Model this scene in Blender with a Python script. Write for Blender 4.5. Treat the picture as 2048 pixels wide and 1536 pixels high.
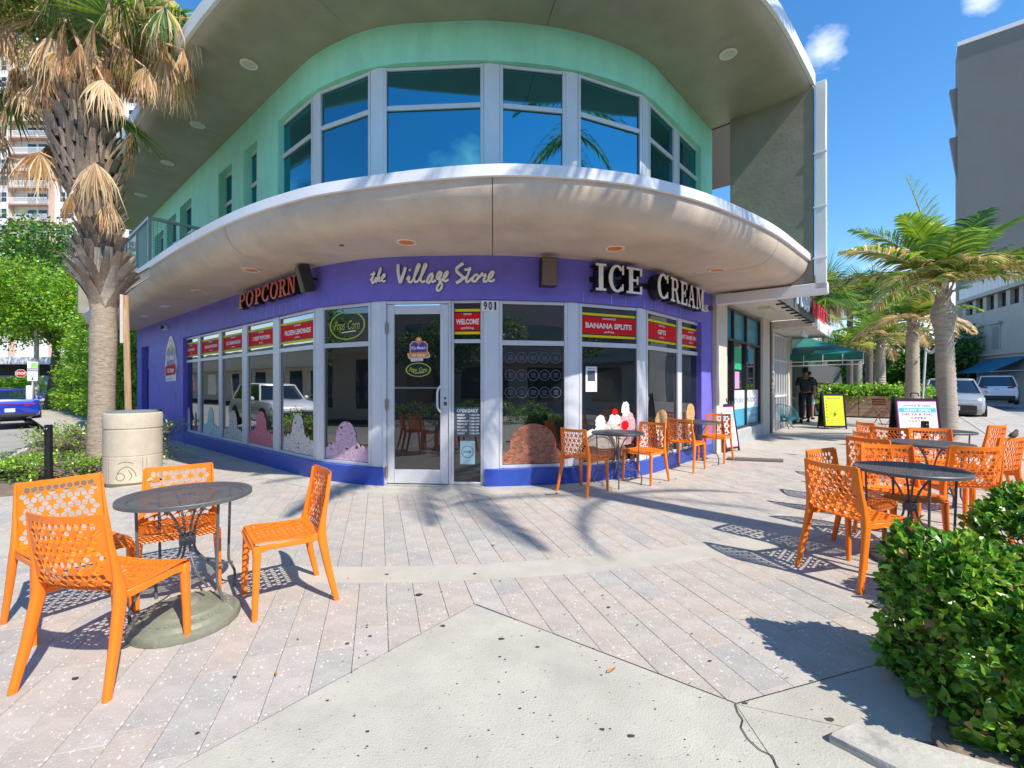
import bpy, bmesh, math, random
import numpy as np
from mathutils import Vector, Matrix
from mathutils.geometry import delaunay_2d_cdt
random.seed(7); rng = np.random.default_rng(7)
SC = bpy.context.scene; COL = SC.collection
for _o in list(bpy.data.objects): bpy.data.objects.remove(_o)
# ---------------------------------------------------------------- camera
CH = 1.40; FPX = 910.0
cam = bpy.data.cameras.new('camera'); camo = bpy.data.objects.new('camera', cam); COL.objects.link(camo)
camo.location = (0, 0, CH); camo.rotation_euler = (math.radians(90), 0, 0)
cam.sensor_width = 36; cam.lens = 36*FPX/2048; cam.clip_start = .05; cam.clip_end = 3000
cam.shift_y = 0.001
SC.camera = camo
SC.render.resolution_x = 1024; SC.render.resolution_y = 768
# ---------------------------------------------------------------- sky, sun, exposure
SUN_EL = math.radians(47); SUN_H = Vector((.695, -.72)).normalized()
W = bpy.data.worlds.new('World'); SC.world = W; W.use_nodes = True
nt = W.node_tree; nt.nodes.clear()
def N(t, ty, **kw):
    n = t.nodes.new(ty)
    for a, b in kw.items():
        if hasattr(n, a): setattr(n, a, b)
    return n
sky = N(nt, 'ShaderNodeTexSky'); sky.sky_type = 'NISHITA'; sky.sun_disc = False
sky.sun_elevation = SUN_EL; sky.sun_rotation = math.atan2(SUN_H.x, SUN_H.y)
sky.air_density = 1.0; sky.dust_density = .05; sky.ozone_density = 2.0; sky.altitude = 0
bg = N(nt, 'ShaderNodeBackground'); bg.inputs['Strength'].default_value = .15
wo = N(nt, 'ShaderNodeOutputWorld'); tc = N(nt, 'ShaderNodeTexCoord')
hs = N(nt, 'ShaderNodeHueSaturation'); hs.inputs['Saturation'].default_value = 1.3
nt.links.new(sky.outputs[0], hs.inputs['Color'])
cm = N(nt, 'ShaderNodeMapping'); cm.inputs['Scale'].default_value = (1, 1, 1.7)
nz = N(nt, 'ShaderNodeTexNoise'); nz.inputs['Scale'].default_value = 6.5; nz.inputs['Detail'].default_value = 9; nz.inputs['Roughness'].default_value = .62
nt.links.new(tc.outputs['Generated'], cm.inputs[0]); nt.links.new(cm.outputs[0], nz.inputs['Vector'])
prev = None
for d, rad in (((.685, 1, .735), .06), ((1.04, 1, .88), .04), ((-.225, -.98, .50), .10), ((-.85, .5, .2), .5), ((.85, .9, .14), .22), ((.2,-1,.1),.4)):
    dv = Vector(d).normalized()
    ds = N(nt, 'ShaderNodeVectorMath', operation='DISTANCE'); ds.inputs[1].default_value = dv
    nt.links.new(tc.outputs['Generated'], ds.inputs[0])
    mr = N(nt, 'ShaderNodeMapRange'); mr.inputs['From Min'].default_value = 0; mr.inputs['From Max'].default_value = rad
    mr.inputs['To Min'].default_value = .30; mr.inputs['To Max'].default_value = -.12; nt.links.new(ds.outputs['Value'], mr.inputs['Value'])
    if prev is None: prev = mr.outputs[0]
    else:
        mx = N(nt, 'ShaderNodeMath', operation='MAXIMUM'); nt.links.new(prev, mx.inputs[0]); nt.links.new(mr.outputs[0], mx.inputs[1]); prev = mx.outputs[0]
ad = N(nt, 'ShaderNodeMath', operation='ADD'); nt.links.new(nz.outputs[0], ad.inputs[0]); nt.links.new(prev, ad.inputs[1])
cr = N(nt, 'ShaderNodeMapRange'); cr.inputs['From Min'].default_value = .56; cr.inputs['From Max'].default_value = .95
nt.links.new(ad.outputs[0], cr.inputs['Value'])
mx = N(nt, 'ShaderNodeMix', data_type='RGBA'); mx.inputs['B'].default_value = (6.6, 6.9, 7.5, 1)
nt.links.new(cr.outputs[0], mx.inputs[0]); nt.links.new(hs.outputs[0], mx.inputs['A'])
nt.links.new(mx.outputs['Result'], bg.inputs['Color']); nt.links.new(bg.outputs[0], wo.inputs[0])
sl = bpy.data.lights.new('sun', 'SUN'); sl.energy = 4.0; sl.angle = math.radians(.53); sl.color = (1, .94, .84)
so = bpy.data.objects.new('sun', sl); COL.objects.link(so)
sd = Vector((-SUN_H.x*math.cos(SUN_EL), -SUN_H.y*math.cos(SUN_EL), -math.sin(SUN_EL)))
so.rotation_euler = sd.to_track_quat('-Z', 'Y').to_euler(); so.location = (8, -8, 12)
SC.view_settings.view_transform = 'Standard'; SC.view_settings.look = 'None'; SC.view_settings.gamma = 1
SC.view_settings.exposure = .74
# ---------------------------------------------------------------- helpers
K = 1.0294
def sc2(l): return [Vector((a*K, b*K)) for a, b in l]
def gz(x, y): return .0075*x + .0045*y if y < 60 else .0075*x + .27
def G(px, py, h=0.0):
    a = (px-1024)/FPX
    d = (py-766)/FPX + .0075*a + .0045
    Y = (CH-h)/d
    return Vector((a*Y, Y, gz(a*Y, Y)+h))
def at(px, py, Y): return Vector(((px-1024)/FPX*Y, Y, CH-(py-766)/FPX*Y))
LD = Vector((-.757, .653)).normalized(); RD = Vector((.653, .757)).normalized()
NL = Vector((-.653, -.757)).normalized(); NR = Vector((.757, -.653)).normalized()
def lin(c):
    return tuple(((x/12.92) if x <= .04045 else ((x+.055)/1.055)**2.4) for x in c)
def hexc(h): return lin(tuple(int(h[i:i+2], 16)/255 for i in (0, 2, 4)))
_mats = {}
def mat(name, col, rough=.6, metal=0, spec=.5, var=.0, vscale=4, bump=0, bscale=60, speck=None, island=0, trans=0, ior=None, emit=0, coat=0, stain=None, stretch=None):
    """procedural principled material: base colour, noise variation, fine bump, flecks, stains"""
    if name in _mats: return _mats[name]
    m = bpy.data.materials.new(name); m.use_nodes = True; t = m.node_tree; p = t.nodes['Principled BSDF']
    out = [n for n in t.nodes if n.type == 'OUTPUT_MATERIAL'][0]
    p.inputs['Roughness'].default_value = rough; p.inputs['Metallic'].default_value = metal
    p.inputs['Specular IOR Level'].default_value = spec
    if ior: p.inputs['IOR'].default_value = ior
    if coat: p.inputs['Coat Weight'].default_value = coat; p.inputs['Coat Roughness'].default_value = .04
    c = N(t, 'ShaderNodeRGB'); c.outputs[0].default_value = (*col, 1); cur = c.outputs[0]
    co = N(t, 'ShaderNodeTexCoord').outputs['Object']
    if stretch:
        mp = N(t, 'ShaderNodeMapping'); mp.inputs['Scale'].default_value = stretch; t.links.new(co, mp.inputs[0]); co = mp.outputs[0]
    if island:
        g = N(t, 'ShaderNodeNewGeometry'); r = N(t, 'ShaderNodeMapRange'); r.inputs['To Min'].default_value = 1-island; r.inputs['To Max'].default_value = 1+island
        t.links.new(g.outputs['Random Per Island'], r.inputs['Value'])
        h = N(t, 'ShaderNodeHueSaturation'); t.links.new(cur, h.inputs['Color']); t.links.new(r.outputs[0], h.inputs['Value'])
        r2 = N(t, 'ShaderNodeMapRange'); r2.inputs['To Min'].default_value = .5-island*.06; r2.inputs['To Max'].default_value = .5+island*.05
        wn = N(t, 'ShaderNodeTexWhiteNoise', noise_dimensions='1D'); t.links.new(g.outputs['Random Per Island'], wn.inputs['W'])
        t.links.new(wn.outputs['Value'], r2.inputs['Value']); t.links.new(r2.outputs[0], h.inputs['Hue']); cur = h.outputs[0]
    if var:
        n = N(t, 'ShaderNodeTexNoise'); n.inputs['Scale'].default_value = vscale; n.inputs['Detail'].default_value = 6; n.inputs['Roughness'].default_value = .65
        t.links.new(co, n.inputs['Vector'])
        r = N(t, 'ShaderNodeMapRange'); r.inputs['From Min'].default_value = .3; r.inputs['From Max'].default_value = .7
        r.inputs['To Min'].default_value = 1-var; r.inputs['To Max'].default_value = 1+var*.8; t.links.new(n.outputs[0], r.inputs['Value'])
        h = N(t, 'ShaderNodeHueSaturation'); t.links.new(cur, h.inputs['Color']); t.links.new(r.outputs[0], h.inputs['Value']); cur = h.outputs[0]
    for st in (stain or []):      # (colour, scale, threshold, softness, strength)
        sc, ss, th, sf, stg = st
        n = N(t, 'ShaderNodeTexNoise'); n.inputs['Scale'].default_value = ss; n.inputs['Detail'].default_value = 8; n.inputs['Roughness'].default_value = .6
        t.links.new(co, n.inputs['Vector'])
        r = N(t, 'ShaderNodeMapRange'); r.inputs['From Min'].default_value = th; r.inputs['From Max'].default_value = th+sf; r.inputs['To Max'].default_value = stg
        t.links.new(n.outputs[0], r.inputs['Value'])
        mx = N(t, 'ShaderNodeMix', data_type='RGBA'); mx.inputs['B'].default_value = (*sc, 1)
        t.links.new(r.outputs[0], mx.inputs[0]); t.links.new(cur, mx.inputs['A']); cur = mx.outputs['Result']
    for sp in (speck or []):      # (colour, scale, radius, amount, (sx,sy,sz))
        sc, ss, rad, amt, sv = sp
        mp = N(t, 'ShaderNodeMapping'); mp.inputs['Scale'].default_value = sv; mp.inputs['Rotation'].default_value = (0, 0, ss*.37); t.links.new(co, mp.inputs[0])
        wn = N(t, 'ShaderNodeTexNoise'); wn.inputs['Scale'].default_value = ss*1.4; t.links.new(mp.outputs[0], wn.inputs['Vector'])
        mxv = N(t, 'ShaderNodeVectorMath', operation='MULTIPLY_ADD'); t.links.new(wn.outputs['Color'], mxv.inputs[0]); mxv.inputs[1].default_value = (.5/ss,)*3; t.links.new(mp.outputs[0], mxv.inputs[2])
        v = N(t, 'ShaderNodeTexVoronoi'); v.inputs['Scale'].default_value = ss; t.links.new(mxv.outputs[0], v.inputs['Vector'])
        s = N(t, 'ShaderNodeSeparateColor'); t.links.new(v.outputs['Color'], s.inputs[0])
        rr = N(t, 'ShaderNodeMapRange'); rr.inputs['From Min'].default_value = 1-amt; rr.inputs['To Min'].default_value = 0; rr.inputs['To Max'].default_value = rad
        t.links.new(s.outputs[0], rr.inputs['Value'])
        lt = N(t, 'ShaderNodeMath', operation='SUBTRACT'); t.links.new(rr.outputs[0], lt.inputs[0]); t.links.new(v.outputs['Distance'], lt.inputs[1])
        sm = N(t, 'ShaderNodeMapRange'); sm.inputs['From Max'].default_value = rad*.2; t.links.new(lt.outputs[0], sm.inputs['Value'])
        mx = N(t, 'ShaderNodeMix', data_type='RGBA'); mx.inputs['B'].default_value = (*sc, 1)
        t.links.new(sm.outputs[0], mx.inputs[0]); t.links.new(cur, mx.inputs['A']); cur = mx.outputs['Result']
    t.links.new(cur, p.inputs['Base Color'])
    if bump:
        n = N(t, 'ShaderNodeTexNoise'); n.inputs['Scale'].default_value = bscale; n.inputs['Detail'].default_value = 5; t.links.new(co, n.inputs['Vector'])
        b = N(t, 'ShaderNodeBump'); b.inputs['Strength'].default_value = min(1, bump); b.inputs['Distance'].default_value = .01
        t.links.new(n.outputs[0], b.inputs['Height']); t.links.new(b.outputs[0], p.inputs['Normal'])
    if trans:
        tr = N(t, 'ShaderNodeBsdfTranslucent'); ms = N(t, 'ShaderNodeMixShader'); ms.inputs[0].default_value = trans
        hh = N(t, 'ShaderNodeHueSaturation'); hh.inputs['Value'].default_value = 1.7; hh.inputs['Hue'].default_value = .485; t.links.new(cur, hh.inputs['Color'])
        t.links.new(hh.outputs[0], tr.inputs['Color']); t.links.new(p.outputs[0], ms.inputs[1]); t.links.new(tr.outputs[0], ms.inputs[2]); t.links.new(ms.outputs[0], out.inputs['Surface'])
    if emit:
        p.inputs['Emission Color'].default_value = (*col, 1); p.inputs['Emission Strength'].default_value = emit
    _mats[name] = m; return m

class MB:
    def __init__(s): s.v = []; s.f = []; s.m = []
    def add(s, vs, fs, mi=0):
        b = len(s.v); s.v += [tuple(v) for v in vs]; s.f += [tuple(b+i for i in f) for f in fs]
        s.m += ([mi]*len(fs) if isinstance(mi, int) else list(mi)); return s
    def obox(s, p, a, b, c, mi=0):
        p, a, b, c = Vector(p), Vector(a), Vector(b), Vector(c)
        vs = [p, p+a, p+a+b, p+b, p+c, p+a+c, p+a+b+c, p+b+c]
        fs = [(0, 3, 2, 1), (4, 5, 6, 7), (0, 1, 5, 4), (1, 2, 6, 5), (2, 3, 7, 6), (3, 0, 4, 7)]
        if a.cross(b).dot(c) < 0: fs = [f[::-1] for f in fs]
        return s.add(vs, fs, mi)
    def box(s, cx, cy, cz, sx, sy, sz, rz=0, mi=0):
        """centre x,y, bottom z"""
        ca, sa = math.cos(rz), math.sin(rz); a = Vector((ca*sx, sa*sx, 0)); b = Vector((-sa*sy, ca*sy, 0))
        return s.obox(Vector((cx, cy, cz))-a/2-b/2, a, b, (0, 0, sz), mi)
    def loft(s, rings, mi=0, cap=True, closed=True):
        n = len(rings[0]); vs = [p for r in rings for p in r]; fs = []
        for i in range(len(rings)-1):
            for j in range(n if closed else n-1):
                j2 = (j+1) % n; fs.append((i*n+j, i*n+j2, (i+1)*n+j2, (i+1)*n+j))
        if cap and closed: fs.append(tuple(range(n))[::-1]); fs.append(tuple((len(rings)-1)*n+j for j in range(n)))
        return s.add(vs, fs, mi)
    def tube(s, pts, r, n=8, mi=0, cap=True, squash=1):
        pts = [Vector(p) for p in pts]; rings = []; up = Vector((0, 0, 1)); last = None
        for i, p in enumerate(pts):
            d = (pts[min(i+1, len(pts)-1)]-pts[max(i-1, 0)]).normalized()
            if last is None:
                x = d.cross(up if abs(d.z) < .95 else Vector((0, 1, 0))).normalized()
            else: x = (last-d*last.dot(d)).normalized()
            last = x; y = d.cross(x); rr = r[i] if hasattr(r, '__len__') else r
            rings.append([p+x*math.cos(2*math.pi*k/n)*rr+y*math.sin(2*math.pi*k/n)*rr*squash for k in range(n)])
        return s.loft(rings, mi, cap)
    def rev(s, prof, c=(0, 0, 0), n=24, mi=0, ax=None, cap=True):
        """revolve (r,z) profile about z (or axis ax)"""
        c = Vector(c)
        if ax is None: X, Y, Z = Vector((1, 0, 0)), Vector((0, 1, 0)), Vector((0, 0, 1))
        else:
            Z = Vector(ax).normalized(); X = Z.orthogonal().normalized(); Y = Z.cross(X)
        rings = [[c+X*math.cos(2*math.pi*k/n)*r+Y*math.sin(2*math.pi*k/n)*r+Z*z for k in range(n)] for r, z in prof]
        return s.loft(rings, mi, cap)
    def prism(s, poly, o, u, v, w, mi=0, both=True):
        """polygon (2D) in frame o,u,v extruded by vector w"""
        o, u, v, w = Vector(o), Vector(u), Vector(v), Vector(w); n = len(poly)
        a = [o+u*p[0]+v*p[1] for p in poly]; b = [q+w for q in a]
        area = sum(poly[i][0]*poly[(i+1) % n][1]-poly[(i+1) % n][0]*poly[i][1] for i in range(n))
        flip = (area > 0) != (u.cross(v).dot(w) > 0)
        fs = [tuple(range(n))[::-1], tuple(range(n, 2*n))]+[(i, (i+1) % n, n+(i+1) % n, n+i) for i in range(n)]
        if flip: fs = [f[::-1] for f in fs]
        return s.add(a+b, fs, mi)
    def flat(s, poly, o, u, v, mi=0):
        o, u, v = Vector(o), Vector(u), Vector(v); n = len(poly)
        area = sum(poly[i][0]*poly[(i+1) % n][1]-poly[(i+1) % n][0]*poly[i][1] for i in range(n))
        f = tuple(range(n)); return s.add([o+u*p[0]+v*p[1] for p in poly], [f if area > 0 else f[::-1]], mi)
    def text(s, txt, o, u, v, h, w=None, mi=0, bold=.0, align='C', depth=0, shear=0):
        """built-in font, cap height h, scaled to width w, centred at o"""
        T = text2d(txt, bold, shear)
        if T is None: return s
        vs, fs, (x0, x1, y0, y1) = T
        k = h/.7; kx = k if not w else w/(x1-x0)
        cx = {'C': (x0+x1)/2, 'L': x0, 'R': x1}[align]
        o, u, v = Vector(o), Vector(u), Vector(v); n = u.cross(v).normalized()
        P = [o+u*(a-cx)*kx+v*(b-.35)*k+n*depth for a, b in vs]
        s.add(P, fs, mi)
        if depth:
            es = {}
            for f in fs:
                for i in range(len(f)):
                    e = (f[i], f[(i+1) % len(f)]); es[e] = 1
            bd = [e for e in es if (e[1], e[0]) not in es]; b = len(s.v)
            Q = [p-n*depth for p in P]; s.v += [tuple(q) for q in Q]; pb = b-len(P)
            for a, c in bd: s.f.append((pb+c, pb+a, b+a, b+c)); s.m.append(mi)
        return s
    def build(s, name, mats, parent=None, smooth=35, label=None, kind=None, bevel=0, bseg=1):
        me = bpy.data.meshes.new(name); me.from_pydata(s.v, [], s.f)
        for m in (mats if isinstance(mats, (list, tuple)) else [mats]): me.materials.append(m)
        if max(s.m, default=0) > 0: me.polygons.foreach_set('material_index', s.m)
        if smooth:
            me.polygons.foreach_set('use_smooth', [True]*len(s.f)); me.update(); me.set_sharp_from_angle(angle=math.radians(smooth))
        me.update()
        o = bpy.data.objects.new(name, me); COL.objects.link(o)
        if parent is not None: o.parent = parent
        if label: o['label'] = label
        if kind: o['kind'] = kind
        if bevel:
            b = o.modifiers.new('bevel', 'BEVEL'); b.width = bevel; b.segments = bseg; b.limit_method = 'ANGLE'; b.angle_limit = math.radians(40)
        return o
_tx = {}
def text2d(txt, bold=0, shear=0):
    key = (txt, bold, shear)
    if key in _tx: return _tx[key]
    cu = bpy.data.curves.new('t', 'FONT'); cu.body = txt; cu.size = 1; cu.offset = bold; cu.shear = shear; cu.resolution_u = 3
    ob = bpy.data.objects.new('t', cu); COL.objects.link(ob)
    dg = bpy.context.evaluated_depsgraph_get(); me = ob.evaluated_get(dg).to_mesh()
    vs = [(v.co.x, v.co.y) for v in me.vertices]; fs = []
    for p in me.polygons:
        f = list(p.vertices)
        ar = sum(vs[f[i]][0]*vs[f[(i+1) % len(f)]][1]-vs[f[(i+1) % len(f)]][0]*vs[f[i]][1] for i in range(len(f)))
        fs.append(tuple(f) if ar > 0 else tuple(f[::-1]))
    bpy.data.objects.remove(ob); bpy.data.curves.remove(cu)
    if not vs: _tx[key] = None; return None
    xs = [a for a, b in vs]; ys = [b for a, b in vs]
    _tx[key] = (vs, fs, (min(xs), max(xs), min(ys), max(ys))); return _tx[key]
def npmesh(name, V, F, mats, mi=None, parent=None, smooth=False, kind=None, label=None):
    """fast mesh from numpy arrays: V (n,3), F (m,k)"""
    me = bpy.data.meshes.new(name); F = np.asarray(F); k = F.shape[1]
    me.vertices.add(len(V)); me.vertices.foreach_set('co', np.asarray(V, dtype=np.float32).ravel())
    me.loops.add(F.size); me.loops.foreach_set('vertex_index', F.ravel().astype(np.int32))
    me.polygons.add(len(F)); me.polygons.foreach_set('loop_start', np.arange(0, F.size, k, dtype=np.int32))
    me.polygons.foreach_set('loop_total', np.full(len(F), k, dtype=np.int32))
    for m in (mats if isinstance(mats, (list, tuple)) else [mats]): me.materials.append(m)
    if mi is not None: me.polygons.foreach_set('material_index', np.asarray(mi, dtype=np.int32))
    me.polygons.foreach_set('use_smooth', np.full(len(F), bool(smooth)))
    me.update(calc_edges=True); me.validate()
    o = bpy.data.objects.new(name, me); COL.objects.link(o)
    if parent is not None: o.parent = parent
    if kind: o['kind'] = kind
    if label: o['label'] = label
    return o
def tag(o, label=None, cat=None, group=None, kind=None):
    for a, b in (('label', label), ('category', cat), ('group', group), ('kind', kind)):
        if b: o[a] = b
    return o
def thing(name, label, cat, loc=(0, 0, 0), rz=0, group=None):
    o = bpy.data.objects.new(name, None); COL.objects.link(o); o.empty_display_size = .2
    o.location = loc; o.rotation_euler = (0, 0, rz); return tag(o, label, cat, group)
def rebase(t, loc):
    """move a thing's Empty to its base, leaving its parts where they stand"""
    loc = Vector(loc)
    for ch in [c for c in bpy.data.objects if c.parent == t]: 
        ch.location -= loc
    t.location = loc; return t
def kids(o): return [c for c in ALLK.get(o.name, [])]
ALLK = {}
def copy_tree(o, parent=None):
    c = o.copy(); COL.objects.link(c)
    if parent is not None: c.parent = parent
    for ch in [x for x in bpy.data.objects if x.parent == o]: copy_tree(ch, c)
    return c
def place(src, loc, rz, label, group=None, first=False):
    c = src if first else copy_tree(src)
    c.location = loc; c.rotation_euler = (0, 0, rz); c['label'] = label
    if group: c['group'] = group
    return c
def catmull(pts, n=10):
    P = [Vector(p) for p in pts]; P = [P[0]*2-P[1]]+P+[P[-1]*2-P[-2]]; out = []
    for i in range(1, len(P)-2):
        a, b, c, d = P[i-1], P[i], P[i+1], P[i+2]
        for k in range(n):
            t = k/n; out.append(.5*((2*b)+(c-a)*t+(2*a-5*b+4*c-d)*t*t+(3*b-a-3*c+d)*t**3))
    out.append(P[-2]); return out
def v3(p, z): return Vector((p[0], p[1], z))
def arclen(P):
    s = [0]
    for a, b in zip(P, P[1:]): s.append(s[-1]+(b-a).length)
    return s
def at_s(P, S, s):
    s = max(0, min(S[-1], s))
    for i in range(len(S)-1):
        if s <= S[i+1]+1e-9:
            t = (s-S[i])/max(1e-9, S[i+1]-S[i]); return P[i].lerp(P[i+1], t)
    return P[-1]
def sub(P, s0, s1, S=None):
    S = S or arclen(P); out = [at_s(P, S, s0)]
    for p, s in zip(P, S):
        if s0+1e-4 < s < s1-1e-4: out.append(p)
    out.append(at_s(P, S, s1)); return out
def offs(P, d):
    """offset polyline to its left side (dir rotated -90) by d"""
    out = []
    for i, p in enumerate(P):
        t = (P[min(i+1, len(P)-1)]-P[max(i-1, 0)]).normalized(); out.append(p+Vector((t.y, -t.x))*d)
    return out
def hit(P, px):
    """where the camera column px meets polyline P -> (point, arclength, tangent)"""
    a = (px-1024)/FPX; s = 0
    for p, q in zip(P, P[1:]):
        f0, f1 = p.x-a*p.y, q.x-a*q.y
        if f0*f1 <= 0 and f0 != f1:
            t = f0/(f0-f1); return p.lerp(q, t), s+(q-p).length*t, (q-p).normalized()
        s += (q-p).length
    raise ValueError(px)
# ---------------------------------------------------------------- materials
M = {}
M['violet'] = mat('violet_stucco', (.165, .14, .60), .55, var=.14, vscale=3, bump=.3, bscale=45, stain=[((.09, .08, .24), 1.6, .56, .2, .5), ((.30, .28, .55), 5, .62, .2, .3)])
M['blue'] = mat('blue_base_paint', (.028, .075, .40), .38, var=.15, vscale=5, bump=.1, bscale=30, stain=[((.05, .22, .55), 3.5, .66, .08, .6), ((.28, .3, .5), 26, .68, .08, .6)])
M['mint'] = mat('mint_stucco', (.33, .77, .57), .6, var=.10, vscale=4, bump=.3, bscale=60, stain=[((.14, .42, .30), 2.2, .56, .25, .35)], stretch=(1, 1, .35))
M['taupe'] = mat('taupe_stucco', (.60, .485, .375), .5, var=.13, vscale=1.7, bump=.25, bscale=35, stain=[((.28, .24, .20), 1.3, .5, .3, .45), ((.5, .42, .34), 3.1, .58, .2, .35)])
M['olive'] = mat('roof_soffit_stucco', (.34, .305, .225), .38, var=.14, vscale=1.4, bump=.25, bscale=30, stain=[((.17, .16, .125), 1.1, .5, .3, .5)])
M['fin'] = mat('fin_stucco', (.26, .24, .19), .6, var=.12, vscale=2, bump=.3, bscale=18, stain=[((.15, .145, .12), 2.1, .52, .25, .5)])
M['white'] = mat('white_metal_trim', (.76, .76, .77), .35, var=.05, vscale=3, stain=[((.42, .42, .42), 7, .66, .15, .35), ((.5, .32, .2), 4, .74, .05, .6)])
M['alum'] = mat('grey_aluminium_frame', (.66, .66, .68), .38, metal=.25, var=.05, vscale=8, stain=[((.4, .4, .4), 12, .66, .12, .3)])
M['alum2'] = mat('pale_aluminium_cover', (.68, .70, .74), .42, metal=.2, var=.05, vscale=5, stain=[((.42, .42, .44), 9, .64, .15, .3)])
M['dark'] = mat('shadow_gap', (.03, .028, .025), .8)  # near-black for joints, cracks and linings; also shade painted into recesses
M['black'] = mat('black_paint', (.012, .012, .014), .4, var=.2, vscale=20)
M['rail'] = mat('railing_paint', (.36, .43, .44), .45, metal=.2, var=.06)
M['copper'] = mat('copper_reflector', (.85, .20, .03), .35, metal=.1, var=.1)
M['cream'] = mat('cream_plastic', (.72, .68, .58), .45, var=.04)
M['lamp'] = mat('frosted_lamp', (.55, .53, .47), .3)
def glassm(name, col, ior, rough=.012, wav=.0):
    m = mat(name, col, rough, spec=.5, ior=ior)
    if wav:
        t = m.node_tree; p = t.nodes['Principled BSDF']
        n = N(t, 'ShaderNodeTexNoise'); n.inputs['Scale'].default_value = 1.1; n.inputs['Detail'].default_value = 1
        tcx = N(t, 'ShaderNodeTexCoord'); t.links.new(tcx.outputs['Object'], n.inputs['Vector'])
        b = N(t, 'ShaderNodeBump'); b.inputs['Strength'].default_value = wav; b.inputs['Distance'].default_value = .05
        t.links.new(n.outputs[0], b.inputs['Height']); t.links.new(b.outputs[0], p.inputs['Normal'])
    return m
M['glassG'] = glassm('shopfront_glass', (.010, .012, .013), 2.5, wav=.05)
M['glassL'] = glassm('street_side_glass', (.010, .012, .013), 4.6, wav=.05); M['glassS'] = glassm('shaded_shopfront_glass', (.012, .014, .015), 1.95, wav=.05)  # same shop glass
M['glassU'] = glassm('tinted_upper_glass', (.004, .014, .03), 4.0, wav=.06); M['glassU'].node_tree.nodes['Principled BSDF'].inputs['Specular Tint'].default_value = (.20, .80, 1.0, 1)
M['turf'] = mat('artificial_turf', (.10, .30, .035), .6, island=.45, trans=.25)
M['red'] = mat('banner_red', (.74, .016, .02), .7, spec=.15, var=.03)
M['yellow'] = mat('banner_yellow', (.88, .68, .01), .7, spec=.15)
M['pwhite'] = mat('print_white', (.82, .80, .80), .4)
M['orange_p'] = mat('print_orange', (.80, .27, .035), .4)
M['purple_p'] = mat('print_purple', (.10, .045, .30), .4)
M['green_p'] = mat('print_yellow_green', (.62, .72, .05), .4)
M['slate'] = mat('print_slate', (.07, .09, .12), .4)
M['teal_p'] = mat('print_pale_teal', (.42, .62, .66), .4)
M['letterw'] = mat('letter_face_white', (.84, .80, .77), .4, var=.05)
M['letterr'] = mat('letter_face_red', (.62, .12, .055), .4, var=.2, vscale=6)
# ---------------------------------------------------------------- the corner shop: plan curves
def miter(P, d):
    out = []
    for i, p in enumerate(P):
        t0 = (P[i]-P[i-1]).normalized() if i else (P[1]-P[0]).normalized()
        t1 = (P[i+1]-P[i]).normalized() if i < len(P)-1 else t0
        n0 = Vector((t0.y, -t0.x)); n1 = Vector((t1.y, -t1.x)); b = (n0+n1).normalized()
        out.append(p+b*(d/max(.3, b.dot(n0))))
    return out
def fillet(P, d, n=7):
    out = [P[0]]
    for i in range(1, len(P)-1):
        a = P[i]+(P[i-1]-P[i]).normalized()*min(d, (P[i-1]-P[i]).length*.49); c = P[i]+(P[i+1]-P[i]).normalized()*min(d, (P[i+1]-P[i]).length*.49)
        for k in range(n+1):
            t = k/n; out.append(a*(1-t)**2+P[i]*2*t*(1-t)+c*t*t)
    out.append(P[-1]); return out
FR = sc2([(-11.58, 14.2), (-2.8, 6.63), (-1.81, 6.14), (-.3, 6.04), (.82, 6.21), (1.86, 6.66), (3.70, 8.64)])
WC = fillet(miter(FR, .10), .5); WS = arclen(WC)
ZB, ZH, ZS, ZT = .26, 2.56, 3.15, 1.98         # base top, window head, canopy soffit, transom
ZU, ZUT, ZR = 5.785, 5.22, 6.32                # upper head, upper transom, roof soffit
CE = catmull(sc2([(-12.55, 13.3), (-10.0, 11.09), (-7.85, 9.24), (-6.1, 7.74), (-4.70, 6.58), (-3.36, 5.58), (-2.32, 4.98), (-1.69, 4.74), (-.87, 4.52), (-.19, 4.42), (.37, 4.44), (.87, 4.53), (1.43, 4.71), (2.27, 5.16), (3.42, 6.03), (4.46, 7.03), (4.92, 7.5)]), 8)
CS = arclen(CE)
RE = offs(CE, .05)
def near(P, q):
    best = None
    for a, b in zip(P, P[1:]):
        ab = b-a; t = max(0, min(1, (q-a).dot(ab)/ab.length_squared)); r = a+ab*t; d = (r-q).length
        if best is None or d < best[0]: best = (d, r)
    return best[1]
shop = thing('corner_shop_building', 'two storey corner building with rounded violet shopfront, mint upper floor and curved canopies', 'building')
def strip(mb, P, z0, z1, th, mi=0, out=0):
    o = offs(P, out); i = offs(P, out-th)
    rings = [[v3(a, z0), v3(b, z0), v3(b, z1), v3(a, z1)] for a, b in zip(o, i)]
    return mb.loft(rings, mi)
def wpart(px0, px1): return sub(WC, hit(WC, px0)[1] if px0 > 0 else 0, hit(WC, px1)[1] if px1 < 5000 else WS[-1], WS)
def fpart(px0, px1): return sub(FR, hit(FR, px0)[1], hit(FR, px1)[1])
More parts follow.
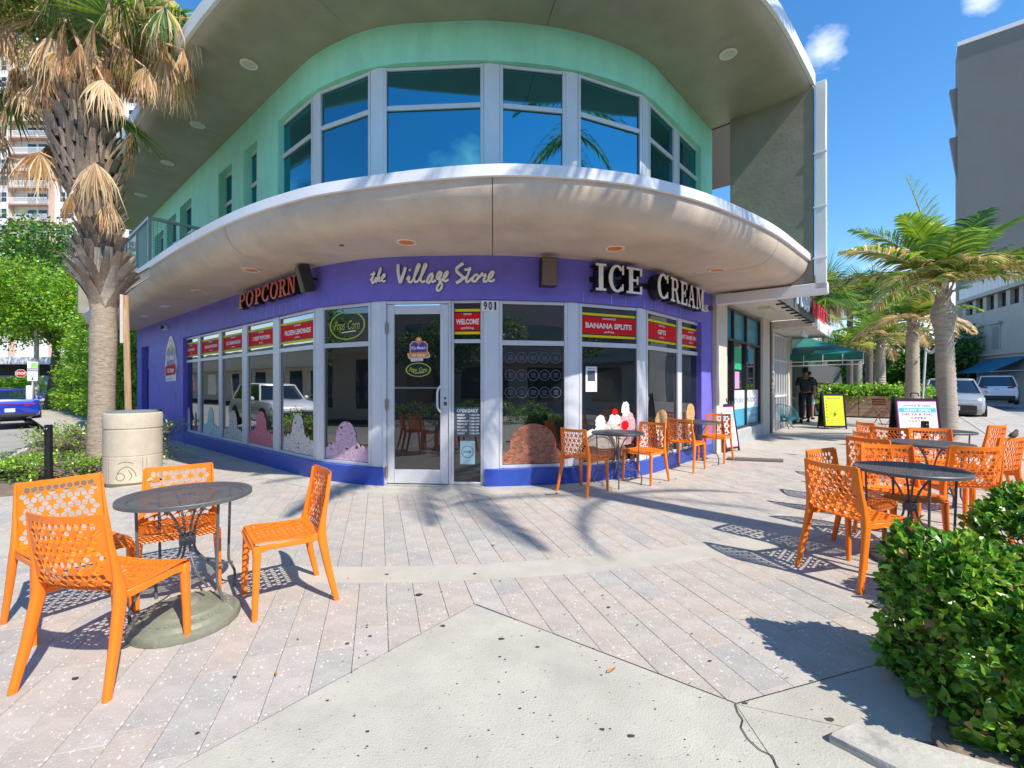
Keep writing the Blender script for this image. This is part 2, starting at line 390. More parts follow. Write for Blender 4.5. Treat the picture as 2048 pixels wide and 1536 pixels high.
# ground floor walls
b = MB(); strip(b, wpart(0, 5000), ZH, 3.42, .24); b.build('shop_wall', M['violet'], shop, label='violet fascia wall above the shop windows')
b = MB(); strip(b, wpart(0, 283), -.3, ZH-.001, .24); strip(b, wpart(297.5, 366), -.3, ZH-.001, .24); b.build('side_wall', M['violet'], shop, label='plain violet wall left of the shop windows')
b = MB(); strip(b, wpart(1403, 5000), ZB+.002, ZH-.001, .24); b.build('end_pier', M['violet'], shop, label='narrow violet pier at the right end')
for p0, p1 in ((366, 768), (969, 5000)):
    b = MB(); strip(b, wpart(p0, p1), -.3, ZB, .26, out=.015); b.build('base_course', M['blue'], shop, bevel=.006, label='bright blue base course')
b = MB(); strip(b, wpart(768.2, 968.8), -.3, .035, .3, out=.01); b.build('door_sill', mat('sill_concrete', (.42, .39, .34), .8, var=.2, vscale=8, bump=.4, bscale=30), shop)
# side door in the plain wall
p, q = hit(FR, 284)[0], hit(FR, 297)[0]
b = MB(); d = (q-p); n2 = Vector((d.y, -d.x)).normalized()
b.obox(v3(p, -.2)-v3(n2, 0)*.1, v3(d, 0), v3(n2, 0)*.05, (0, 0, 2.75)); sd_ = b.build('side_door', mat('teal_door_paint', (.06, .16, .2), .4), shop)
b = MB(); b.obox(v3(p+d*.2, .3)-v3(n2, 0)*.045, v3(d*.6, 0), v3(n2, 0)*.01, (0, 0, 1.6)); b.build('door_glass', M['glassG'], sd_)
# upper walls
b = MB(); strip(b, wpart(556, 1402), ZU, 6.5, .24); b.build('upper_wall', M['mint'], shop, label='mint band above the corner windows')
b = MB(); strip(b, wpart(1402, 5000), 3.5, 6.5, .24); b.build('upper_pier', M['mint'], shop)
ops = [(487, 514, ZU), (437, 464, ZU), (360, 383, ZU+.04), (333, 352, ZU), (309, 327, ZU-.15)]
b = MB(); last = 556
for x0, x1, zh in ops:
    strip(b, wpart(x1, last), 3.5, 6.5, .24); strip(b, wpart(x0, x1), zh, 6.5, .24); last = x0
strip(b, wpart(0, last), 3.5, 6.5, .24)
b.build('upper_side_wall', M['mint'], shop, label='mint side wall with narrow recessed windows')
# pillars (aluminium covers) between windows
def pillar(x0, x1, z0, z1, m='alum2', out=.03):
    b = MB(); strip(b, fpart(x0, x1), z0, z1, .14, out=out); return b.build('pillar', M[m], shop, bevel=.003)
for x0, x1 in ((634.2, 646.8), (745.2, 768), (967, 997.6), (1133.7, 1155.8), (1276.2, 1288.8)): pillar(x0, x1, ZB+.003 if x0 not in (967,) else .04, ZH-.003)
for x0, x1 in ((400.4, 402.6), (442.6, 445.6), (490, 496), (552.5, 560.5), (1353.5, 1357.5)): pillar(x0, x1, ZB+.003, ZH-.003, out=.036)
for x0, x1 in ((629.5, 641), (744.5, 768.5), (968, 999), (1130, 1153.5), (1281.5, 1294), (1345.5, 1352.8)): pillar(x0, x1, 3.5, ZU-.003)
def frame(a, d, n, L, z0, z1, zt, w=.045, dep=.075, rec=.0):
    """aluminium window frame along chord; returns MB"""
    b = MB(); D, Nn = v3(d, 0), v3(n, 0); o = v3(a, z0)+Nn*(rec-dep/2)
    b.obox(o, D*w, Nn*dep, (0, 0, z1-z0)); b.obox(o+D*(L-w), D*w, Nn*dep, (0, 0, z1-z0))
    for z, h in ((0, w), (z1-z0-w, w))+(((zt-z0-w*.75, w*1.5),) if zt else ()):
        b.obox(o+D*(w+.0005)+Vector((0, 0, z)), D*(L-2*w-.001), Nn*(dep-.006), (0, 0, h))
    return b
def window(x0, x1, z0, z1, zt, glass, w=.045, P=FR, rec=0):
    a, c = hit(P, x0)[0], hit(P, x1)[0]; L = (c-a).length; d = (c-a)/L; n = Vector((d.y, -d.x))
    f = frame(a, d, n, L, z0, z1, zt, w, rec=rec).build('window', M['alum'], shop, bevel=.004)
    D, Nn = v3(d, 0), v3(n, 0); res = []
    for za, zb in (((z0+w, zt-w*.75), (zt+w*.75, z1-w)) if zt else ((z0+w, z1-w),)):
        b = MB(); b.obox(v3(a, za)+D*w+Nn*(rec-.008), D*(L-2*w), Nn*.008, (0, 0, zb-za)); b.build('pane', M[glass], f, smooth=0)
        b = MB()                                     # dark rubber bead round the glass
        for q, e1, e2 in ((Vector((0, 0, 0)), D*(L-2*w), Vector((0, 0, .007))), (Vector((0, 0, zb-za-.007)), D*(L-2*w), Vector((0, 0, .007)))):
            b.obox(v3(a, za)+D*w+Nn*(rec+.0005)+q, e1, Nn*.004, e2)
        for q in (0, L-2*w-.007): b.obox(v3(a, za+.007)+D*(w+q)+Nn*(rec+.0005), D*.007, Nn*.004, (0, 0, zb-za-.014))
        b.build('glazing_bead', M['black'], f, smooth=0)
        res.append((v3(a, za)+D*w+Nn*(rec+.002), D, L-2*w, zb-za, Nn))
    return f, res
GW = [window(x0, x1, ZB, ZH-.004, ZT, 'glassL' if i < 5 else 'glassG' if i < 7 else 'glassS') for i, (x0, x1) in enumerate([(366.2, 400.3), (402.7, 442.5), (445.7, 489.9), (496.1, 552.4), (560.6, 634), (647, 745), (997.8, 1133.5), (1156, 1276), (1289, 1353.4), (1357.6, 1402.5)])]
UW = [window(x0, x1, 3.6, ZU-.004, ZUT, 'glassU') for x0, x1 in [(556.5, 629.3), (641.2, 744.3), (768.7, 967.8), (999.2, 1129.8), (1153.7, 1281.3), (1294.2, 1345.3), (1353, 1401.5)]]
for x0, x1, zh in ops: window(x0+1, x1-.5, 3.6, zh-.004, ZUT-.05, 'glassU', rec=-.05)
SIDE = window(903.5, 966.8, .04, ZH-.004, ZT+.02, 'glassS', w=.035)
# entrance door
a, c = hit(FR, 768.3)[0], hit(FR, 903.2)[0]; L = (c-a).length; d = (c-a)/L; n = Vector((d.y, -d.x)); D, Nn = v3(d, 0), v3(n, 0)
door = MB()
o = v3(a, .04)-Nn*.03; H = ZH-.045
door.obox(o, D*.05, Nn*.09, (0, 0, H)); door.obox(o+D*(L-.025), D*.025, Nn*.09, (0, 0, H)); door.obox(o+D*.051+Vector((0, 0, H-.04)), D*(L-.077), Nn*.08, (0, 0, .04))
door = door.build('door', M['alum2'], shop, bevel=.004)
b = MB(); o2 = o+D*.056+Nn*.02; Lw = L-.087; Hd = H-.05
b.obox(o2+Vector((0, 0, .008)), D*.10, Nn*.05, (0, 0, Hd-.01)); b.obox(o2+D*(Lw-.12)+Vector((0, 0, .008)), D*.12, Nn*.05, (0, 0, Hd-.01))
b.obox(o2+D*.1005+Vector((0, 0, .008)), D*(Lw-.221), Nn*.048, (0, 0, .19)); b.obox(o2+D*.1005+Vector((0, 0, Hd-.13)), D*(Lw-.221), Nn*.048, (0, 0, .12))
b.build('door_leaf', M['alum'], door, bevel=.004)
DG = (o2+D*.1+Nn*.036+Vector((0, 0, .2)), D, Lw-.22, Hd-.33, Nn)
b = MB(); b.obox(DG[0]-Nn*.012, D*DG[2], Nn*.01, (0, 0, DG[3])); b.build('door_glass', M['glassS'], door, smooth=0)
b = MB(); b.tube([DG[0]+D*(DG[2]+.02)+Vector((0, 0, .80))+Nn*q[0]+D*q[1]+Vector((0, 0, q[2])) for q in ((.01, .0, .0), (.06, -.01, .0), (.075, -.03, .03), (.075, -.045, .08), (.075, -.045, .26), (.075, -.03, .31), (.06, -.01, .34), (.01, 0, .34))], .014, 8)
b.build('handle', M['white'], door)
b = MB(); b.obox(DG[0]+Vector((0, 0, 1.11))-Nn*.008, D*DG[2], Nn*.011, (0, 0, .022)); b.build('push_bar', mat('brushed_bar', (.25, .30, .30), .3, metal=.6), door)
for zz in (.12, 1.05, 2.1):
    b = MB(); b.tube([v3(a, zz)+D*.052+Nn*.062, v3(a, zz+.17)+D*.052+Nn*.062], .013, 8); b.obox(v3(a, zz+.02)+D*.03+Nn*.058, D*.045, Nn*.006, (0, 0, .13)); b.build('hinge', mat('worn_steel', (.35, .31, .26), .45, metal=.7, var=.3, vscale=30), door)
b = MB(); b.rev([(.017, 0), (.017, .006), (.012, .009), (0, .009)], DG[0]+D*(DG[2]+.07)+Vector((0, 0, .98))+Nn*.012, 14, ax=Nn); b.obox(DG[0]+D*(DG[2]+.05)+Vector((0, 0, .88))+Nn*.012, D*.045, Nn*.004, (0, 0, .05)); b.build('lock', M['slate'], door)
# lower canopy, roof overhang: panels, fascia, deck
def shelf(E, prof, cuts, mname, nm, ztop, zfas0, zfas1, fasname, lab, faslab):
    S = arclen(E)
    def rings(s0, s1, pf):
        R = []
        for p in sub(E, s0, s1, S):
            w = near(WC, p); dr = (w-p); D_ = dr.length; dr = dr/D_
            R.append([v3(p+dr*(x if x is not None else D_+.12), z) for x, z in pf])
        return R
    for s0, s1 in zip(cuts, cuts[1:]):
        b = MB(); r = rings(s0+.0045, s1-.0045, prof)
        b.loft(r, 0, closed=False); o = b.build(nm, M[mname], shop, smooth=60, label=lab)
    b = MB(); b.loft(rings(0, S[-1], [(x, z+.012) for x, z in prof]), 0, closed=False); b.build('canopy_lining', M['dark'], shop, smooth=60)
    b = MB(); A = sub(E, 0, S[-1], S); strip(b, A, zfas0, zfas1, .05, out=.02); b.build(fasname, M['white'], shop, label=faslab, bevel=.004)
cuts = [0]+[hit(CE, x)[1] for x in (275, 447, 985, 1560)]+[CS[-1]]
shelf(CE, [(.015+.36*(1-math.cos(math.radians(a))), 3.50-.365*math.sin(math.radians(a))) for a in range(0, 91, 9)]+[(.6, 3.138), (None, 3.15)], cuts, 'taupe', 'canopy_panel', 3.58, 3.485, 3.605, 'canopy_fascia', 'smooth curved taupe stucco canopy section', 'white metal edge band of the lower canopy')
cuts = [0]+[hit(CE, x)[1] for x in (240, 300, 560, 1180)]+[CS[-1]]
shelf(RE, [(.02, 6.46), (.05, 6.40), (.11, 6.355), (.22, 6.33), (.4, 6.32), (None, 6.32)], cuts, 'olive', 'soffit_panel', 6.5, 6.44, 6.66, 'roof_fascia', 'dark olive stucco underside of the roof overhang', 'white metal roof edge')
b = MB(); E2 = offs(CE, -.05); R = [[v3(p, 3.585), v3(near(WC, p), 3.585)] for p in E2]; b.loft(R, 0, closed=False); b.build('canopy_deck', M['turf'], shop)
# roof slab closing the building
Le, Ri = E2[0], E2[-1]; LDp = Vector((LD.x, LD.y)); RDp = Vector((RD.x, RD.y))
back = Le+RDp*11; b = MB(); poly = [p for p in offs(RE, -.04)]+[Ri+RDp*3.2+LDp*1.0, Ri+RDp*3.2+LDp*12, back]
b.prism([(p.x, p.y) for p in poly], (0, 0, 6.47), (1, 0, 0), (0, 1, 0), (0, 0, .13)); b.build('roof', mat('roofing', (.3, .29, .27), .8), shop)
b = MB(); p0 = WC[0]+LDp*0; b.obox(v3(p0, -.2), v3(RDp*8, 0), v3(-LDp*.2, 0), (0, 0, 6.6)); b.obox(v3(WC[-1]-NR.to_2d()*.3+RDp*.02, -.2), v3(LDp*9, 0), v3(-RDp*.2, 0), (0, 0, 3.3)); b.build('rear_wall', M['violet'], shop)
# turf fringe along the canopy edge
rr = random.Random(3); V = []; F = []
S_ = CS[-1]; P_ = offs(CE, -.055)
Sp = arclen(P_)
for i in range(9000):
    s = rr.uniform(.3, Sp[-1]-.05); p = at_s(P_, Sp, s); dd = rr.uniform(0, .10); w = near(WC, p) if i % 40 == 0 else w if i else near(WC, p)
    dr = (w-p).normalized(); p = p+dr*dd; h = rr.uniform(.03, .062); ang = rr.uniform(0, 6.28); k = len(V)
    tx, ty = math.cos(ang)*.003, math.sin(ang)*.003; lx, ly = rr.uniform(-.02, .02), rr.uniform(-.02, .02)
    V += [(p.x-tx, p.y-ty, 3.584), (p.x+tx, p.y+ty, 3.584), (p.x+tx*.3+lx, p.y+ty*.3+ly, 3.584+h)]; F.append((k, k+1, k+2))
npmesh('turf_fringe', V, F, M['turf'], parent=shop, kind='stuff')
# side fin with white frame (right), dark fin (left)
fi, fo = sc2([(3.93, 8.2), (4.90, 7.40)])
fd = (fo-fi); fn = Vector((-fd.y, fd.x)).normalized()
b = MB(); b.obox(v3(fi, 3.12), v3(fd, 0), v3(fn*.16, 0), (0, 0, 3.46)); b.build('fin_wall', M['fin'], shop, label='tall dark stucco fin closing the right end', bevel=.01)
b = MB(); u_ = fd.normalized()
b.obox(v3(fo+u_*.03-fn*.02, 3.0), v3(u_*.15, 0), v3(fn*.14, 0), (0, 0, 3.44)); b.obox(v3(fi-u_*.25-fn*.02, 2.92), v3(u_*(fd.length+.45), 0), v3(fn*.2, 0), (0, 0, .18))
b.build('fin_frame', M['white'], shop, label='white metal frame round the fin', bevel=.006)
for z in (4.35, 5.25, 3.5):
    b = MB(); b.obox(v3(fo+u_*.0-fn*.03, z), v3(u_*.19, 0), v3(fn*.06, 0), (0, 0, .022)); b.build('frame_tie', M['white'], shop)
q0 = WC[0]+Vector((NL.x, NL.y))*.45+LDp*-.2; b = MB(); b.obox(v3(q0, 3.5), v3(Vector((NL.x, NL.y))*.95, 0), v3(-LDp*.16, 0), (0, 0, 2.9)); b.build('far_fin_wall', M['fin'], shop)
# railing on the canopy
def rail_run(p, q, nsub):
    d = q-p; L = d.length; u = d/L; b = MB(); 
    for i in range(nsub+1):
        c = p+u*(L*i/nsub); m_ = MB(); m_.box(c.x, c.y, 3.58, .055 if i in (0, nsub) else .04, .055 if i in (0, nsub) else .04, 1.10, math.atan2(u.y, u.x)); m_.build('railing_post', M['rail'], rl)
    for z, h in ((4.66, .055), (3.68, .04)):
        m_ = MB(); m_.obox(v3(p, z)+v3(Vector((-u.y, u.x))*-.028, 0), v3(d, 0), v3(Vector((-u.y, u.x))*.056, 0), (0, 0, h)); m_.build('rail', M['rail'], rl)
    k = int(L/.06)
    for i in range(1, k): c = p+u*(L*i/k); b.box(c.x, c.y, 3.72, .005, .005, .94)
    for i in range(1, 16): b.obox(v3(p, 3.72+i*.059), v3(d, 0), (0.003, .003, 0), (0, 0, .005))
    b.build('wire_mesh', M['rail'], rl, smooth=0, kind='stuff')
rl = thing('canopy_railing', 'grey metal railing with wire mesh infill on the left part of the canopy', 'railing')
pc = Vector((-6.92*K, 8.69*K)); rail_run(pc, Vector((-6.22*K, 9.50*K)), 1); rail_run(pc, pc+LDp*5.6, 5); rebase(rl, v3(pc, 3.58))
# pale drips running from the sign fixings
drm = mat('pale_drip', (.42, .40, .62), .6)
for px in (1167, 1182, 1223, 1251, 1289, 1303, 1311, 1317, 1324, 1338, 1349, 1361, 508, 520, 533, 547, 560, 572, 586, 601):
    w_, s_, tt_ = hit(WC, px); n_ = v3(Vector((tt_.y, -tt_.x)), 0); b = MB(); q = v3(w_, 0)+n_*.002; D_ = v3(tt_, 0); wd_ = .004+.004*((px*7) % 3)/2; top_ = 2.70 if px > 1000 else 2.79
    b.flat([(-wd_, ZH), (wd_*.8, ZH), (wd_*.6, top_), (-wd_*.5, top_)], q, D_, (0, 0, 1)); b.build('drip_mark', drm, shop, smooth=0)
# downlights
def downlight(P, z, r, inner, copp):
    o = MB().rev([(r, 0), (r, -.012), (r*.86, -.018), (r*.74, -.012), (r*.70, .012)], (P.x, P.y, z), 28, cap=False).build('downlight', M['cream'], shop)
    MB().rev([(r*.745, -.0125), (r*.66, -.008), (r*.5, -.010), (0, -.011)] if copp else [(r*.745, -.0125), (r*.66, -.006), (r*.5, -.010), (r*.3, -.014), (0, -.015)], (P.x, P.y, z), 24).build('lamp_bowl', M['copper'] if copp else M['lamp'], o)
def zsoff(p):
    d = (near(CE, p)-p).length
    pf = [(.02, 3.50), (.12, 3.24), (.25, 3.16), (.375, 3.135), (.6, 3.138), (1.2, 3.15)]
    for (a0, z0), (a1, z1) in zip(pf, pf[1:]):
        if d < a1: return z0+(z1-z0)*(d-a0)/(a1-a0)
    return 3.15
for x, y in ((813, 477), (503, 533), (398, 576), (1230, 490), (1434, 533)):
    Y = 1.752*FPX/(766-y); P = Vector(((x-1024)/FPX*Y, Y)); downlight(P, zsoff(P)-.002, .125, 0, True)
for x, y in ((498, 124), (395, 245), (335, 321), (281, 385), (242, 431), (1456, 103)):
    Y = 4.92*FPX/(766-y); P = Vector(((x-1024)/FPX*Y, Y)); downlight(P, 6.317, .125, 0, False)
for x, y in ((329, 608), (289, 628)):
    Y = 1.745*FPX/(766-y); b = MB(); b.box((x-1024)/FPX*Y, Y, 3.135, .42, .14, .03, math.atan2(LD.y, LD.x)); f = b.build('square_light', M['white'], shop)
Y = 1.745*FPX/(766-485); MB().rev([(.035, 0), (.035, -.02), (.02, -.035), (0, -.035)], ((683-1024)/FPX*Y, Y, 3.16), 14).build('sprinkler', M['slate'], shop)
# ---------------------------------------------------------------- slab-serif channel letters
def arcband(cx, cy, rx, ry, ix, iy, a0, a1, n=14, dx=0):
    o = [(cx+rx*math.cos(math.radians(a0+(a1-a0)*i/n)), cy+ry*math.sin(math.radians(a0+(a1-a0)*i/n))) for i in range(n+1)]
    q = [(cx+dx+ix*math.cos(math.radians(a0+(a1-a0)*i/n)), cy+iy*math.sin(math.radians(a0+(a1-a0)*i/n))) for i in range(n+1)]
    return [[o[i], o[i+1], q[i+1], q[i]] for i in range(n)]
def rc(x0, y0, x1, y1): return [[(x0, y0), (x1, y0), (x1, y1), (x0, y1)]]
def dg(x0, y0, x1, y1, w): return [[(x0, y0), (x0+w, y0), (x1+w, y1), (x1, y1)]]
def serif_glyph(ch):
    s = .085
    if ch == 'I': return rc(.12, s, .30, 1-s)+rc(0, 0, .42, s)+rc(0, 1-s, .42, 1), .42
    if ch == 'O': return arcband(.38, .5, .38, .52, .22, .43, 0, 360, 28), .76
    if ch == 'C': return arcband(.38, .5, .38, .52, .21, .43, 42, 318, 24)+rc(.60, .66, .68, 1.0)+rc(.60, .05, .66, .30), .70
    if ch == 'P': return rc(.10, s, .26, 1-s)+rc(0, 0, .38, s)+rc(0, 1-s, .40, 1)+rc(.26, .44, .40, .53)+arcband(.38, .72, .28, .28, .13, .19, -90, 90, 12), .66
    if ch == 'R': return rc(.10, s, .25, 1-s)+rc(0, 0, .36, s)+rc(0, 1-s, .40, 1)+rc(.25, .47, .40, .56)+arcband(.38, .74, .26, .26, .12, .17, -90, 90, 12)+[[(.38, .50), (.52, .50), (.66, .10), (.52, .04)], [(.52, .04), (.66, .10), (.76, .09), (.74, -.02), (.60, -.03)]], .76
    if ch == 'E': return rc(.10, s, .26, 1-s)+rc(0, 0, .64, s)+rc(0, 1-s, .64, 1)+rc(.56, s, .64, .30)+rc(.56, .70, .64, 1-s)+rc(.26, .47, .48, .56)+rc(.42, .36, .48, .47)+rc(.42, .56, .48, .67), .64
    if ch == 'A': return dg(.08, s, .34, 1, .07)+[[(.34, 1), (.46, 1), (.74, s), (.58, s)]]+rc(.0, 0, .26, s)+rc(.46, 0, .84, s)+rc(.22, .32, .58, .40), .84
    if ch == 'M': return rc(.10, s, .18, 1-s)+rc(.74, s, .90, 1-s)+[[(.18, 1), (.34, 1), (.54, .06), (.46, .06)], [(.46, .06), (.54, .06), (.80, 1), (.72, 1)]]+rc(0, 0, .28, s)+rc(.64, 0, 1, s)+rc(0, 1-s, .22, 1)+rc(.76, 1-s, 1, 1), 1.0
    if ch == 'N': return rc(.10, s, .18, 1-s)+rc(.62, 0, .70, 1-s)+[[(.12, 1), (.30, 1), (.70, 0), (.56, 0)]]+rc(0, 0, .28, s)+rc(0, 1-s, .22, 1)+rc(.52, 1-s, .82, 1), .82
def channel_sign(name, label, letters, z0, z1, face, depth):
    t = thing(name, label, 'sign'); base = None
    for ch, x0, x1 in letters:
        a, c = hit(WC, x0)[0], hit(WC, x1)[0]; L = (c-a).length; d = (c-a)/L; n = Vector((d.y, -d.x)); D, Nn = v3(d, 0), v3(n, 0)
        polys, w = serif_glyph(ch); kx, kz = L/w, z1-z0; b = MB(); o = v3(a, z0)+Nn*.03
        base = base or o
        for i, P in enumerate(polys):
            P = [(x*kx, y*kz) for x, y in P]; e = i*.0004
            b.prism(P, o, D, (0, 0, 1), Nn*(depth+e), 1); b.prism(P, o+Nn*(depth+e+.0005), D, (0, 0, 1), Nn*.008, 0)
        b.build('letter', [face, M['black']], t, label='letter '+ch)
    b = MB(); a, s0, _ = hit(WC, letters[0][1]); c, s1, _ = hit(WC, letters[-1][2]); strip(b, sub(WC, s0, s1, WS), (z0+z1)/2-.04, (z0+z1)/2+.03, .03, out=.031); b.build('raceway', M['black'], t)
    rebase(t, base)
channel_sign('channel_letter_sign', 'red faced slab serif channel letters reading POPCORN on the violet fascia', [('P', 493, 507), ('O', 509, 524), ('P', 526, 539), ('C', 541, 556), ('O', 558, 574), ('R', 575, 591), ('N', 592, 609)], 2.79, 3.06, M['letterr'], .10)
channel_sign('channel_letter_sign', 'large white slab serif channel letters reading ICE CREAM on the violet fascia', [('I', 1178, 1198), ('C', 1202, 1232), ('E', 1236, 1266), ('C', 1293, 1314), ('R', 1319, 1336), ('E', 1339, 1352), ('A', 1354.5, 1369), ('M', 1371, 1387)], 2.70, 3.07, M['letterw'], .15)
# ---------------------------------------------------------------- script sign, digitised strokes lying on the wall
scr = {'letter_t': [[(215, 275), (195, 350), (182, 405), (192, 432), (215, 405), (238, 350)], [(165, 318), (200, 302), (228, 305)], [(162, 398), (196, 340)]],
 'letter_h': [[(235, 425), (262, 340), (293, 238), (301, 243), (285, 300), (255, 370), (238, 428)], [(244, 392), (272, 345), (287, 356), (272, 395), (290, 402), (312, 380)]],
 'letter_e': [[(312, 378), (345, 345), (357, 318), (340, 312), (320, 348), (318, 392), (340, 408), (367, 396)]],
 'letter_V': [[(535, 178), (533, 260), (545, 350), (560, 430)], [(560, 430), (590, 350), (615, 280), (633, 218)]],
 'letter_i': [[(650, 385), (675, 345), (682, 358), (672, 398), (695, 420), (725, 398)], [(682, 268), (694, 250), (702, 252)]],
 'letter_l': [[(725, 398), (775, 300), (815, 210), (823, 182), (808, 176), (785, 220), (760, 310), (748, 380), (768, 415), (805, 400)]],
 'letter_l.': [[(805, 400), (865, 300), (905, 210), (913, 182), (898, 173), (875, 220), (850, 310), (838, 380), (858, 416), (900, 398)]],
 'letter_a': [[(1008, 300), (975, 310), (940, 360), (925, 410), (948, 425), (978, 385), (1006, 318), (988, 385), (1002, 412), (1045, 388)]],
 'letter_g': [[(1118, 272), (1085, 285), (1060, 335), (1065, 370), (1092, 352), (1124, 285), (1100, 360), (1095, 400), (1124, 440), (1120, 492), (1085, 532), (1060, 522), (1062, 485), (1095, 430), (1135, 375)]],
 'letter_e.': [[(1135, 375), (1178, 345), (1206, 292), (1195, 275), (1170, 300), (1150, 350), (1157, 396), (1187, 400), (1216, 378)]],
 'letter_S': [[(1417, 160), (1370, 190), (1327, 235), (1337, 280), (1387, 325), (1407, 355), (1370, 400), (1317, 427)]],
 'letter_t.': [[(1506, 215), (1487, 290), (1460, 360), (1456, 400), (1475, 416), (1512, 382)], [(1433, 248), (1480, 246), (1522, 240)], [(1400, 380), (1450, 345)]],
 'letter_o': [[(1602, 308), (1565, 330), (1540, 375), (1552, 406), (1587, 396), (1617, 345), (1600, 310)], [(1512, 382), (1560, 340)]],
 'letter_r': [[(1618, 365), (1655, 322), (1668, 298), (1682, 325), (1712, 312), (1712, 342), (1690, 387), (1707, 412), (1738, 395)]],
 'letter_e..': [[(1738, 390), (1795, 345), (1822, 292), (1808, 273), (1780, 298), (1757, 350), (1767, 396), (1802, 402), (1837, 378)]]}
t = thing('script_sign', 'white cursive raised lettering reading the Village Store over the entrance', 'sign')
base = None
for nm, strokes in scr.items():
    b = MB()
    for k, st in enumerate(strokes):
        pts = []
        for cx, cy in catmull([Vector((a, b_)) for a, b_ in st], 5):
            px, py = 720+cx/6.827, 500+cy/6.827; w, s, tt = hit(WC, px); n = Vector((tt.y, -tt.x)); Y = w.y; z = CH-(py-766)/FPX*Y
            pts.append(v3(w+n*(.030+k*.002), z)); base = base or pts[0]
        wid = (.014 if nm in ('letter_t', 'letter_h', 'letter_e') else .018) if nm not in ('letter_V', 'letter_S') else .023
        # flat-faced stroke: white plate with dark return behind
        b.tube(pts, wid, 8, 0, squash=1); 
        b.tube([p+v3(Vector((0, .018)), 0) for p in pts], wid+.003, 8, 1)
    b.build(nm.rstrip('.'), [M['letterw'], M['black']], t)
rebase(t, base)
# ---------------------------------------------------------------- house number, speakers, cameras
def wframe(px, z, P=WC, out=.0):
    w, s, tt = hit(P, px); n = Vector((tt.y, -tt.x)); return v3(w+n*out, z), v3(tt, 0), v3(n, 0)
o, D, Nn = wframe(980, 2.475, FR, .034)
num = thing('house_number', 'white plate with black digits 901 beside the entrance', 'house number')
b = MB(); b.obox(o-D*.115-Vector((0, 0, .075)), D*.23, Nn*.006, (0, 0, .145)); b.build('plate', M['pwhite'], num)
for i, ch in enumerate('901'):
    b = MB(); b.text(ch, o+D*(-.068+.068*i)+Nn*.0075, D, (0, 0, 1), .105, .05 if ch != '1' else .026, 0, bold=.02, depth=.004); b.build('digit', M['black'], num)
rebase(num, o)
def speaker(px, z, tilt, label, yaw=0):
    o, D, Nn = wframe(px, z); t = thing('wall_speaker', label, 'speaker', group='speakers on the violet fascia')
    ca, sa = math.cos(tilt), math.sin(tilt); n = Nn*ca-Vector((0, 0, 1))*sa; v = Vector((0, 0, 1))*ca+Nn*sa
    c, s = math.cos(yaw), math.sin(yaw); D2 = D*c+n*s; n2 = n*c-D*s
    c0 = o+Nn*.1
    b = MB(); b.prism([(-.11, -.19), (.11, -.19), (.11, .19), (-.11, .19)], c0, D2, v, n2*.15, 0); b.build('cabinet', M['black'], t, bevel=.006)
    b = MB(); b.prism([(-.10, -.18), (.10, -.18), (.10, .18), (-.10, .18)], c0+n2*.1505, D2, v, n2*.012, 0); b.build('grille', mat('speaker_grille', (.17, .12, .10), .7, var=.25, vscale=60, bump=.5, bscale=300), t, bevel=.004)
    b = MB(); b.tube([o+Nn*.005, o+Nn*.06, c0+n2*.02], .02, 8); b.build('bracket', M['black'], t); rebase(t, o)
speaker(634, 2.965, .28, 'brown fronted speaker tilted down beside the POPCORN letters', .35)
speaker(1090, 2.90, .05, 'brown fronted speaker hanging between the script sign and ICE CREAM')
def camdome(px, z, label):
    o, D, Nn = wframe(px, z); t = thing('security_camera', label, 'camera'); b = MB(); b.box(0, 0, 0, .09, .09, .1); b = MB()
    b.obox(o-D*.05-Vector((0, 0, .06)), D*.1, Nn*.07, (0, 0, .12)); b.build('mount', M['white'], t, bevel=.005)
    b = MB(); b.rev([(0, -.055), (.035, -.045), (.055, 0), (.05, .03), (0, .035)], o+Nn*.12+D*.03, 16, ax=Nn); b.build('lens_housing', M['slate'], t); rebase(t, o)
camdome(1408, 2.83, 'small grey wall camera at the right corner of the violet wall'); camdome(334, 2.93, 'small black camera high on the plain violet wall')
# fire department connection on the side wall
o, D, Nn = wframe(341, 0); o.z = gz(o.x, o.y)
t = thing('fire_hose_connection', 'pale standpipe with green twin hose valve against the violet wall', 'standpipe')
b = MB(); b.tube([o+Nn*.22, o+Nn*.22+Vector((0, 0, .62))], .045, 10); b.build('pipe', mat('chipped_white_paint', (.55, .55, .52), .6, var=.3, vscale=30, stain=[((.1, .1, .12), 22, .56, .04, .9)]), t)
b = MB(); b.tube([o+Nn*.22+D*-.18+Vector((0, 0, .50)), o+Nn*.24+D*.0+Vector((0, 0, .66)), o+Nn*.22+D*.18+Vector((0, 0, .50))], .055, 10); b.tube([o+Nn*.22+Vector((0, 0, .6)), o+Nn*.22+Vector((0, 0, .78))], .05, 10)
b.build('valve', mat('valve_green', (.05, .12, .10), .5, var=.3), t)
for s in (-1, 1): b = MB(); b.tube([o+Nn*.22+D*(.18*s)+Vector((0, 0, .52)), o+Nn*.22+D*(.2*s)+Vector((0, 0, 0))], .018, 8); b.build('leg', M['slate'], t)
rebase(t, o)
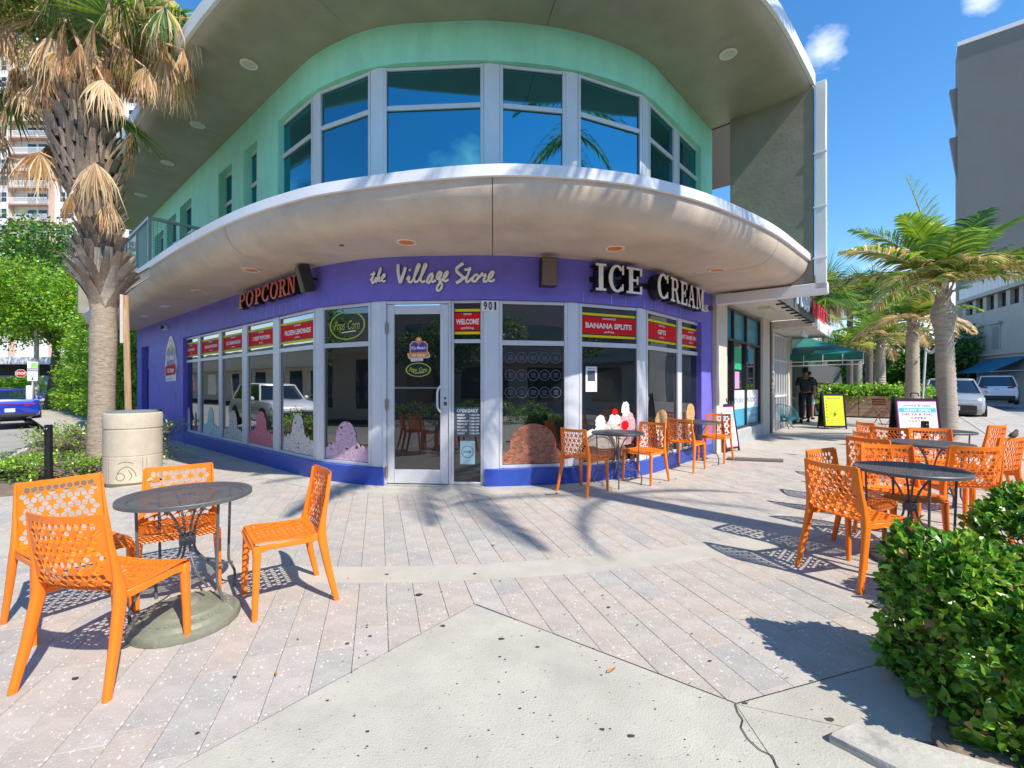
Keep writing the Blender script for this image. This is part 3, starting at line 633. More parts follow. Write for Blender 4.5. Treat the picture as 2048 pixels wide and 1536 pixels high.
# ---------------------------------------------------------------- printed window graphics
RDC = {}
def banner(gw, txt, w=1.0, flat=0, fs=1):
    f, res = gw; o, D, L, H, Nn = res[1]; b = MB(); U = Vector((0, 0, 1)); o = o+Nn*.002
    y0, y1 = H*.14, H*.84
    b.flat([(0, y0), (L, y0), (L, y0+.035), (0, y0+.035)], o, D, U, 1); b.flat([(0, y1-.035), (L, y1-.035), (L, y1), (0, y1)], o, D, U, 1)
    b.flat([(0, y0+.055), (L, y0+.055), (L, y1-.055), (0, y1-.055)], o, D, U, 0)
    b.flat([(0, y0+.035), (L, y0+.035), (L, y0+.055), (0, y0+.055)], o, D, U, 3); b.flat([(0, y1-.055), (L, y1-.055), (L, y1-.035), (0, y1-.035)], o, D, U, 3)
    c = o+D*L/2+U*((y0+y1)/2)+Nn*.0015; tw = min(L*.86, len(txt)*.062*fs)
    b.text(txt, c, D, U, .072*fs, tw, 2, bold=.035)
    q = min(.24, L*.3)
    for dz in (.092, .108): b.flat([(-q/2, dz), (q/2, dz), (q/2, dz+.006), (-q/2, dz+.006)], c, D, U, 2)
    for s in (-1, 1):
        for k in range(3): b.flat([(s*(.012+.032*k)+.013*math.cos(a_*math.pi/4), -.085-.004*k+.013*math.sin(a_*math.pi/4)) for a_ in range(8)], c, D, U, 2); b.flat([(s*(.012+.032*k)+.007*math.cos(a_*math.pi/4), -.085-.004*k+.007*math.sin(a_*math.pi/4)) for a_ in range(8)], c+Nn*.0008, D, U, 0)
    b.build('banner', [M['red'], M['yellow'], M['pwhite'], M['black']], f, smooth=0, label='printed strip reading '+txt.lower())
for i, tx, fs in ((0, 'COLD DRINKS', .8), (1, 'CHOCOLATE POPCORN', .8), (2, 'ICE CREAM SODAS', .85), (3, 'CHEESY POPCORN', .9), (4, 'FROZEN LEMONADE', 1), (7, 'BANANA SPLITS', 1), (8, 'GIFTS', .95), (9, 'HOT CARAMEL POPCORN', .9)): banner(GW[i], tx, fs=fs)
banner(SIDE, 'WELCOME', fs=.95)
# flavours: pile of ice cream printed on each lower pane
def scoopmat(nm, c, spots=None, dark=None):
    return mat(nm, c, .5, var=.3, vscale=14, bump=.6, bscale=28, stretch=(1, 1, 1.9), stain=[(tuple(x**1.4*.6 for x in c), 24, .50, .10, .55), (tuple(min(.95, x*1.5+.06) for x in c), 34, .54, .08, .5)]+([(dark, 7, .63, .02, .95)] if dark else []), speck=[(spots, 11, .42, .5, (1, 1, 1))] if spots else None)
def scoop(gw, m, cx, w, h, skirt, seed, layers=1, m2=None):
    f, res = gw; o, D, L, H, Nn = res[0]; U = Vector((0, 0, 1)); r = random.Random(seed); b = MB(); o = o+Nn*.002
    x0, x1 = max(0.004, cx-w*1.2), min(L-.004, cx+w*1.2)
    if skirt:
        n = 46; P = [(x0, .0), (x1, .0)]
        for i in range(n+1):
            q = i/n; x = x1-(x1-x0)*q; e = 1-abs(2*q-1)
            P.append((x, skirt*(.42+.42*e**.7+.16*abs(math.sin(i*.62+seed))+r.uniform(-.02, .02))))
        b.flat(P, o, D, U, 0)
    P = []; top = h; n = 40; yb = skirt*.55
    for i in range(n+1):
        a = math.pi*i/n; P.append((cx+w*.5*math.cos(a)*(1-.0*i)+r.uniform(-.001, .001), yb+(top-yb)*math.sin(a)**.70))
    for i in range(13): q = i/12; P.append((cx-w*.5+w*q, yb-.03*abs(math.sin(i*1.7+seed))))
    b.flat(P, o+Nn*.0012, D, U, 1 if m2 else 0)
    b.build('ice_cream_print', [M[m] if isinstance(m, str) else m]+([m2] if m2 else []), f, smooth=0, label=None)
choc = mat('choc_print', (.36, .13, .07), .5, var=.35, vscale=9, bump=.8, bscale=22, stretch=(1, 1, 1.35), stain=[((.11, .035, .02), 16, .52, .12, .75), ((.60, .30, .19), 30, .55, .10, .65)]); cream = scoopmat('cookies_print', (.62, .58, .54), (.05, .04, .04), None)
pink = scoopmat('pink_print', (.66, .42, .52), (.06, .03, .05), None); straw = scoopmat('strawberry_print', (.62, .16, .20)); mintp = scoopmat('mint_print', (.55, .70, .64), (.1, .07, .05)); tan = scoopmat('tan_print', (.62, .56, .48), (.12, .07, .04)); vanilla = scoopmat('vanilla_print', (.74, .68, .56)); whip = scoopmat('whip_print', (.82, .80, .78)); cone = scoopmat('cone_print', (.62, .38, .16)); rose = scoopmat('rose_print', (.72, .42, .44)); cherry = mat('cherry_print', (.62, .01, .012), .2)
g = lambda i: GW[i][1][0][2]
scoop(GW[0], vanilla, g(0)*.35, .26, .55, .0, 1); scoop(GW[0], choc, g(0)*.78, .16, .45, 0, 2)
scoop(GW[1], mintp, g(1)*.5, .44, .60, .30, 3); scoop(GW[2], tan, g(2)*.5, .46, .58, .30, 4); scoop(GW[3], straw, g(3)*.5, .50, .62, .36, 5, m2=straw)
scoop(GW[4], cream, g(4)*.52, .46, .63, .38, 6); scoop(GW[5], pink, g(5)*.48, .42, .57, .33, 7); scoop(GW[6], choc, g(6)*.5, .66, .56, .30, 8)
# sundae print
f, res = GW[7]; o, D, L, H, Nn = res[0]; U = Vector((0, 0, 1)); o = o+Nn*.002
def blob(cx, cy, rx, ry, seed, n=28, j=.06):
    r = random.Random(seed); return [(cx+rx*math.cos(2*math.pi*i/n)*(1+r.uniform(-j, j)), cy+ry*math.sin(2*math.pi*i/n)*(1+r.uniform(-j, j))) for i in range(n)]
b = MB()
for k, (P, mi) in enumerate([(blob(L*.42, .14, L*.40, .14, 1, j=.02), 5), (blob(L*.2, .34, L*.16, .12, 2), 3), (blob(L*.40, .38, L*.18, .16, 3), 0), (blob(L*.62, .42, L*.2, .20, 4), 1), (blob(L*.84, .46, L*.15, .26, 5), 2),
    (blob(L*.34, .56, L*.09, .10, 6, j=.14), 0), (blob(L*.60, .60, L*.11, .08, 7, j=.18), 0), (blob(L*.80, .74, L*.08, .11, 8, j=.16), 0), (blob(L*.60, .70, L*.052, .05, 9, j=.01), 4), (blob(L*.79, .50, L*.07, .07, 10), 4), (blob(L*.5, .24, L*.3, .07, 11, j=.03), 3)]):
    b.flat(P, o+Nn*.001*k, D, U, mi)
b.build('sundae_print', [whip, tan, rose, vanilla, cherry, choc], f, smooth=0)
b = MB(); b.flat([(.08, 1.0), (.27, 1.0), (.27, 1.36), (.08, 1.36)], o, D, U, 0); b.flat([(.11, 1.15), (.24, 1.15), (.24, 1.30), (.11, 1.30)], o+Nn*.001, D, U, 1); b.text('NOTICE', o+D*.175+U*1.33+Nn*.001, D, U, .02, .12, 2); b.build('notice_sheet', [M['pwhite'], M['slate'], M['black']], f, smooth=0)
for i, h in ((8, .66), (9, .72)):
    f, res = GW[i]; o, D, L, H, Nn = res[0]; o = o+Nn*.002; b = MB()
    b.flat([(L*.42, .02), (L*.52, .02), (L*.68, h*.68), (L*.30, h*.68)], o, D, U, 0); b.flat(blob(L*.49, h*.8, L*.21, h*.26, i), o+Nn*.001, D, U, 1); b.build('cone_print', [vanilla, cone], f, smooth=0)
# award rings print
f, res = GW[6]; o, D, L, H, Nn = res[0]; o = o+Nn*.002; rgm = mat('faded_print', (.10, .12, .14), .4)
for r_ in range(3):
    for c_ in range(5):
        cx, cz = L*(.13+.185*c_), H-.17-.24*r_; b = MB()
        for a_ in range(20): t0, t1 = a_*math.pi/10, (a_+1)*math.pi/10; b.flat([(cx+.078*math.cos(t0), cz+.078*math.sin(t0)), (cx+.078*math.cos(t1), cz+.078*math.sin(t1)), (cx+.069*math.cos(t1), cz+.069*math.sin(t1)), (cx+.069*math.cos(t0), cz+.069*math.sin(t0))], o, D, U, 0)
        for q in range(4): b.flat([(cx-.035+.004*(q % 2), cz-.03+.018*q), (cx+.035-.006*(q % 2), cz-.03+.018*q), (cx+.035, cz-.023+.018*q), (cx-.035, cz-.023+.018*q)], o, D, U, 0)
        b.build('award_ring', rgm, f, smooth=0)
# oval word mark used on door and left pane; shield logo used on door and wall
def oval(mb, o, D, U, Nn, w, h, ring, fill, txt):
    n = 48; E = lambda kx: [(w*kx*math.cos(2*math.pi*i/n), h*kx*math.sin(2*math.pi*i/n)) for i in range(n)]
    a, c = E(1), E(.92)
    for i in range(n): mb.flat([a[i], a[(i+1) % n], c[(i+1) % n], c[i]], o, D, U, ring if i % 48 > 8 and i < 42 else txt[1] if len(txt) > 1 and 0 else ring)
    if fill is not None: mb.flat(E(.9), o-Nn*.0006, D, U, fill)
    mb.text('Pops', o-D*w*.42+U*h*.02+Nn*.0008, D, U, h*.62, w*.62, ring, shear=.35, bold=.005); mb.text('Corn', o+D*w*.38+U*h*.02+Nn*.0008, D, U, h*.62, w*.66, ring, shear=.35, bold=.005)
    mb.flat([(-w*.3, -h*.52), (w*.5, -h*.45), (w*.5, -h*.38), (-w*.3, -h*.45)], o+Nn*.0008, D, U, 4)
def shield(mb, o, D, U, Nn, s, ribbon):
    def P(l, k=1): return [(x*s*k, y*s*k) for x, y in l]
    sh = [(-.42, -.25), (.42, -.25), (.42, .20), (.30, .34), (-.30, .34), (-.42, .20)]
    mb.flat(P(sh, 1.1), o, D, U, 4); mb.flat(P(sh, 1.05), o+Nn*.0007, D, U, 3 if ribbon == 'r' else 1); mb.flat(P(sh, .96), o+Nn*.0014, D, U, 0)
    mb.flat([(x*s, (y+.42)*s) for x, y in [(.16*math.cos(a*math.pi/10)*(1+.12*(a % 2)), .16*math.sin(a*math.pi/10)*(1+.12*(a % 2))) for a in range(20)]], o+Nn*.0021, D, U, 1)
    mb.flat([(x*s, (y+.42)*s) for x, y in [(-.09, .0), (.0, -.28), (.09, 0), (.0, .02)]], o+Nn*.0028, D, U, 1); mb.flat([(x*s, (y+.42)*s) for x, y in [(-.07, 0), (.07, 0), (.05, .08), (0, .15), (-.05, .08)]], o+Nn*.0035, D, U, 4)
    mb.text('Yo', o-D*.26*s+U*.03*s+Nn*.0035, D, U, .16*s, .24*s, 4, shear=.3, bold=.03); mb.text("Mama's", o+D*.13*s+U*.05*s+Nn*.0035, D, U, .15*s, .46*s, 4, shear=.3, bold=.03)
    R = [(-.56, -.22), (.50, -.16), (.58, -.38), (.48, -.46), (-.46, -.50), (-.52, -.42)]
    mb.flat(P(R, 1.04), o+Nn*.0042, D, U, 4); mb.flat(P(R, .98), o+Nn*.0049, D, U, 2 if ribbon == 'r' else 1)
    mb.text('ICE CREAM', o-U*.335*s+Nn*.0056, D, U, .11*s, .66*s, 4, bold=.03)
    R = [(-.42, -.53), (.22, -.50), (.24, -.62), (-.38, -.66)]; mb.flat(P(R), o+Nn*.0049, D, U, 4); mb.text('& GIFTS', o-U*.585*s-D*.08*s+Nn*.0056, D, U, .06*s, .46*s, 0, bold=.02)
PM = [M['purple_p'], M['orange_p'], M['red'], M['yellow'], M['pwhite'], M['black']]
o, D, L, H, Nn = DG; U = Vector((0, 0, 1))
b = MB(); shield(b, o+D*L*.53+U*1.66+Nn*.002, D, U, Nn, .27, 'o'); b.build('shield_logo', PM, door, smooth=0)
b = MB(); oval(b, o+D*L*.52+U*1.37+Nn*.002, D, U, Nn, .175, .095, 0, 5, ''); b.build('oval_logo', [M['green_p']]+PM[1:], door, smooth=0)
f, res = GW[5]; o, D, L, H, Nn = res[1]; b = MB(); oval(b, o+D*L*.5+U*H*.5+Nn*.002, D, U, Nn, L*.40, H*.42, 0, None, ''); b.build('oval_logo', [mat('dull_yellow_line', (.42, .45, .08), .4)]+PM[1:], f, smooth=0)
o, D, Nn = wframe(343, 2.08, WC, .004)
t = thing('wall_logo_sign', 'shield shaped ice cream logo sign with red ribbon on the plain violet wall', 'sign')
b = MB(); b.prism([(x*.95, y*.95) for x, y in [(-.5, -.62), (.5, -.6), (.6, -.2), (.44, .3), (.1, .62), (-.1, .62), (-.46, .3), (-.6, -.2)]], o, D, U, Nn*.012); b.build('backing', M['pwhite'], t)
b = MB(); shield(b, Vector((0, 0, 0)), Vector((1, 0, 0)), Vector((0, 0, 1)), Vector((0, -1, 0)), .70, 'r')
b.v = [tuple(o+D*x*1.38+U*z*1.28+Nn*(.016-y)) for x, y, z in b.v]; b.build('logo_face', PM, t, smooth=0); rebase(t, o)
# opening hours + round sticker on the sidelight
f, res = SIDE; o, D, L, H, Nn = res[0]; o = o+Nn*.002; b = MB()
b.flat([(0, .62), (L, .62), (L, 1.02), (0, 1.02)], o, D, U, 0); b.text('OPEN DAILY', o+D*L/2+U*.975+Nn*.001, D, U, .045, L*.8, 1, bold=.035)
for i, (dn, hr) in enumerate([('MONDAY', '11AM-11PM'), ('TUESDAY', '11AM-11PM'), ('WEDNESDAY', '11AM-11PM'), ('THURSDAY', '11AM-11PM'), ('FRIDAY', '11AM-1AM'), ('SATURDAY', '11AM-1AM'), ('SUNDAY', '11AM-11PM')]):
    z = .915-.042*i; b.text(dn, o+D*.04+U*z+Nn*.001, D, U, .024, .018*len(dn), 1, bold=.03, align='L'); b.text(hr, o+D*L*.58+U*z+Nn*.001, D, U, .024, .0155*len(hr), 1, bold=.03, align='L')
b.build('opening_hours', [M['slate'], M['pwhite']], f, smooth=0)
b = MB(); b.flat([(L*.22, .24), (L*.78, .24), (L*.78, .56), (L*.22, .56)], o, D, U, 0); c = o+D*L*.5+U*.41+Nn*.001
for a_ in range(24): t0, t1 = a_*math.pi/12, (a_+.7)*math.pi/12; b.flat([(.085*math.cos(t0), .085*math.sin(t0)), (.085*math.cos(t1), .085*math.sin(t1)), (.074*math.cos(t1), .074*math.sin(t1)), (.074*math.cos(t0), .074*math.sin(t0))], c, D, U, 1)
b.text('KOSHER', c, D, U, .035, .11, 1, bold=.02); b.build('round_sticker', [M['teal_p'], M['slate']], f, smooth=0)
rebase(shop, (-.4, 8.5, 0))
# ---------------------------------------------------------------- ground
fleck = (.66, .63, .60)
def pav(i, c): return mat('paver_%d' % i, c, .75, var=.16, vscale=6, bump=.35, bscale=90, stain=[((.24, .22, .21), 3.2, .60, .16, .45), ((.42, .33, .28), 2.1, .58, .2, .45)],
    speck=[(fleck, 55, .36, .62, (1, .55, 1)), ((.10, .09, .09), 30, .13, .16, (1, 1, 1)), ((.62, .59, .56), 120, .36, .6, (1, .7, 1)), (fleck, 26, .24, .42, (.6, 1, 1))])
PAV = [pav(0, (.43, .385, .335)), pav(1, (.455, .39, .335)), pav(2, (.405, .38, .345)), pav(3, (.45, .41, .365)), pav(4, (.385, .362, .33))]
conc = mat('broom_concrete', (.47, .435, .37), .8, var=.15, vscale=1.8, bump=.35, bscale=120, stain=[((.33, .31, .27), 1.3, .52, .16, .6), ((.50, .46, .40), 5, .6, .1, .5), ((.42, .30, .2), 3.7, .70, .04, .45)],
    speck=[((.13, .12, .11), 21, .13, .4, (1, 1.4, 1)), ((.20, .19, .17), 40, .16, .30, (1, 1.5, 1)), ((.60, .57, .52), 55, .2, .25, (1, 1, 1)), ((.30, .28, .25), 60, .3, .35, (1, 1.3, 1))])
walk = mat('sidewalk_concrete', (.46, .415, .36), .8, var=.12, vscale=2, bump=.3, bscale=90, stain=[((.31, .29, .27), 1.1, .54, .2, .5)], speck=[((.25, .23, .21), 22, .15, .3, (1, 1, 1))])
road = mat('bleached_asphalt', (.36, .34, .31), .85, var=.16, vscale=.9, bump=.4, bscale=60, stain=[((.22, .21, .2), .5, .52, .2, .5), ((.16, .15, .15), 3, .68, .06, .5)], speck=[((.2, .19, .18), 30, .2, .3, (1, 1, 1))])
kerbm = mat('kerb_concrete', (.47, .44, .38), .8, var=.16, vscale=5, bump=.4, bscale=50, stain=[((.2, .19, .17), 4, .6, .1, .6)])
soil = mat('mulch_soil', (.20, .155, .11), .95, var=.4, vscale=12, bump=1, bscale=40)
sand = mat('joint_sand', (.17, .155, .135), .95, var=.3, vscale=20)
def sheet(name, poly, z, m, thick=0, step=0, kind='structure', bev=0):
    b = MB(); n = len(poly); top = [(p[0], p[1], gz(p[0], p[1])+z) for p in poly]
    ar = sum(poly[i][0]*poly[(i+1) % n][1]-poly[(i+1) % n][0]*poly[i][1] for i in range(n))
    if ar < 0: top = top[::-1]
    b.add(top, [tuple(range(n))])
    if thick:
        k = len(b.v); b.add([(x, y, z_-thick) for x, y, z_ in top], []); 
        for i in range(n): b.f.append((i, i+n, (i+1) % n+n, (i+1) % n)); b.m.append(0)
    o = b.build(name, m, smooth=0, bevel=bev); return tag(o, kind=kind)
S1 = Vector((-13.42, 13.74)); far = S1+LDp*46
sheet('road', [(-400, -60), (400, -60), (400, 800), (-400, 800)], -.155, road)
g_ = lambda x, y: G(x, y).to_2d()
C1 = Vector((9.7, 8.6)); C2 = C1+RDp*40
plaza = [far, S1, g_(128, 872), g_(95, 872), g_(55, 885), g_(10, 912), (-9.6, 6.2), (-8.6, 3), (-7, -6), (5, -7), (5.2, .0), (5.3, 2.2), (6.4, 4.4), (8.2, 6.9), C1, C2, C2+LDp*10, Vector((-4, 44)), far+RDp*6]
sheet('plaza_slab', plaza, -.03, sand, thick=.3)
def kerb(name, P, w=.15, h=.0, inn=1):
    b = MB(); o = offs(P, 0); i = offs(P, -w)
    b.loft([[Vector((*a, gz(*a)-.35)), Vector((*a, gz(*a)+h-.02)), Vector((*(a.lerp(c, .15)), gz(*a)+h)), Vector((*c, gz(*c)+h)), Vector((*c, gz(*c)-.35))] for a, c in zip(o, i)]); return tag(b.build(name, kerbm, smooth=40), kind='structure')
kerb('kerb', [Vector(p) for p in [far, S1, g_(128, 872), g_(95, 872), g_(55, 885), g_(10, 912), (-9.6, 6.2), (-8.6, 3), (-7, -6)]], h=.008)
kerb('kerb', [Vector(p) for p in [(5, -7), (5.2, .0), (5.3, 2.2), (6.4, 4.4), (8.2, 6.9), C1, C2]], h=.008)
# sidewalk slabs on the two flanks, scored in panels
def slabrow(o, u, v, nu, nv, su, sv, skip=None):
    for i in range(nu):
        for j in range(nv):
            p = o+u*(su*i)+v*(sv*j)
            if skip and skip(p+u*su/2+v*sv/2): continue
            c = [p+u*.006+v*.006, p+u*(su-.006)+v*.006, p+u*(su-.006)+v*(sv-.006), p+u*.006+v*(sv-.006)]
            b = MB(); b.add([(q.x, q.y, gz(q.x, q.y)-.004) for q in c]+[(q.x, q.y, gz(q.x, q.y)-.03) for q in c], [(0, 1, 2, 3), (0, 4, 5, 1), (1, 5, 6, 2), (2, 6, 7, 3), (3, 7, 4, 0)])
            SL.append(b)
SL = []
PU = Vector((-.2815, .9596)); PV = Vector((.9596, .2815))
def in_poly(p, P):
    c = False; n = len(P)
    for i in range(n):
        a, b = P[i], P[(i+1) % n]
        if (a[1] > p[1]) != (b[1] > p[1]) and p[0] < (b[0]-a[0])*(p[1]-a[1])/(b[1]-a[1])+a[0]: c = not c
    return c
def fdist(p): return (p-near(WC, p)).length
def zone(p):
    """paved with blocks here?"""
    if not in_poly(p, plaza): return False
    r = (p-C1).dot(RDp) ; s = (p-Vector((3.8, 8.9))).dot(RDp); l = (p-Vector((-8.24, 11.37))).dot(LDp)
    return s < .9 and l < -.5
slabrow(Vector((3.9, 8.75))+RDp*.95, RDp, NR.to_2d(), 16, 5, 1.5, 1.22)
slabrow(Vector((-8.6, 11.66))-LDp*.3+NL.to_2d()*-.1, LDp, NL.to_2d(), 22, 2, 1.5, .98)
r_ = random.Random(5)
sw = thing('sidewalk', 'scored concrete sidewalk slabs along both flanks of the corner building', 'sidewalk')
del sw['category'], sw['label']; sw['kind'] = 'structure'
for b in SL: b.build('slab', walk, sw, smooth=0)
# paving blocks
blocks = []
BW = .1775
tri_px = [(950, 1207), (1400, 1376), (1472, 1407), (1590, 1376), (1777, 1322), (2300, 1185), (2600, 1700), (40, 1700), (350, 1536)]
tri = [g_(*p) for p in tri_px]
def arc(R, n, a0, a1): return [Vector((-1.1+R*math.cos(math.radians(a0+(a1-a0)*i/n)), 12.1+R*math.sin(math.radians(a0+(a1-a0)*i/n)))) for i in range(n+1)]
bandR = (8.62, 8.90)
for i in range(-75, 75):
    t = -9 + r_.uniform(0, .5)
    while t < 13:
        Lb = r_.choice((.36, .54, .54, .72)); c = PV*(BW*(i+.5)+.05)+PU*(t+Lb/2); t0 = t; t += Lb
        if not zone(c): continue
        blocks.append((c, Lb))
BLDP = list(WC)+[WC[-1]+LDp*12, WC[0]+RDp*9]
base = offs(WC, .24)
blocks = [(c, L) for c, L in blocks if not in_poly(c, BLDP) and not in_poly(c, list(base)+[WC[-1]+LDp*12, WC[0]+RDp*9])]
def covered(c):
    R = (c-Vector((-1.1, 12.1))).length
    return bandR[0]+.02 < R < bandR[1]-.02 or in_poly(c, tri)
blocks = [(c, L) for c, L in blocks if not all(covered(c+PV*(BW/2*i)+PU*(L/2*j)) for i in (-1, 1) for j in (-1, 0, 1))]
blocks.sort(key=lambda q: (q[0].y if (q[0].y > 1.45 and abs(q[0].x) < q[0].y*1.14+.1) else 99))
pv = thing('paving', 'speckled pink grey block paving', 'paving'); del pv['category'], pv['label']; pv['kind'] = 'structure'
nz_ = Vector((-.0075, -.0045, 1)).normalized(); ux = Vector((*PV, .0075*PV.x+.0045*PV.y)).normalized(); uy = nz_.cross(ux)
Rm = Matrix((ux, uy, nz_)).transposed().to_4x4()
_bm = {}
def block_mesh(L, mi):
    k = (L, mi)
    if k not in _bm:
        a, c, e = BW/2-.0013, L/2-.001, .002; b = MB()
        b.loft([[Vector((x*q, y*w_, z)) for x, y in ((-1, -1), (1, -1), (1, 1), (-1, 1))] for q, w_, z in ((a, c, -.028), (a, c, -e), (a-e, c-e, 0))], 0)
        o = b.build('brick', PAV[mi], smooth=0); _bm[k] = o.data; bpy.data.objects.remove(o)
    return _bm[k]
rest = MB(); rv = []
for n_, (c, L) in enumerate(blocks):
    mi = r_.choice((0, 0, 1, 1, 2, 3, 4)); dz = r_.uniform(-.0012, .0012)
    T = Matrix.Translation(Vector((c.x, c.y, gz(c.x, c.y)+dz)))@Rm
    if n_ < 296:
        o = bpy.data.objects.new('brick', block_mesh(L, mi)); COL.objects.link(o); o.parent = pv; o.matrix_local = T
    else:
        me = block_mesh(L, 0); b0 = len(rest.v); rest.v += [tuple(T@v.co) for v in me.vertices]; rest.f += [tuple(b0+i for i in p.vertices) for p in me.polygons]; rest.m += [mi]*len(me.polygons)
rest.build('brick_field', PAV, pv, smooth=0, kind='stuff')
# concrete overlays: arc bands, foreground triangle, strip along the walls
A = arc(bandR[0], 60, -160, -20); B = arc(bandR[1], 60, -160, -20)
def ribbon(name, A, B, z, m):
    b = MB(); V_ = [(p.x, p.y, gz(*p)+z) for p in A]+[(p.x, p.y, gz(*p)+z) for p in B]+[(p.x, p.y, gz(*p)-.02) for p in A]+[(p.x, p.y, gz(*p)-.02) for p in B]; n = len(A)
    b.add(V_, [(i, n+i, n+i+1, i+1) for i in range(n-1)]+[(2*n+i, i, i+1, 2*n+i+1) for i in range(n-1)]+[(n+i, 3*n+i, 3*n+i+1, n+i+1) for i in range(n-1)]); return tag(b.build(name, m, smooth=0), kind='structure')
keep = [i for i in range(len(A)) if in_poly(A[i], plaza) and (A[i]-Vector((3.8, 8.9))).dot(RDp) < 1.0 and A[i].y > 1]
ribbon('concrete_band', A[keep[0]:keep[-1]+1], B[keep[0]:keep[-1]+1], .0035, conc)
W1 = sub(WC, 1.0, WS[-1]-.05, WS); ribbon('wall_apron', offs(W1, .42)[::-1], offs(W1, -.02)[::-1], .0045, conc)
# second light band right of the entrance and left rim
p1, p2 = g_(1330, 992), g_(1720, 905)
tp = [g_(*p) for p in tri_px]
def slab_poly(name, px, z, m=None):
    P = [g_(*p) if p[1] > 770 else p for p in px]; b = MB()
    b2 = sheet(name, P, z, m or conc, thick=.03); return b2
slab_poly('concrete_apron', [(950, 1207), (1400, 1376), (1470, 1406), (1556, 1536), (1590, 1700), (40, 1700), (350, 1536)], .0045)
slab_poly('concrete_apron', [(1473, 1408.5), (1700, 1456), (1656, 1480), (2300, 1845), (2300, 2000), (1593, 2000), (1559, 1536)], .0045)
slab_poly('concrete_apron', [(1474, 1406), (1777, 1322), (2300, 1185), (2300, 1560), (1704, 1454)], .0045)
# bed kerb in the right foreground
kp = [(1652, 1478), (1705, 1459), (1850, 1498), (2050, 1565), (2400, 1690)]
A2 = [g_(*p) for p in kp]
b = MB(); P1 = [g_(*p) for p in ((1655, 1482), (1900, 1605), (2300, 1850))]; P2 = [g_(*p) for p in ((1705, 1459), (1990, 1545), (2500, 1690))]
b.loft([[Vector((*a, gz(*a)-.1)), Vector((*a, gz(*a)+.028)), Vector((*a.lerp(c, .10), gz(*a)+.042)), Vector((*c, gz(*c)+.042)), Vector((*c, gz(*c)-.1))] for a, c in zip(P1, P2)]); tag(b.build('bed_kerb', kerbm, smooth=30, bevel=.008), kind='structure')
# cracks, spots, litter
b = MB()
for x0, y0, x1, y1, w_ in ((952, 1206, 1472, 1405, .0030), (948, 1206, 350, 1536, .0007), (1474, 1405, 1777, 1321, .0022)):
    a, c = g_(x0, y0), g_(x1, y1); n = Vector((-(c-a).y, (c-a).x)).normalized()*w_; b.add([(*(a-n), gz(*a)+.006), (*(c-n), gz(*c)+.006), (*(c+n), gz(*c)+.006), (*(a+n), gz(*a)+.006)], [(0, 1, 2, 3)])
tag(b.build('slab_joint', M['dark'], smooth=0), kind='structure')
b = MB()
for st in ([(1470, 1407), (1476, 1425), (1486, 1440), (1482, 1455), (1496, 1478), (1520, 1500), (1545, 1512), (1556, 1540)],):
    Q = [g_(*p) for p in st]; 
    for a, c in zip(Q, Q[1:]):
        n = Vector((-(c-a).y, (c-a).x)).normalized()*.0022; b.add([(*(a-n), gz(*a)+.009), (*(c-n), gz(*c)+.009), (*(c+n), gz(*c)+.009), (*(a+n), gz(*a)+.009)], [(0, 1, 2, 3)])
tag(b.build('crack', M['dark'], smooth=0), kind='structure')
gum = mat('gum_spot', (.05, .048, .045), .8); leafm = mat('fallen_leaf', (.42, .20, .05), .6, var=.3)
b = MB(); r2 = random.Random(11)
spots = [(1003, 1276, 9), (1262, 1471, 9), (1205, 1458, 7), (886, 1250, 8), (1075, 1292, 7), (740, 1270, 5), (838, 1187, 10), (1218, 1212, 6), (1000, 1312, 4), (735, 1462, 5), (655, 1400, 5), (150, 1355, 8), (470, 1352, 7), (306, 1211, 6), (1490, 1405, 8), (1660, 1438, 12), (985, 1088, 5), (774, 1146, 5), (950, 1145, 5), (695, 1285, 6), (300, 1220, 5), (395, 1465, 6), (1040, 1416, 5), (1420, 1320, 5)]
spots += [(r2.uniform(500, 1600), r2.uniform(1150, 1530), r2.uniform(1.5, 3.5)) for _ in range(130)]
for x, y, s in spots:
    c = g_(x, y); R = s*.72/FPX*c.y; a0 = r2.uniform(0, 3); n = 9; k = [R*r2.uniform(.6, 1.1) for _ in range(n)]
    b.add([(c.x+k[i]*math.cos(a0+i*2*math.pi/n)*1.2, c.y+k[i]*math.sin(a0+i*2*math.pi/n)*.8, gz(*c)+.0075) for i in range(n)], [tuple(range(n))])
tag(b.build('gum_spots', gum, smooth=0), kind='stuff')
def litter(px, py, s, rz, label, col=leafm):
    c = G(px, py, .008); b = MB(); n = 8
    P = [(-s, 0, .002), (-s*.3, s*.3, .010), (s*.5, s*.24, .004), (s, 0, .012), (s*.4, -s*.28, .006), (-s*.4, -s*.26, .003)]
    b.add(P+[(0, 0, .001)], [(i, (i+1) % 6, 6) for i in range(6)]); o = b.build('fallen_leaf', col, smooth=0); o.location = c; o.rotation_euler = (0, 0, rz); tag(o, label, 'leaf')
litter(1222, 1338, .03, .5, 'curled orange brown leaf on the foreground concrete'); litter(552, 1344, .02, 2, 'small orange leaf on the paving left of the foreground concrete')
litter(252, 1290, .025, 1, 'green leaf on the ground by the umbrella base', mat('green_leaf', (.12, .26, .04), .5)); litter(1730, 1487, .03, 2.6, 'dark dry leaf on the bed kerb', mat('dry_leaf', (.08, .07, .045), .7))
# floor grate / mat right of the entrance tables
c = G(1452, 915, .012); b = MB(); b.obox(c, v3(Vector((.85, -.28)), 0), v3(Vector((.16, .26)), 0), (0, 0, .012)); o = b.build('utility_cover', mat('cover_metal', (.13, .11, .09), .7, var=.3, vscale=30, bump=.5, bscale=200)); tag(o, 'flat dark utility cover in the sidewalk by the furthest bistro table', 'cover')
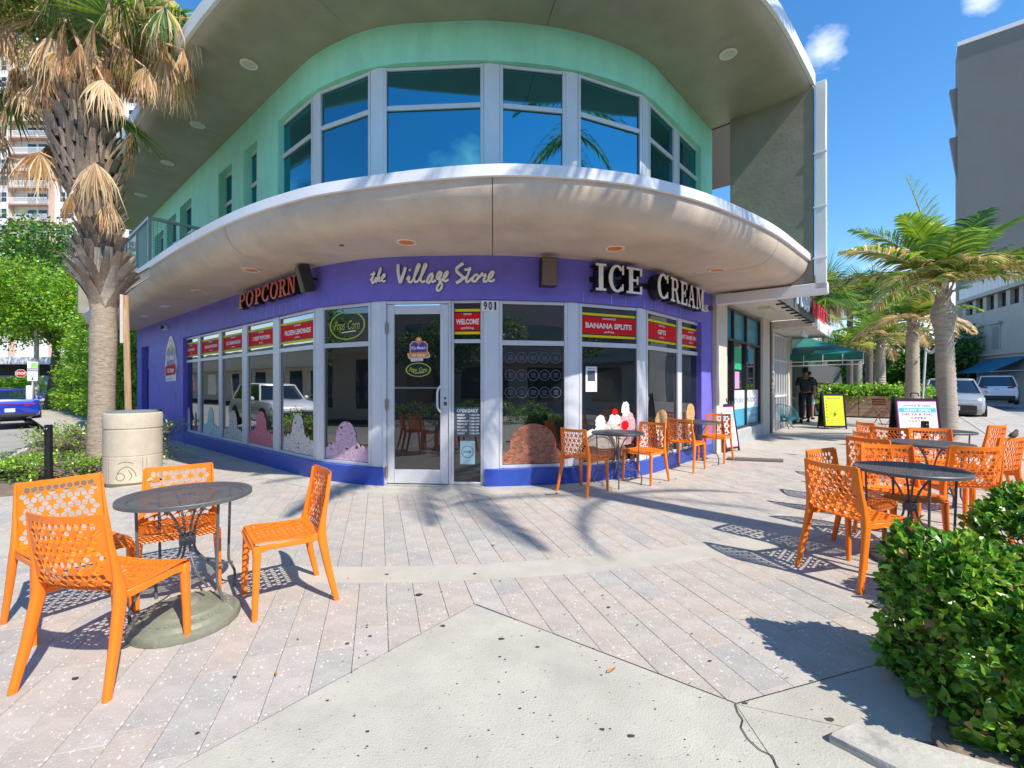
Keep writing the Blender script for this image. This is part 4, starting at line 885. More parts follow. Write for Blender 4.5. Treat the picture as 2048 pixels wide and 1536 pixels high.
# planting bed left
bed = [(0, 990), (60, 985), (200, 966), (222, 932), (180, 885), (110, 882), (45, 900), (0, 925), (-200, 990), (-200, 1060)]
tag(sheet('planting_bed', [g_(*p) for p in bed], .012, soil, thick=.05), kind='structure')
# soil under the right hedge
tag(sheet('hedge_soil', [g_(*p) for p in [(1862, 1475), (1880, 1512), (2050, 1572), (2400, 1690), (3000, 1600), (2500, 1250), (2080, 1240), (1880, 1330)]], .03, soil, thick=.05), kind='structure')
# ---------------------------------------------------------------- perforated orange chair
OR = mat('orange_plastic', (.86, .20, .012), .38, spec=.45, var=.08, vscale=5, island=.05, stain=[((.50, .12, .02), 30, .66, .08, .4), ((.62, .30, .12), 11, .68, .06, .3)])
def holes_rect(x0, x1, y0, y1, a=.071, r=.0166):
    """kagome pattern of rounded petal holes; returns hole loops and extra points"""
    H = []; X = []; dy = a*math.sqrt(3)/2; cy = (y0+y1)/2; ny = int((y1-y0)/dy)+2
    for j in range(-ny, ny+1):
        for i in range(-14, 15):
            hx, hy = (i+.5*(j % 2))*a, cy+j*dy
            if x0 < hx < x1 and y0 < hy < y1: X.append((hx, hy))
            for t in (hy+dy*2/3, ):
                if x0 < hx < x1 and y0 < t < y1: X.append((hx, t))
            for ang in (0, 60, 120):
                c, s = math.cos(math.radians(ang)), math.sin(math.radians(ang)); px, py = hx+c*a/2, hy+s*a/2
                if px < x0+r or px > x1-r or py < y0+r or py > y1-r: continue
                
                L = []
                for th, rad in ((0, 1.2), (45, .95), (90, 1.08), (135, .95), (180, 1.2), (225, .95), (270, 1.08), (315, .95)):
                    q = math.radians(th); lx, ly = math.cos(q)*rad*r, math.sin(q)*rad*r
                    L.append((px+lx*c-ly*s, py+lx*s+ly*c))
                H.append(L)
    return H, X
def perf(x0, x1, y0, y1, m, mtop=None, mbot=None):
    mtop = m if mtop is None else mtop; mbot = m if mbot is None else mbot
    H, X = holes_rect(x0+m, x1-m, y0+mbot, y1-mtop)
    n = 10; bd = [(x0+(x1-x0)*i/n, y0) for i in range(n)]+[(x1, y0+(y1-y0)*i/n) for i in range(n)]+[(x1-(x1-x0)*i/n, y1) for i in range(n)]+[(x0, y1-(y1-y0)*i/n) for i in range(n)]
    vs = [Vector(p) for p in bd]; ed = [(i, (i+1) % len(bd)) for i in range(len(bd))]
    for h in H:
        k = len(vs); vs += [Vector(p) for p in h]; ed += [(k+i, k+(i+1) % len(h)) for i in range(len(h))]
    vs += [Vector(p) for p in X]
    o = delaunay_2d_cdt(vs, ed, [], 0, 1e-6); V = o[0]; T = []
    hc = [(sum(p[0] for p in h)/len(h), sum(p[1] for p in h)/len(h), h) for h in H]
    for f in o[2]:
        cx, cy = sum(V[i].x for i in f)/3, sum(V[i].y for i in f)/3; bad = False
        for hx, hy, h in hc:
            if abs(cx-hx) < .03 and abs(cy-hy) < .03 and in_poly((cx, cy), h): bad = True; break
        if not bad: T.append(tuple(f))
    return [tuple(v) for v in V], T
prof = catmull([Vector((0, .225, .405)), Vector((0, .215, .437)), Vector((0, .18, .446)), Vector((0, .05, .437)), Vector((0, -.10, .432)), Vector((0, -.165, .45)), Vector((0, -.198, .50)), Vector((0, -.222, .62)), Vector((0, -.252, .815))], 8)
PS = arclen(prof); SEATL = PS[8*5]; TOT = PS[-1]
def shell_pt(x, s, up=0):
    p = at_s(prof, PS, s); q = at_s(prof, PS, min(TOT, s+.01)); p0 = at_s(prof, PS, max(0, s-.01)); t = (q-p0).normalized(); n = Vector((0, -t.z, t.y))
    if n.z < -.5: n = -n
    w = .215 if s < SEATL else .215-.017*min(1, (s-SEATL)/.33); c = max(0, min(1, (s-SEATL*.85)/.16))
    X = x/.215*w; y = p.y+.034*c*(x/.215)**2-.012*c; z = p.z+.012*(1-c)*(x/.215)**2 + (.0 if s < TOT-.05 else .008*(x/.215)**2)
    return Vector((X, y, z))+n*up
def shell(name, s0, s1, mt, mb_, parent):
    V, T = perf(-.215, .215, s0, s1, .019, mt, mb_); n = len(V); th = .0085
    b = MB(); b.add([shell_pt(x, s, th/2) for x, s in V]+[shell_pt(x, s, -th/2) for x, s in V], [])
    a0 = T[0]; e1 = Vector(b.v[a0[1]])-Vector(b.v[a0[0]]); e2 = Vector(b.v[a0[2]])-Vector(b.v[a0[0]])
    nn = e1.cross(e2); up = Vector(b.v[a0[0]])-Vector(b.v[a0[0]+n]); 
    fl = nn.dot(up) < 0
    E = {}
    for f in T:
        g = f[::-1] if fl else f
        b.f.append(g); b.f.append(tuple(n+i for i in g[::-1])); b.m += [0, 0]
        for i in range(3): E[(g[i], g[(i+1) % 3])] = 1
    for (i, j) in E:
        if (j, i) not in E: b.f.append((j, i, n+i, n+j)); b.m.append(0)
    o = b.build(name, OR, parent, smooth=50); return o
def rrect(c, u, v, a, b_, n=3, k=.35):
    """rounded rectangle ring"""
    R = []; r = min(a, b_)*k
    for sx, sy, a0 in ((1, 1, 0), (-1, 1, 90), (-1, -1, 180), (1, -1, 270)):
        for i in range(n):
            q = math.radians(a0+90*i/(n-1)); R.append(Vector(c)+u*(sx*(a/2-r)+r*math.cos(q))+v*(sy*(b_/2-r)+r*math.sin(q)))
    return R
def make_chair():
    t = thing('orange_chair', 'orange chair', 'chair', group='orange perforated plastic chairs')
    shell('seat', .0, SEATL-.004, .02, .03, t); shell('backrest', SEATL-.002, TOT, .034, .008, t)
    X, Y = Vector((1, 0, 0)), Vector((0, 1, 0))
    for s in (-1, 1):
        b = MB()      # front leg flowing out of the seat rail
        b.loft([rrect((s*.208, .205, .437), X, Y, .03, .04), rrect((s*.209, .200, .42), X, Y, .036, .05), rrect((s*.210, .198, .38), X, Y, .036, .044), rrect((s*.213, .205, .2), X, Y, .032, .038), rrect((s*.216, .212, 0), X, Y, .027, .031)]); b.build('leg', OR, t, smooth=50)
        b = MB()      # rear leg rising into the back edge
        b.loft([rrect((s*.199, -.222, .813), X, Y, .012, .022), rrect((s*.204, -.205, .68), X, Y, .015, .026), rrect((s*.209, -.183, .56), X, Y, .022, .034), rrect((s*.212, -.168, .46), X, Y, .034, .052), rrect((s*.216, -.172, .40), X, Y, .038, .054), rrect((s*.226, -.205, .22), X, Y, .034, .045), rrect((s*.240, -.255, 0), X, Y, .028, .034)]); b.build('leg', OR, t, smooth=50)
        b = MB()      # side rail with arch
        P = [(-.165, .437), (-.145, .405), (-.11, .398), (.0, .402), (.13, .405), (.17, .398), (.195, .385), (.215, .437)]
        b.prism([(y, z) for y, z in P], (s*.218, 0, 0), (0, 1, 0), (0, 0, 1), (-s*.016, 0, 0)); b.build('side_rail', OR, t, bevel=.004)
    b = MB(); b.obox((-.2, .208, .408), (.4, 0, 0), (0, .012, 0), (0, 0, .03)); b.build('front_rail', OR, t, bevel=.004)
    return t
ch0 = make_chair()
L_ = 'left sidewalk table'
CHS = [((-2.01, 2.30), (.11, .99), 'orange chair nearest the camera at the left table with its back to us'),
 ((-2.66, 2.76), (.857, -.516), 'orange chair at the far left of the left table, turned side-on'),
 ((-2.28, 3.12), (.59, -.8), 'orange chair behind the left table facing the camera'),
 (None, None, 'orange chair right of the left table standing alone in the sun'),
 ((.93, 5.87), (.73, .685), 'orange chair left of the first table under the shop windows'),
 ((1.87, 6.42), (-.72, -.69), 'orange chair right of the first table under the shop windows'),
 ((2.78, 7.28), (.72, .70), 'orange chair near side of the second table under the shop windows'),
 ((3.58, 8.03), (-.65, -.76), 'orange chair at the right corner beyond the second shop table'),
 ((2.72, 3.66), (.447, -.894), 'orange chair leftmost at the front right table, its back edge to the sun'),
 ((2.47, 3.28), (.97, .25), 'orange chair nearest the camera at the front right table seen from behind'),
 ((3.33, 3.90), (-.25, -.97), 'orange chair on the far side of the front right table facing us'),
 ((3.47, 3.10), (-.79, .61), 'orange chair partly behind the hedge with only seat and front legs showing'),
 ((4.08, 4.18), (.18, .98), 'orange chair with its back to us between the two front right tables'),
 ((4.95, 4.78), (-.3, .95), 'orange chair with the bird, right of the middle right table'),
 ((6.12, 6.02), (-.35, .93), 'orange chair right of the furthest right table'),
 ((4.98, 5.30), (-.35, -.93), 'orange chair between the middle and furthest right tables facing us'),
 ((3.80, 4.68), (.92, .35), 'orange chair left of the middle right table, nearer one'),
 ((4.18, 5.10), (.93, -.25), 'orange chair left of the middle right table, farther one'),
 ((4.86, 5.72), (.9, .42), 'orange chair left of the furthest right table, nearer one'),
 ((5.12, 6.28), (.97, -.15), 'orange chair left of the furthest right table, farther one')]
q = [G(480, 1192), G(519, 1231), G(608, 1156), G(665, 1194)]
mf, mr_ = (q[0]+q[1])/2, (q[2]+q[3])/2; f = (mf-mr_).normalized(); CHS[3] = (tuple(mf-f*.21)[:2], (f.x, f.y), CHS[3][2])
for i, (p, f, lab) in enumerate(CHS):
    place(ch0, (p[0], p[1], gz(*p)), math.atan2(-f[0], f[1]), lab, first=(i == len(CHS)-1))
# ---------------------------------------------------------------- bistro table
TM = mat('grey_table_paint', (.11, .115, .12), .45, metal=.2, var=.15, vscale=10, stain=[((.25, .24, .23), 40, .66, .08, .4)])
def make_table():
    t = thing('bistro_table', 'table', 'table', group='round grey mesh bistro tables'); z = .72
    b = MB(); b.rev([(.322, z-.004), (.352, z-.001), (.356, z-.006), (.356, z-.026), (.350, z-.028), (.350, z-.008), (.322, z-.009)], n=56, cap=False); b.build('table_rim', TM, t)
    b = MB(); pit = .0175; R = .325
    for ang, dz in ((30, 0), (-30, .0008)):
        c, s = math.cos(math.radians(ang)), math.sin(math.radians(ang)); k = int(R/pit)+1
        for i in range(-k, k+1):
            o = i*pit
            if abs(o) >= R: continue
            h = math.sqrt(R*R-o*o); p = Vector((-s*o-c*h, c*o-s*h, z-.0055+dz)); b.obox(p-Vector((-s, c, 0))*.0028, Vector((c, s, 0))*2*h, Vector((-s, c, 0))*.0056, (0, 0, .0018))
    b.build('mesh_top', TM, t, smooth=0, kind='stuff')
    b = MB(); b.rev([(.035, z-.006), (.035, z-.001), (.022, z), (.02, z-.012)], n=18); b.build('umbrella_ring', TM, t)
    b = MB(); b.rev([(.30, z-.03), (.31, z-.022), (.30, z-.014), (.29, z-.022), (.30, z-.03)], n=36, cap=False); b.build('under_ring', TM, t)
    for k in range(4):
        a = math.radians(45+90*k)
        for da in (-.1, .1):
            u = Vector((math.cos(a+da), math.sin(a+da), 0))
            if da > 0: b = MB(); b.tube([u*.285+Vector((0, 0, z-.02)), u*.272+Vector((0, 0, .24)), u*.275+Vector((0, 0, .20)), u*.315+Vector((0, 0, .12)), u*.318+Vector((0, 0, .09)), u*.312+Vector((0, 0, .01)), u*.312], [.0085]*5+[.0095, .012], 8); b.build('leg', TM, t)
            else:
                P = catmull([u*.20+Vector((0, 0, z-.02)), u*.14+Vector((0, 0, z-.05)), u*.07+Vector((0, 0, .57)), u*.035+Vector((0, 0, .45)), u*.055+Vector((0, 0, .33)), u*.15+Vector((0, 0, .235)), u*.268+Vector((0, 0, .20))], 5)
                b = MB(); b.tube(P, .0075, 8); b.build('scroll', TM, t)
    b = MB(); b.rev([(.045, .40), (.045, .46)], n=12, cap=False); b.rev([(.040, .46), (.040, .40)], n=12, cap=False); b.build('collar', TM, t)
    return t
tb0 = make_table()
TBS = [((-2.05, 2.874), 'grey mesh bistro table in the left foreground above the stone umbrella base', .3), ((1.45, 6.24), 'grey mesh bistro table under the sundae window, nearer the entrance', .5), ((3.20, 7.80), 'grey mesh bistro table by the right corner of the shop', .1),
 ((3.07, 3.51), 'grey mesh bistro table nearest the camera among the right tables', .35), ((4.54, 4.93), 'grey mesh bistro table in the middle of the right group', .9), ((5.74, 6.09), 'grey mesh bistro table furthest back of the right group', .2)]
for i, (p, lab, a) in enumerate(TBS): place(tb0, (p[0], p[1], gz(*p)), a, lab, first=(i == len(TBS)-1))
# ---------------------------------------------------------------- umbrella base with chipped pole
c = G(372, 1240); t = thing('umbrella_base', 'round moulded stone umbrella base with chipped white pole stub under the left table', 'umbrella base', c)
st = mat('green_grey_stone', (.20, .205, .15), .5, var=.2, vscale=9, bump=.3, bscale=40, stain=[((.36, .36, .30), 14, .62, .08, .5)])
MB().rev([(.275, 0), (.28, .02), (.272, .045), (.250, .052), (.243, .062), (.236, .075), (.200, .085), (.188, .092), (.18, .102), (.12, .112), (.075, .118), (.06, .135), (.045, .14), (0, .14)], n=56).build('base_disc', st, t)
for k in range(32):
    a = k*math.pi/16; b = MB(); b.rev([(.0, 0), (.012, .004), (.007, .013), (0, .014)], (.213*math.cos(a), .213*math.sin(a), .078), 6); b.build('moulding', st, t)
MB().tube([(0, 0, .13), (0, 0, .33)], .024, 12).build('pole_stub', mat('chipped_pole', (.62, .60, .55), .6, var=.3, vscale=30, stain=[((.16, .10, .07), 30, .54, .05, .95)]), t)
c = G(1690, 1125)+Vector((.35, .25, 0)); c = Vector((3.07, 3.51, gz(3.07, 3.51)))
t = thing('umbrella_base', 'dark umbrella base with tan pole stub under the front right table', 'umbrella base', c)
MB().rev([(.25, 0), (.25, .03), (.2, .05), (.05, .07), (0, .07)], n=32).build('base_disc', mat('dark_cast', (.05, .05, .055), .5), t); MB().tube([(0, 0, .06), (0, 0, .34)], .024, 12).build('pole_stub', mat('tan_pole', (.4, .3, .2), .5, var=.2), t)
# sparrow on the chair back
p = Vector((4.95, 4.78)); f = Vector((-.3, .95)).normalized(); c = p-f*.25+Vector((f.y, -f.x))*-.02
t = thing('sparrow', 'small brown bird perched on the top edge of an orange chair back', 'bird', (c.x, c.y, gz(*p)+.835), math.radians(20))
fm = mat('sparrow_feathers', (.10, .065, .04), .8, var=.5, vscale=90)
me = MB(); me.loft([[Vector((x, r*math.cos(a)*.9, z+r*math.sin(a))) for a in [k*math.pi/5 for k in range(10)]] for x, z, r in ((-.055, -.01, .008), (-.035, .0, .022), (-.01, .008, .030), (.015, .02, .027), (.03, .036, .019), (.042, .046, .019), (.055, .046, .012), (.06, .045, .004))]); o = me.build('body', fm, t, smooth=80)
b = MB(); b.obox((-.105, -.012, -.03), (.06, 0, .02), (0, .024, 0), (0, 0, .005)); b.build('tail', fm, t)
for s in (-1, 1):
    b = MB(); b.loft([[Vector((x, s*(.022+.006*k), z-.0+h)) for k, h in ((0, r), (1, 0), (0, -r))] for x, z, r in ((-.06, -.004, .004), (-.03, .005, .014), (.01, .018, .014), (.02, .02, .004))]); b.build('wing', mat('wing_brown', (.07, .04, .025), .8, var=.4, vscale=120), t)
    b = MB(); b.tube([(.0, s*.01, -.015), (.004, s*.012, -.036)], .002, 5); b.build('leg', mat('bird_leg', (.2, .1, .06), .6), t)
b = MB(); b.tube([(.058, 0, .046), (.072, 0, .043)], [.005, .001], 6); b.build('beak', mat('bird_beak', (.06, .05, .04), .5), t)
# ---------------------------------------------------------------- neighbouring shops along the right flank
Q0 = WC[-1]; NRp = NR.to_2d(); B0 = Q0-NRp*.02
def R3(t, s, z): p = B0+RDp*t+NRp*s; return Vector((p.x, p.y, z))
nb = thing('neighbour_shop_building', 'single storey shop row with white canopies right of the violet corner', 'building')
cr_ = mat('cream_render', (.60, .54, .45), .7, var=.1, vscale=4, bump=.2, stain=[((.4, .36, .3), 2, .6, .15, .4)])
wh_ = mat('white_soffit', (.66, .61, .54), .7, var=.06)
gw_ = mat('grey_step_paint', (.40, .41, .42), .6, var=.15, vscale=5, stain=[((.6, .6, .6), 9, .6, .1, .6)])
def rbox(b, t0, t1, s0, s1, z0, z1, mi=0): return b.obox(R3(t0, s0, z0), v3(RDp*(t1-t0), 0), v3(NRp*(s1-s0), 0), (0, 0, z1-z0), mi)
for t0, t1, s1, m in ((.02, .72, .10, cr_), (3.75, 4.5, .12, cr_), (4.95, 5.25, .10, cr_), (7.1, 7.7, .12, cr_)):
    b = MB(); rbox(b, t0, t1, -.25, s1, -.1, 3.3); b.build('pier', m, nb, bevel=.01)
b = MB(); rbox(b, 4.5, 4.95, -.25, .02, -.1, 3.3); b.build('recess_panel', M['slate'], nb)
b = MB(); b.tube([R3(4.6, .1, 0), R3(4.6, .1, 3.1)], .04, 8); b.build('downpipe', mat('rust_pipe', (.12, .06, .05), .7), nb)
b = MB(); rbox(b, .72, 3.75, -.25, .12, -.1, .42); b.build('plinth', gw_, nb, bevel=.02)
b = MB(); rbox(b, 0, 16, -.3, -.02, 3.0, 4.2); b.build('upper_fascia', cr_, nb)
b = MB(); rbox(b, 7.7, 16, -.3, 0, -.1, 3.3); b.build('far_wall', mat('dark_green_wall', (.03, .07, .06), .7), nb)
b = MB(); rbox(b, .05, 4.72, -.05, 1.0, 3.13, 3.3); b.build('canopy', wh_, nb, bevel=.01); b = MB(); rbox(b, 4.72, 8.4, -.05, 1.05, 2.92, 3.12); b.build('canopy', wh_, nb, bevel=.01)
b = MB(); rbox(b, .6, 7.4, 1.0, 1.06, 3.02, 3.6); b.build('sign_box', mat('sign_box_grey', (.10, .10, .10), .5), nb)
b = MB(); rbox(b, 5.0, 8.4, 1.05, 1.12, 2.86, 3.2); b.build('canopy_edge', M['white'], nb)
for k in range(12): b = MB(); rbox(b, 1.0+.5*k, 1.04+.5*k, .92, 1.08, 2.98, 3.01); b.build('sign_bracket', M['black'], nb)
for k, ch in enumerate('FOOD MARKET'):
    if ch == ' ': continue
    m = mat('blue_white_face', (.62, .72, .80), .4) if k < 4 else mat('sign_red_face', (.62, .03, .05), .4)
    b = MB(); b.text(ch, R3(2.2+.45*k, 1.10, 3.34), v3(RDp, 0), (0, 0, 1), .38, .34, 0, bold=.03, depth=.03); b.build('sign_letter', m, nb)
# storefront one: dark frames, blue transom, poster
fr_ = mat('dark_bronze_frame', (.035, .035, .04), .4); tb_ = mat('blue_film', (.05, .30, .42), .25)
ts = (.74, 1.32, 1.34, 2.40, 2.42, 3.72)
f = MB()
for t in (.72, 1.34, 2.40, 3.70): rbox(f, t, t+.05, -.06, .06, .42 if t > 1.3 else .02, 3.05)
for z in (.42, 2.35, 3.0): rbox(f, .72, 3.75, -.05, .055, z, z+.05)
f = f.build('shopfront', fr_, nb, bevel=.004)
for t0, t1, z0, z1 in ((.77, 1.34, .1, 2.35), (1.39, 2.40, .47, 2.35), (2.45, 3.70, .47, 2.35)):
    b = MB(); rbox(b, t0, t1, -.02, .0, z0, z1); b.build('pane', M['glassG'], f)
for t0, t1 in ((.77, 1.34), (1.39, 2.40), (2.45, 3.70)):
    b = MB(); rbox(b, t0, t1, -.02, .0, 2.40, 3.0); b.build('transom_pane', tb_, f)
b = MB(); 
for t0, t1 in ((1.39, 2.40), (2.45, 3.70)):
    rbox(b, t0, t1, .002, .006, .47, .86, 1); rbox(b, t0, t1, .002, .006, .86, 1.28, 0)
b.text('smoke', R3(1.9, .009, 1.08), v3(RDp, 0), (0, 0, 1), .17, .85, 2); b.text('vape', R3(3.05, .009, 1.08), v3(RDp, 0), (0, 0, 1), .17, .8, 2)
b.text('Cigars', R3(2.85, .009, .73), v3(RDp, 0), (0, 0, 1), .08, .4, 0); b.text('Hookahs', R3(3.35, .009, .73), v3(RDp, 0), (0, 0, 1), .08, .45, 0); b.text('Delta 8 THC', R3(3.08, .009, .58), v3(RDp, 0), (0, 0, 1), .08, .7, 0)
b.build('window_print', [M['pwhite'], mat('print_blue', (.05, .35, .55), .4), mat('print_steel_blue', (.12, .25, .36), .4)], f, smooth=0)
b = MB(); rbox(b, 1.55, 2.15, .002, .006, 1.75, 2.25, 0); rbox(b, 2.75, 3.25, .002, .006, 1.95, 2.28, 1); rbox(b, 1.6, 1.95, .008, .011, 1.32, 1.70, 2); b.build('window_poster', [mat('neon_green_print', (.02, .42, .18), .4), tb_, mat('pink_print2', (.62, .3, .55), .4)], f, smooth=0)
# storefront two: white frames
f = MB()
for i in range(6): rbox(f, 5.27+.36*i, 5.31+.36*i, -.04, .07, 0, 2.86)
for z in (.02, 1.05, 2.1, 2.82): rbox(f, 5.27, 7.1, -.035, .065, z, z+.045)
f = f.build('shopfront', M['white'], nb, bevel=.004)
for i in range(5):
    b = MB(); rbox(b, 5.32+.36*i, 5.61+.36*i, -.02, 0, .07, 2.8); b.build('pane', M['glassG'], f)
    if i > 0: b = MB(); rbox(b, 5.34+.36*i, 5.58+.36*i, .002, .005, 1.75, 2.6); b.build('poster', [mat('poster_red', (.45, .10, .10), .5), mat('poster_green', (.1, .35, .25), .5), mat('poster_pink', (.65, .35, .35), .5)][i % 3], f)
b = MB(); rbox(b, 2.0, 2.6, .4, .62, 3.07, 3.125); b.build('strip_light', mat('warm_lens', (.72, .62, .40), .4), nb)
b = MB(); b.tube([R3(4.9, .3, 2.9), R3(4.9, .8, 2.86), R3(5.6, .8, 2.86)], .015, 6); b.build('light_track', M['white'], nb)
for k in range(3):
    p = R3(4.95+.3*k, .8, 2.86); b = MB(); b.rev([(.05, 0), (.05, -.12), (.03, -.16), (0, -.16)], p, 10); b.build('spot_light', M['white'], nb)
rebase(nb, R3(.5, 0, 0))
# green awning
t = thing('green_awning', 'dark green hipped canvas awning over the sidewalk with metal rails under it', 'awning')
gc = mat('green_canvas', (.008, .17, .125), .55, var=.06, vscale=2, bump=.15, bscale=200, trans=.12, stain=[((.25, .36, .32), 1.7, .66, .1, .35)])
A_, B_, C_, D_ = R3(7.3, .0, 2.33), R3(7.3, 1.95, 2.35), R3(11.8, 1.5, 2.35), R3(11.8, 0, 2.33); P_a, P_b = R3(10.1, .15, 3.12), R3(10.6, .15, 3.12)
b = MB(); vs = [A_, B_, C_, D_, P_a, P_b]; b.add(vs, [(0, 1, 4), (1, 2, 5, 4), (0, 4, 5, 3), (2, 3, 5)]); b.add([A_, B_, C_]+[q-Vector((0, 0, .16)) for q in (A_, B_, C_)], [(0, 3, 4, 1), (1, 4, 5, 2)]); o = b.build('canvas', gc, t, smooth=0)
so_ = o.modifiers.new('thick', 'SOLIDIFY'); so_.thickness = .012
b = MB(); b.tube([A_-Vector((0, 0, .22)), B_-Vector((0, 0, .22))], .016, 8); b.tube([A_-Vector((0, 0, .34)), B_-Vector((0, 0, .34))], .016, 8); b.tube([B_-Vector((0, 0, .2)), C_-Vector((0, 0, .2))], .016, 8)
for k in range(5): p = A_.lerp(B_, k/4); b.tube([p-Vector((0, 0, .02)), p-Vector((0, 0, .34))], .012, 6)
b.build('frame', M['alum'], t); rebase(t, R3(8, 0, 2.2))
# ---------------------------------------------------------------- small street furniture
def aframe(name, label, c, rz, w, h, face_m, edge_m, draw, lean=.16, margin=.035):
    t = thing(name, label, 'sandwich board', (c.x, c.y, c.z), rz)
    for s in (1, -1):
        fwd = Vector((0, -s*lean, 0)); v = Vector((0, s*lean*.92, h)).normalized(); n = Vector((0, -h, s*lean*.92)).normalized() if s > 0 else Vector((0, h, lean*.92)).normalized()
        b = MB(); o = Vector((-w/2, -s*lean, 0)); U1 = Vector((1, 0, 0))
        for x in (0, w-.035): b.obox(o+U1*x, U1*.035, n*.03, v*h)
        b.obox(o+U1*.0351+v*.05, U1*(w-.0702), n*.025, v*.03); b.obox(o+U1*.0351+v*(h-.10), U1*(w-.0702), n*.025, v*.05); b.build('frame', M['black'], t, bevel=.005)
        if s > 0:
            b = MB(); b.obox(o+U1*.036+v*.081, U1*(w-.072), n*.02, v*(h-.182), 1); b.obox(o+U1*(.036+margin*.5)+v*(.081+margin*.5)+n*.0205, U1*(w-.072-margin), n*.003, v*(h-.182-margin), 0)
            draw(b, o+U1*w/2+v*(h-.1)+n*.0245, U1, v, n, w, h); b.build('sign_face', face_m, t, smooth=0)
        else:
            b = MB(); b.obox(o+U1*.036+v*.081, U1*(w-.072), n*.02, v*(h-.182)); b.build('back_panel', M['black'], t)
    b = MB(); b.tube([(-.08, 0, h-.02), (-.06, 0, h+.05), (.06, 0, h+.05), (.08, 0, h-.02)], .012, 6); b.build('handle', M['black'], t); return t
yl = mat('lime_yellow_poster', (.72, .80, .01), .5); mg = mat('magenta_edge', (.55, .01, .30), .4)
def dy(b, o, u, v, n, w, h):
    b.text('BREAKFAST & COFFEE', o-v*.09, u, v, .045, w*.6, 2, bold=.02)
    rr_ = random.Random(2)
    for k in range(11): b.text(rr_.choice(['Iced latte', 'Avocado toast', 'Fresh juices', 'Smoothies', 'Bagels & eggs', 'Croissant']), o-v*(.17+.062*k)-u*w*.2, u, v, .022, .2+rr_.uniform(-.05, .06), 2, align='L', bold=.01)
    for k in range(7): b.flat([(-.02, -.012), (.02, -.012), (.02, .014), (-.02, .014)], o-v*(.17+.095*k)-u*w*.33, u, v, 3)
c = G(1664, 853); aframe('sandwich_board', 'yellow menu sandwich board in a black frame standing on the far sidewalk', c, math.radians(-6), .62, 1.08, [yl, M['black'], mat('print_grey_ink', (.2, .2, .16), .5), M['slate']], None, dy)
def dv(b, o, u, v, n, w, h):
    b.text('smoke & vape', o-v*.09, u, v, .055, w*.62, 2, bold=.01); b.flat([(-w*.42, -.145), (w*.42, -.145), (w*.42, -.235), (-w*.42, -.235)], o, u, v, 3)
    b.text('NOW OPEN', o-v*.19+n*.001, u, v, .05, w*.6, 0, bold=.03); b.text('DELTA 8 THC', o-v*.275, u, v, .042, w*.72, 4, bold=.02); b.text('VAPES', o-v*.345, u, v, .042, w*.36, 4, bold=.02); b.text('KRATOM', o-v*.415, u, v, .042, w*.44, 5, bold=.02); b.text('CBD', o-v*.485, u, v, .042, w*.26, 6, bold=.02); b.text('JUUL CARTS', o-v*.56, u, v, .045, w*.6, 7, bold=.02)
vm = [M['pwhite'], mg, mat('print_steel_blue', (.12, .25, .36), .4), mat('print_sky', (.10, .48, .68), .4), mat('print_maroon', (.35, .02, .12), .4), M['orange_p'], M['teal_p'], mat('print_navy', (.03, .05, .25), .4)]
c = at(1829, 880, 9.3); c.z = gz(c.x, c.y); aframe('sandwich_board', 'white NOW OPEN smoke shop sandwich board with magenta edge by the palm trunk', c, math.radians(-8), .80, 1.08, vm, None, dv)
c = G(1449, 897); aframe('sandwich_board', 'narrow magenta edged sandwich board leaning at the violet corner behind the last orange chair', c, math.radians(35), .5, 1.0, vm, None, dv)
# trash receptacle
tr = mat('exposed_concrete', (.50, .43, .33), .85, var=.12, vscale=5, bump=.6, bscale=70, stain=[((.62, .55, .36), 2.2, .54, .15, .6), ((.30, .33, .30), 3.1, .64, .08, .5)], speck=[((.3, .27, .22), 60, .25, .4, (1, 1, 1))])
c = Vector((-5.45, 6.55)); t = thing('litter_bin', 'tan concrete cylinder litter bin with eye motifs and dark liner beside the palm', 'litter bin', (c.x, c.y, gz(*c)))
R = .335; MB().rev([(R*.9, 0), (R*.9, .05), (R, .055), (R*1.005, .07), (R, .09), (R, .40), (R*1.0, .41), (R*.985, .415), (R*.985, .425), (R, .43), (R*1.0, .78), (R*.985, .785), (R*.985, .80), (R*1.015, .81), (R*1.02, .98), (R*.99, 1.01), (R*.93, 1.02), (R*.90, 1.0), (R*.88, .6), (0, .6)], n=64).build('body', tr, t)
MB().rev([(R*.87, .96), (R*.88, 1.02), (R*.80, 1.045), (R*.72, 1.03), (R*.70, .9), (R*.68, .7)], n=48, cap=False).build('liner', mat('grey_liner', (.16, .18, .19), .4), t)
gm = mat('carved_groove', (.20, .16, .11), .9)
def onR(a, z, r=R+.0015): return Vector((r*math.cos(a), r*math.sin(a), z))
for a in (-math.pi*.36, -math.pi*.80):
    for mot in ([(-.28, .20), (-.10, .27), (.12, .28), (.30, .2), (.34, .14)], [(-.33, .15), (-.24, .20), (-.12, .20), (-.02, .15), (-.12, .105), (-.24, .105), (-.33, .15)], [(.10, .24), (.20, .16), (.12, .10)], [(-.26, .33), (0, .355), (.26, .33)]):
        b = MB(); b.tube([onR(a+x, z) for x, z in [tuple(p) for p in catmull([Vector(q) for q in mot], 4)]], .004, 5); b.build('carved_motif', gm, t)
for a in (-math.pi*.585, -math.pi*.16): b = MB(); b.tube([onR(a-.07, .4), onR(a-.07, .06)], .003, 4); b.tube([onR(a+.07, .4), onR(a+.07, .06)], .003, 4); b.build('carved_motif', gm, t)
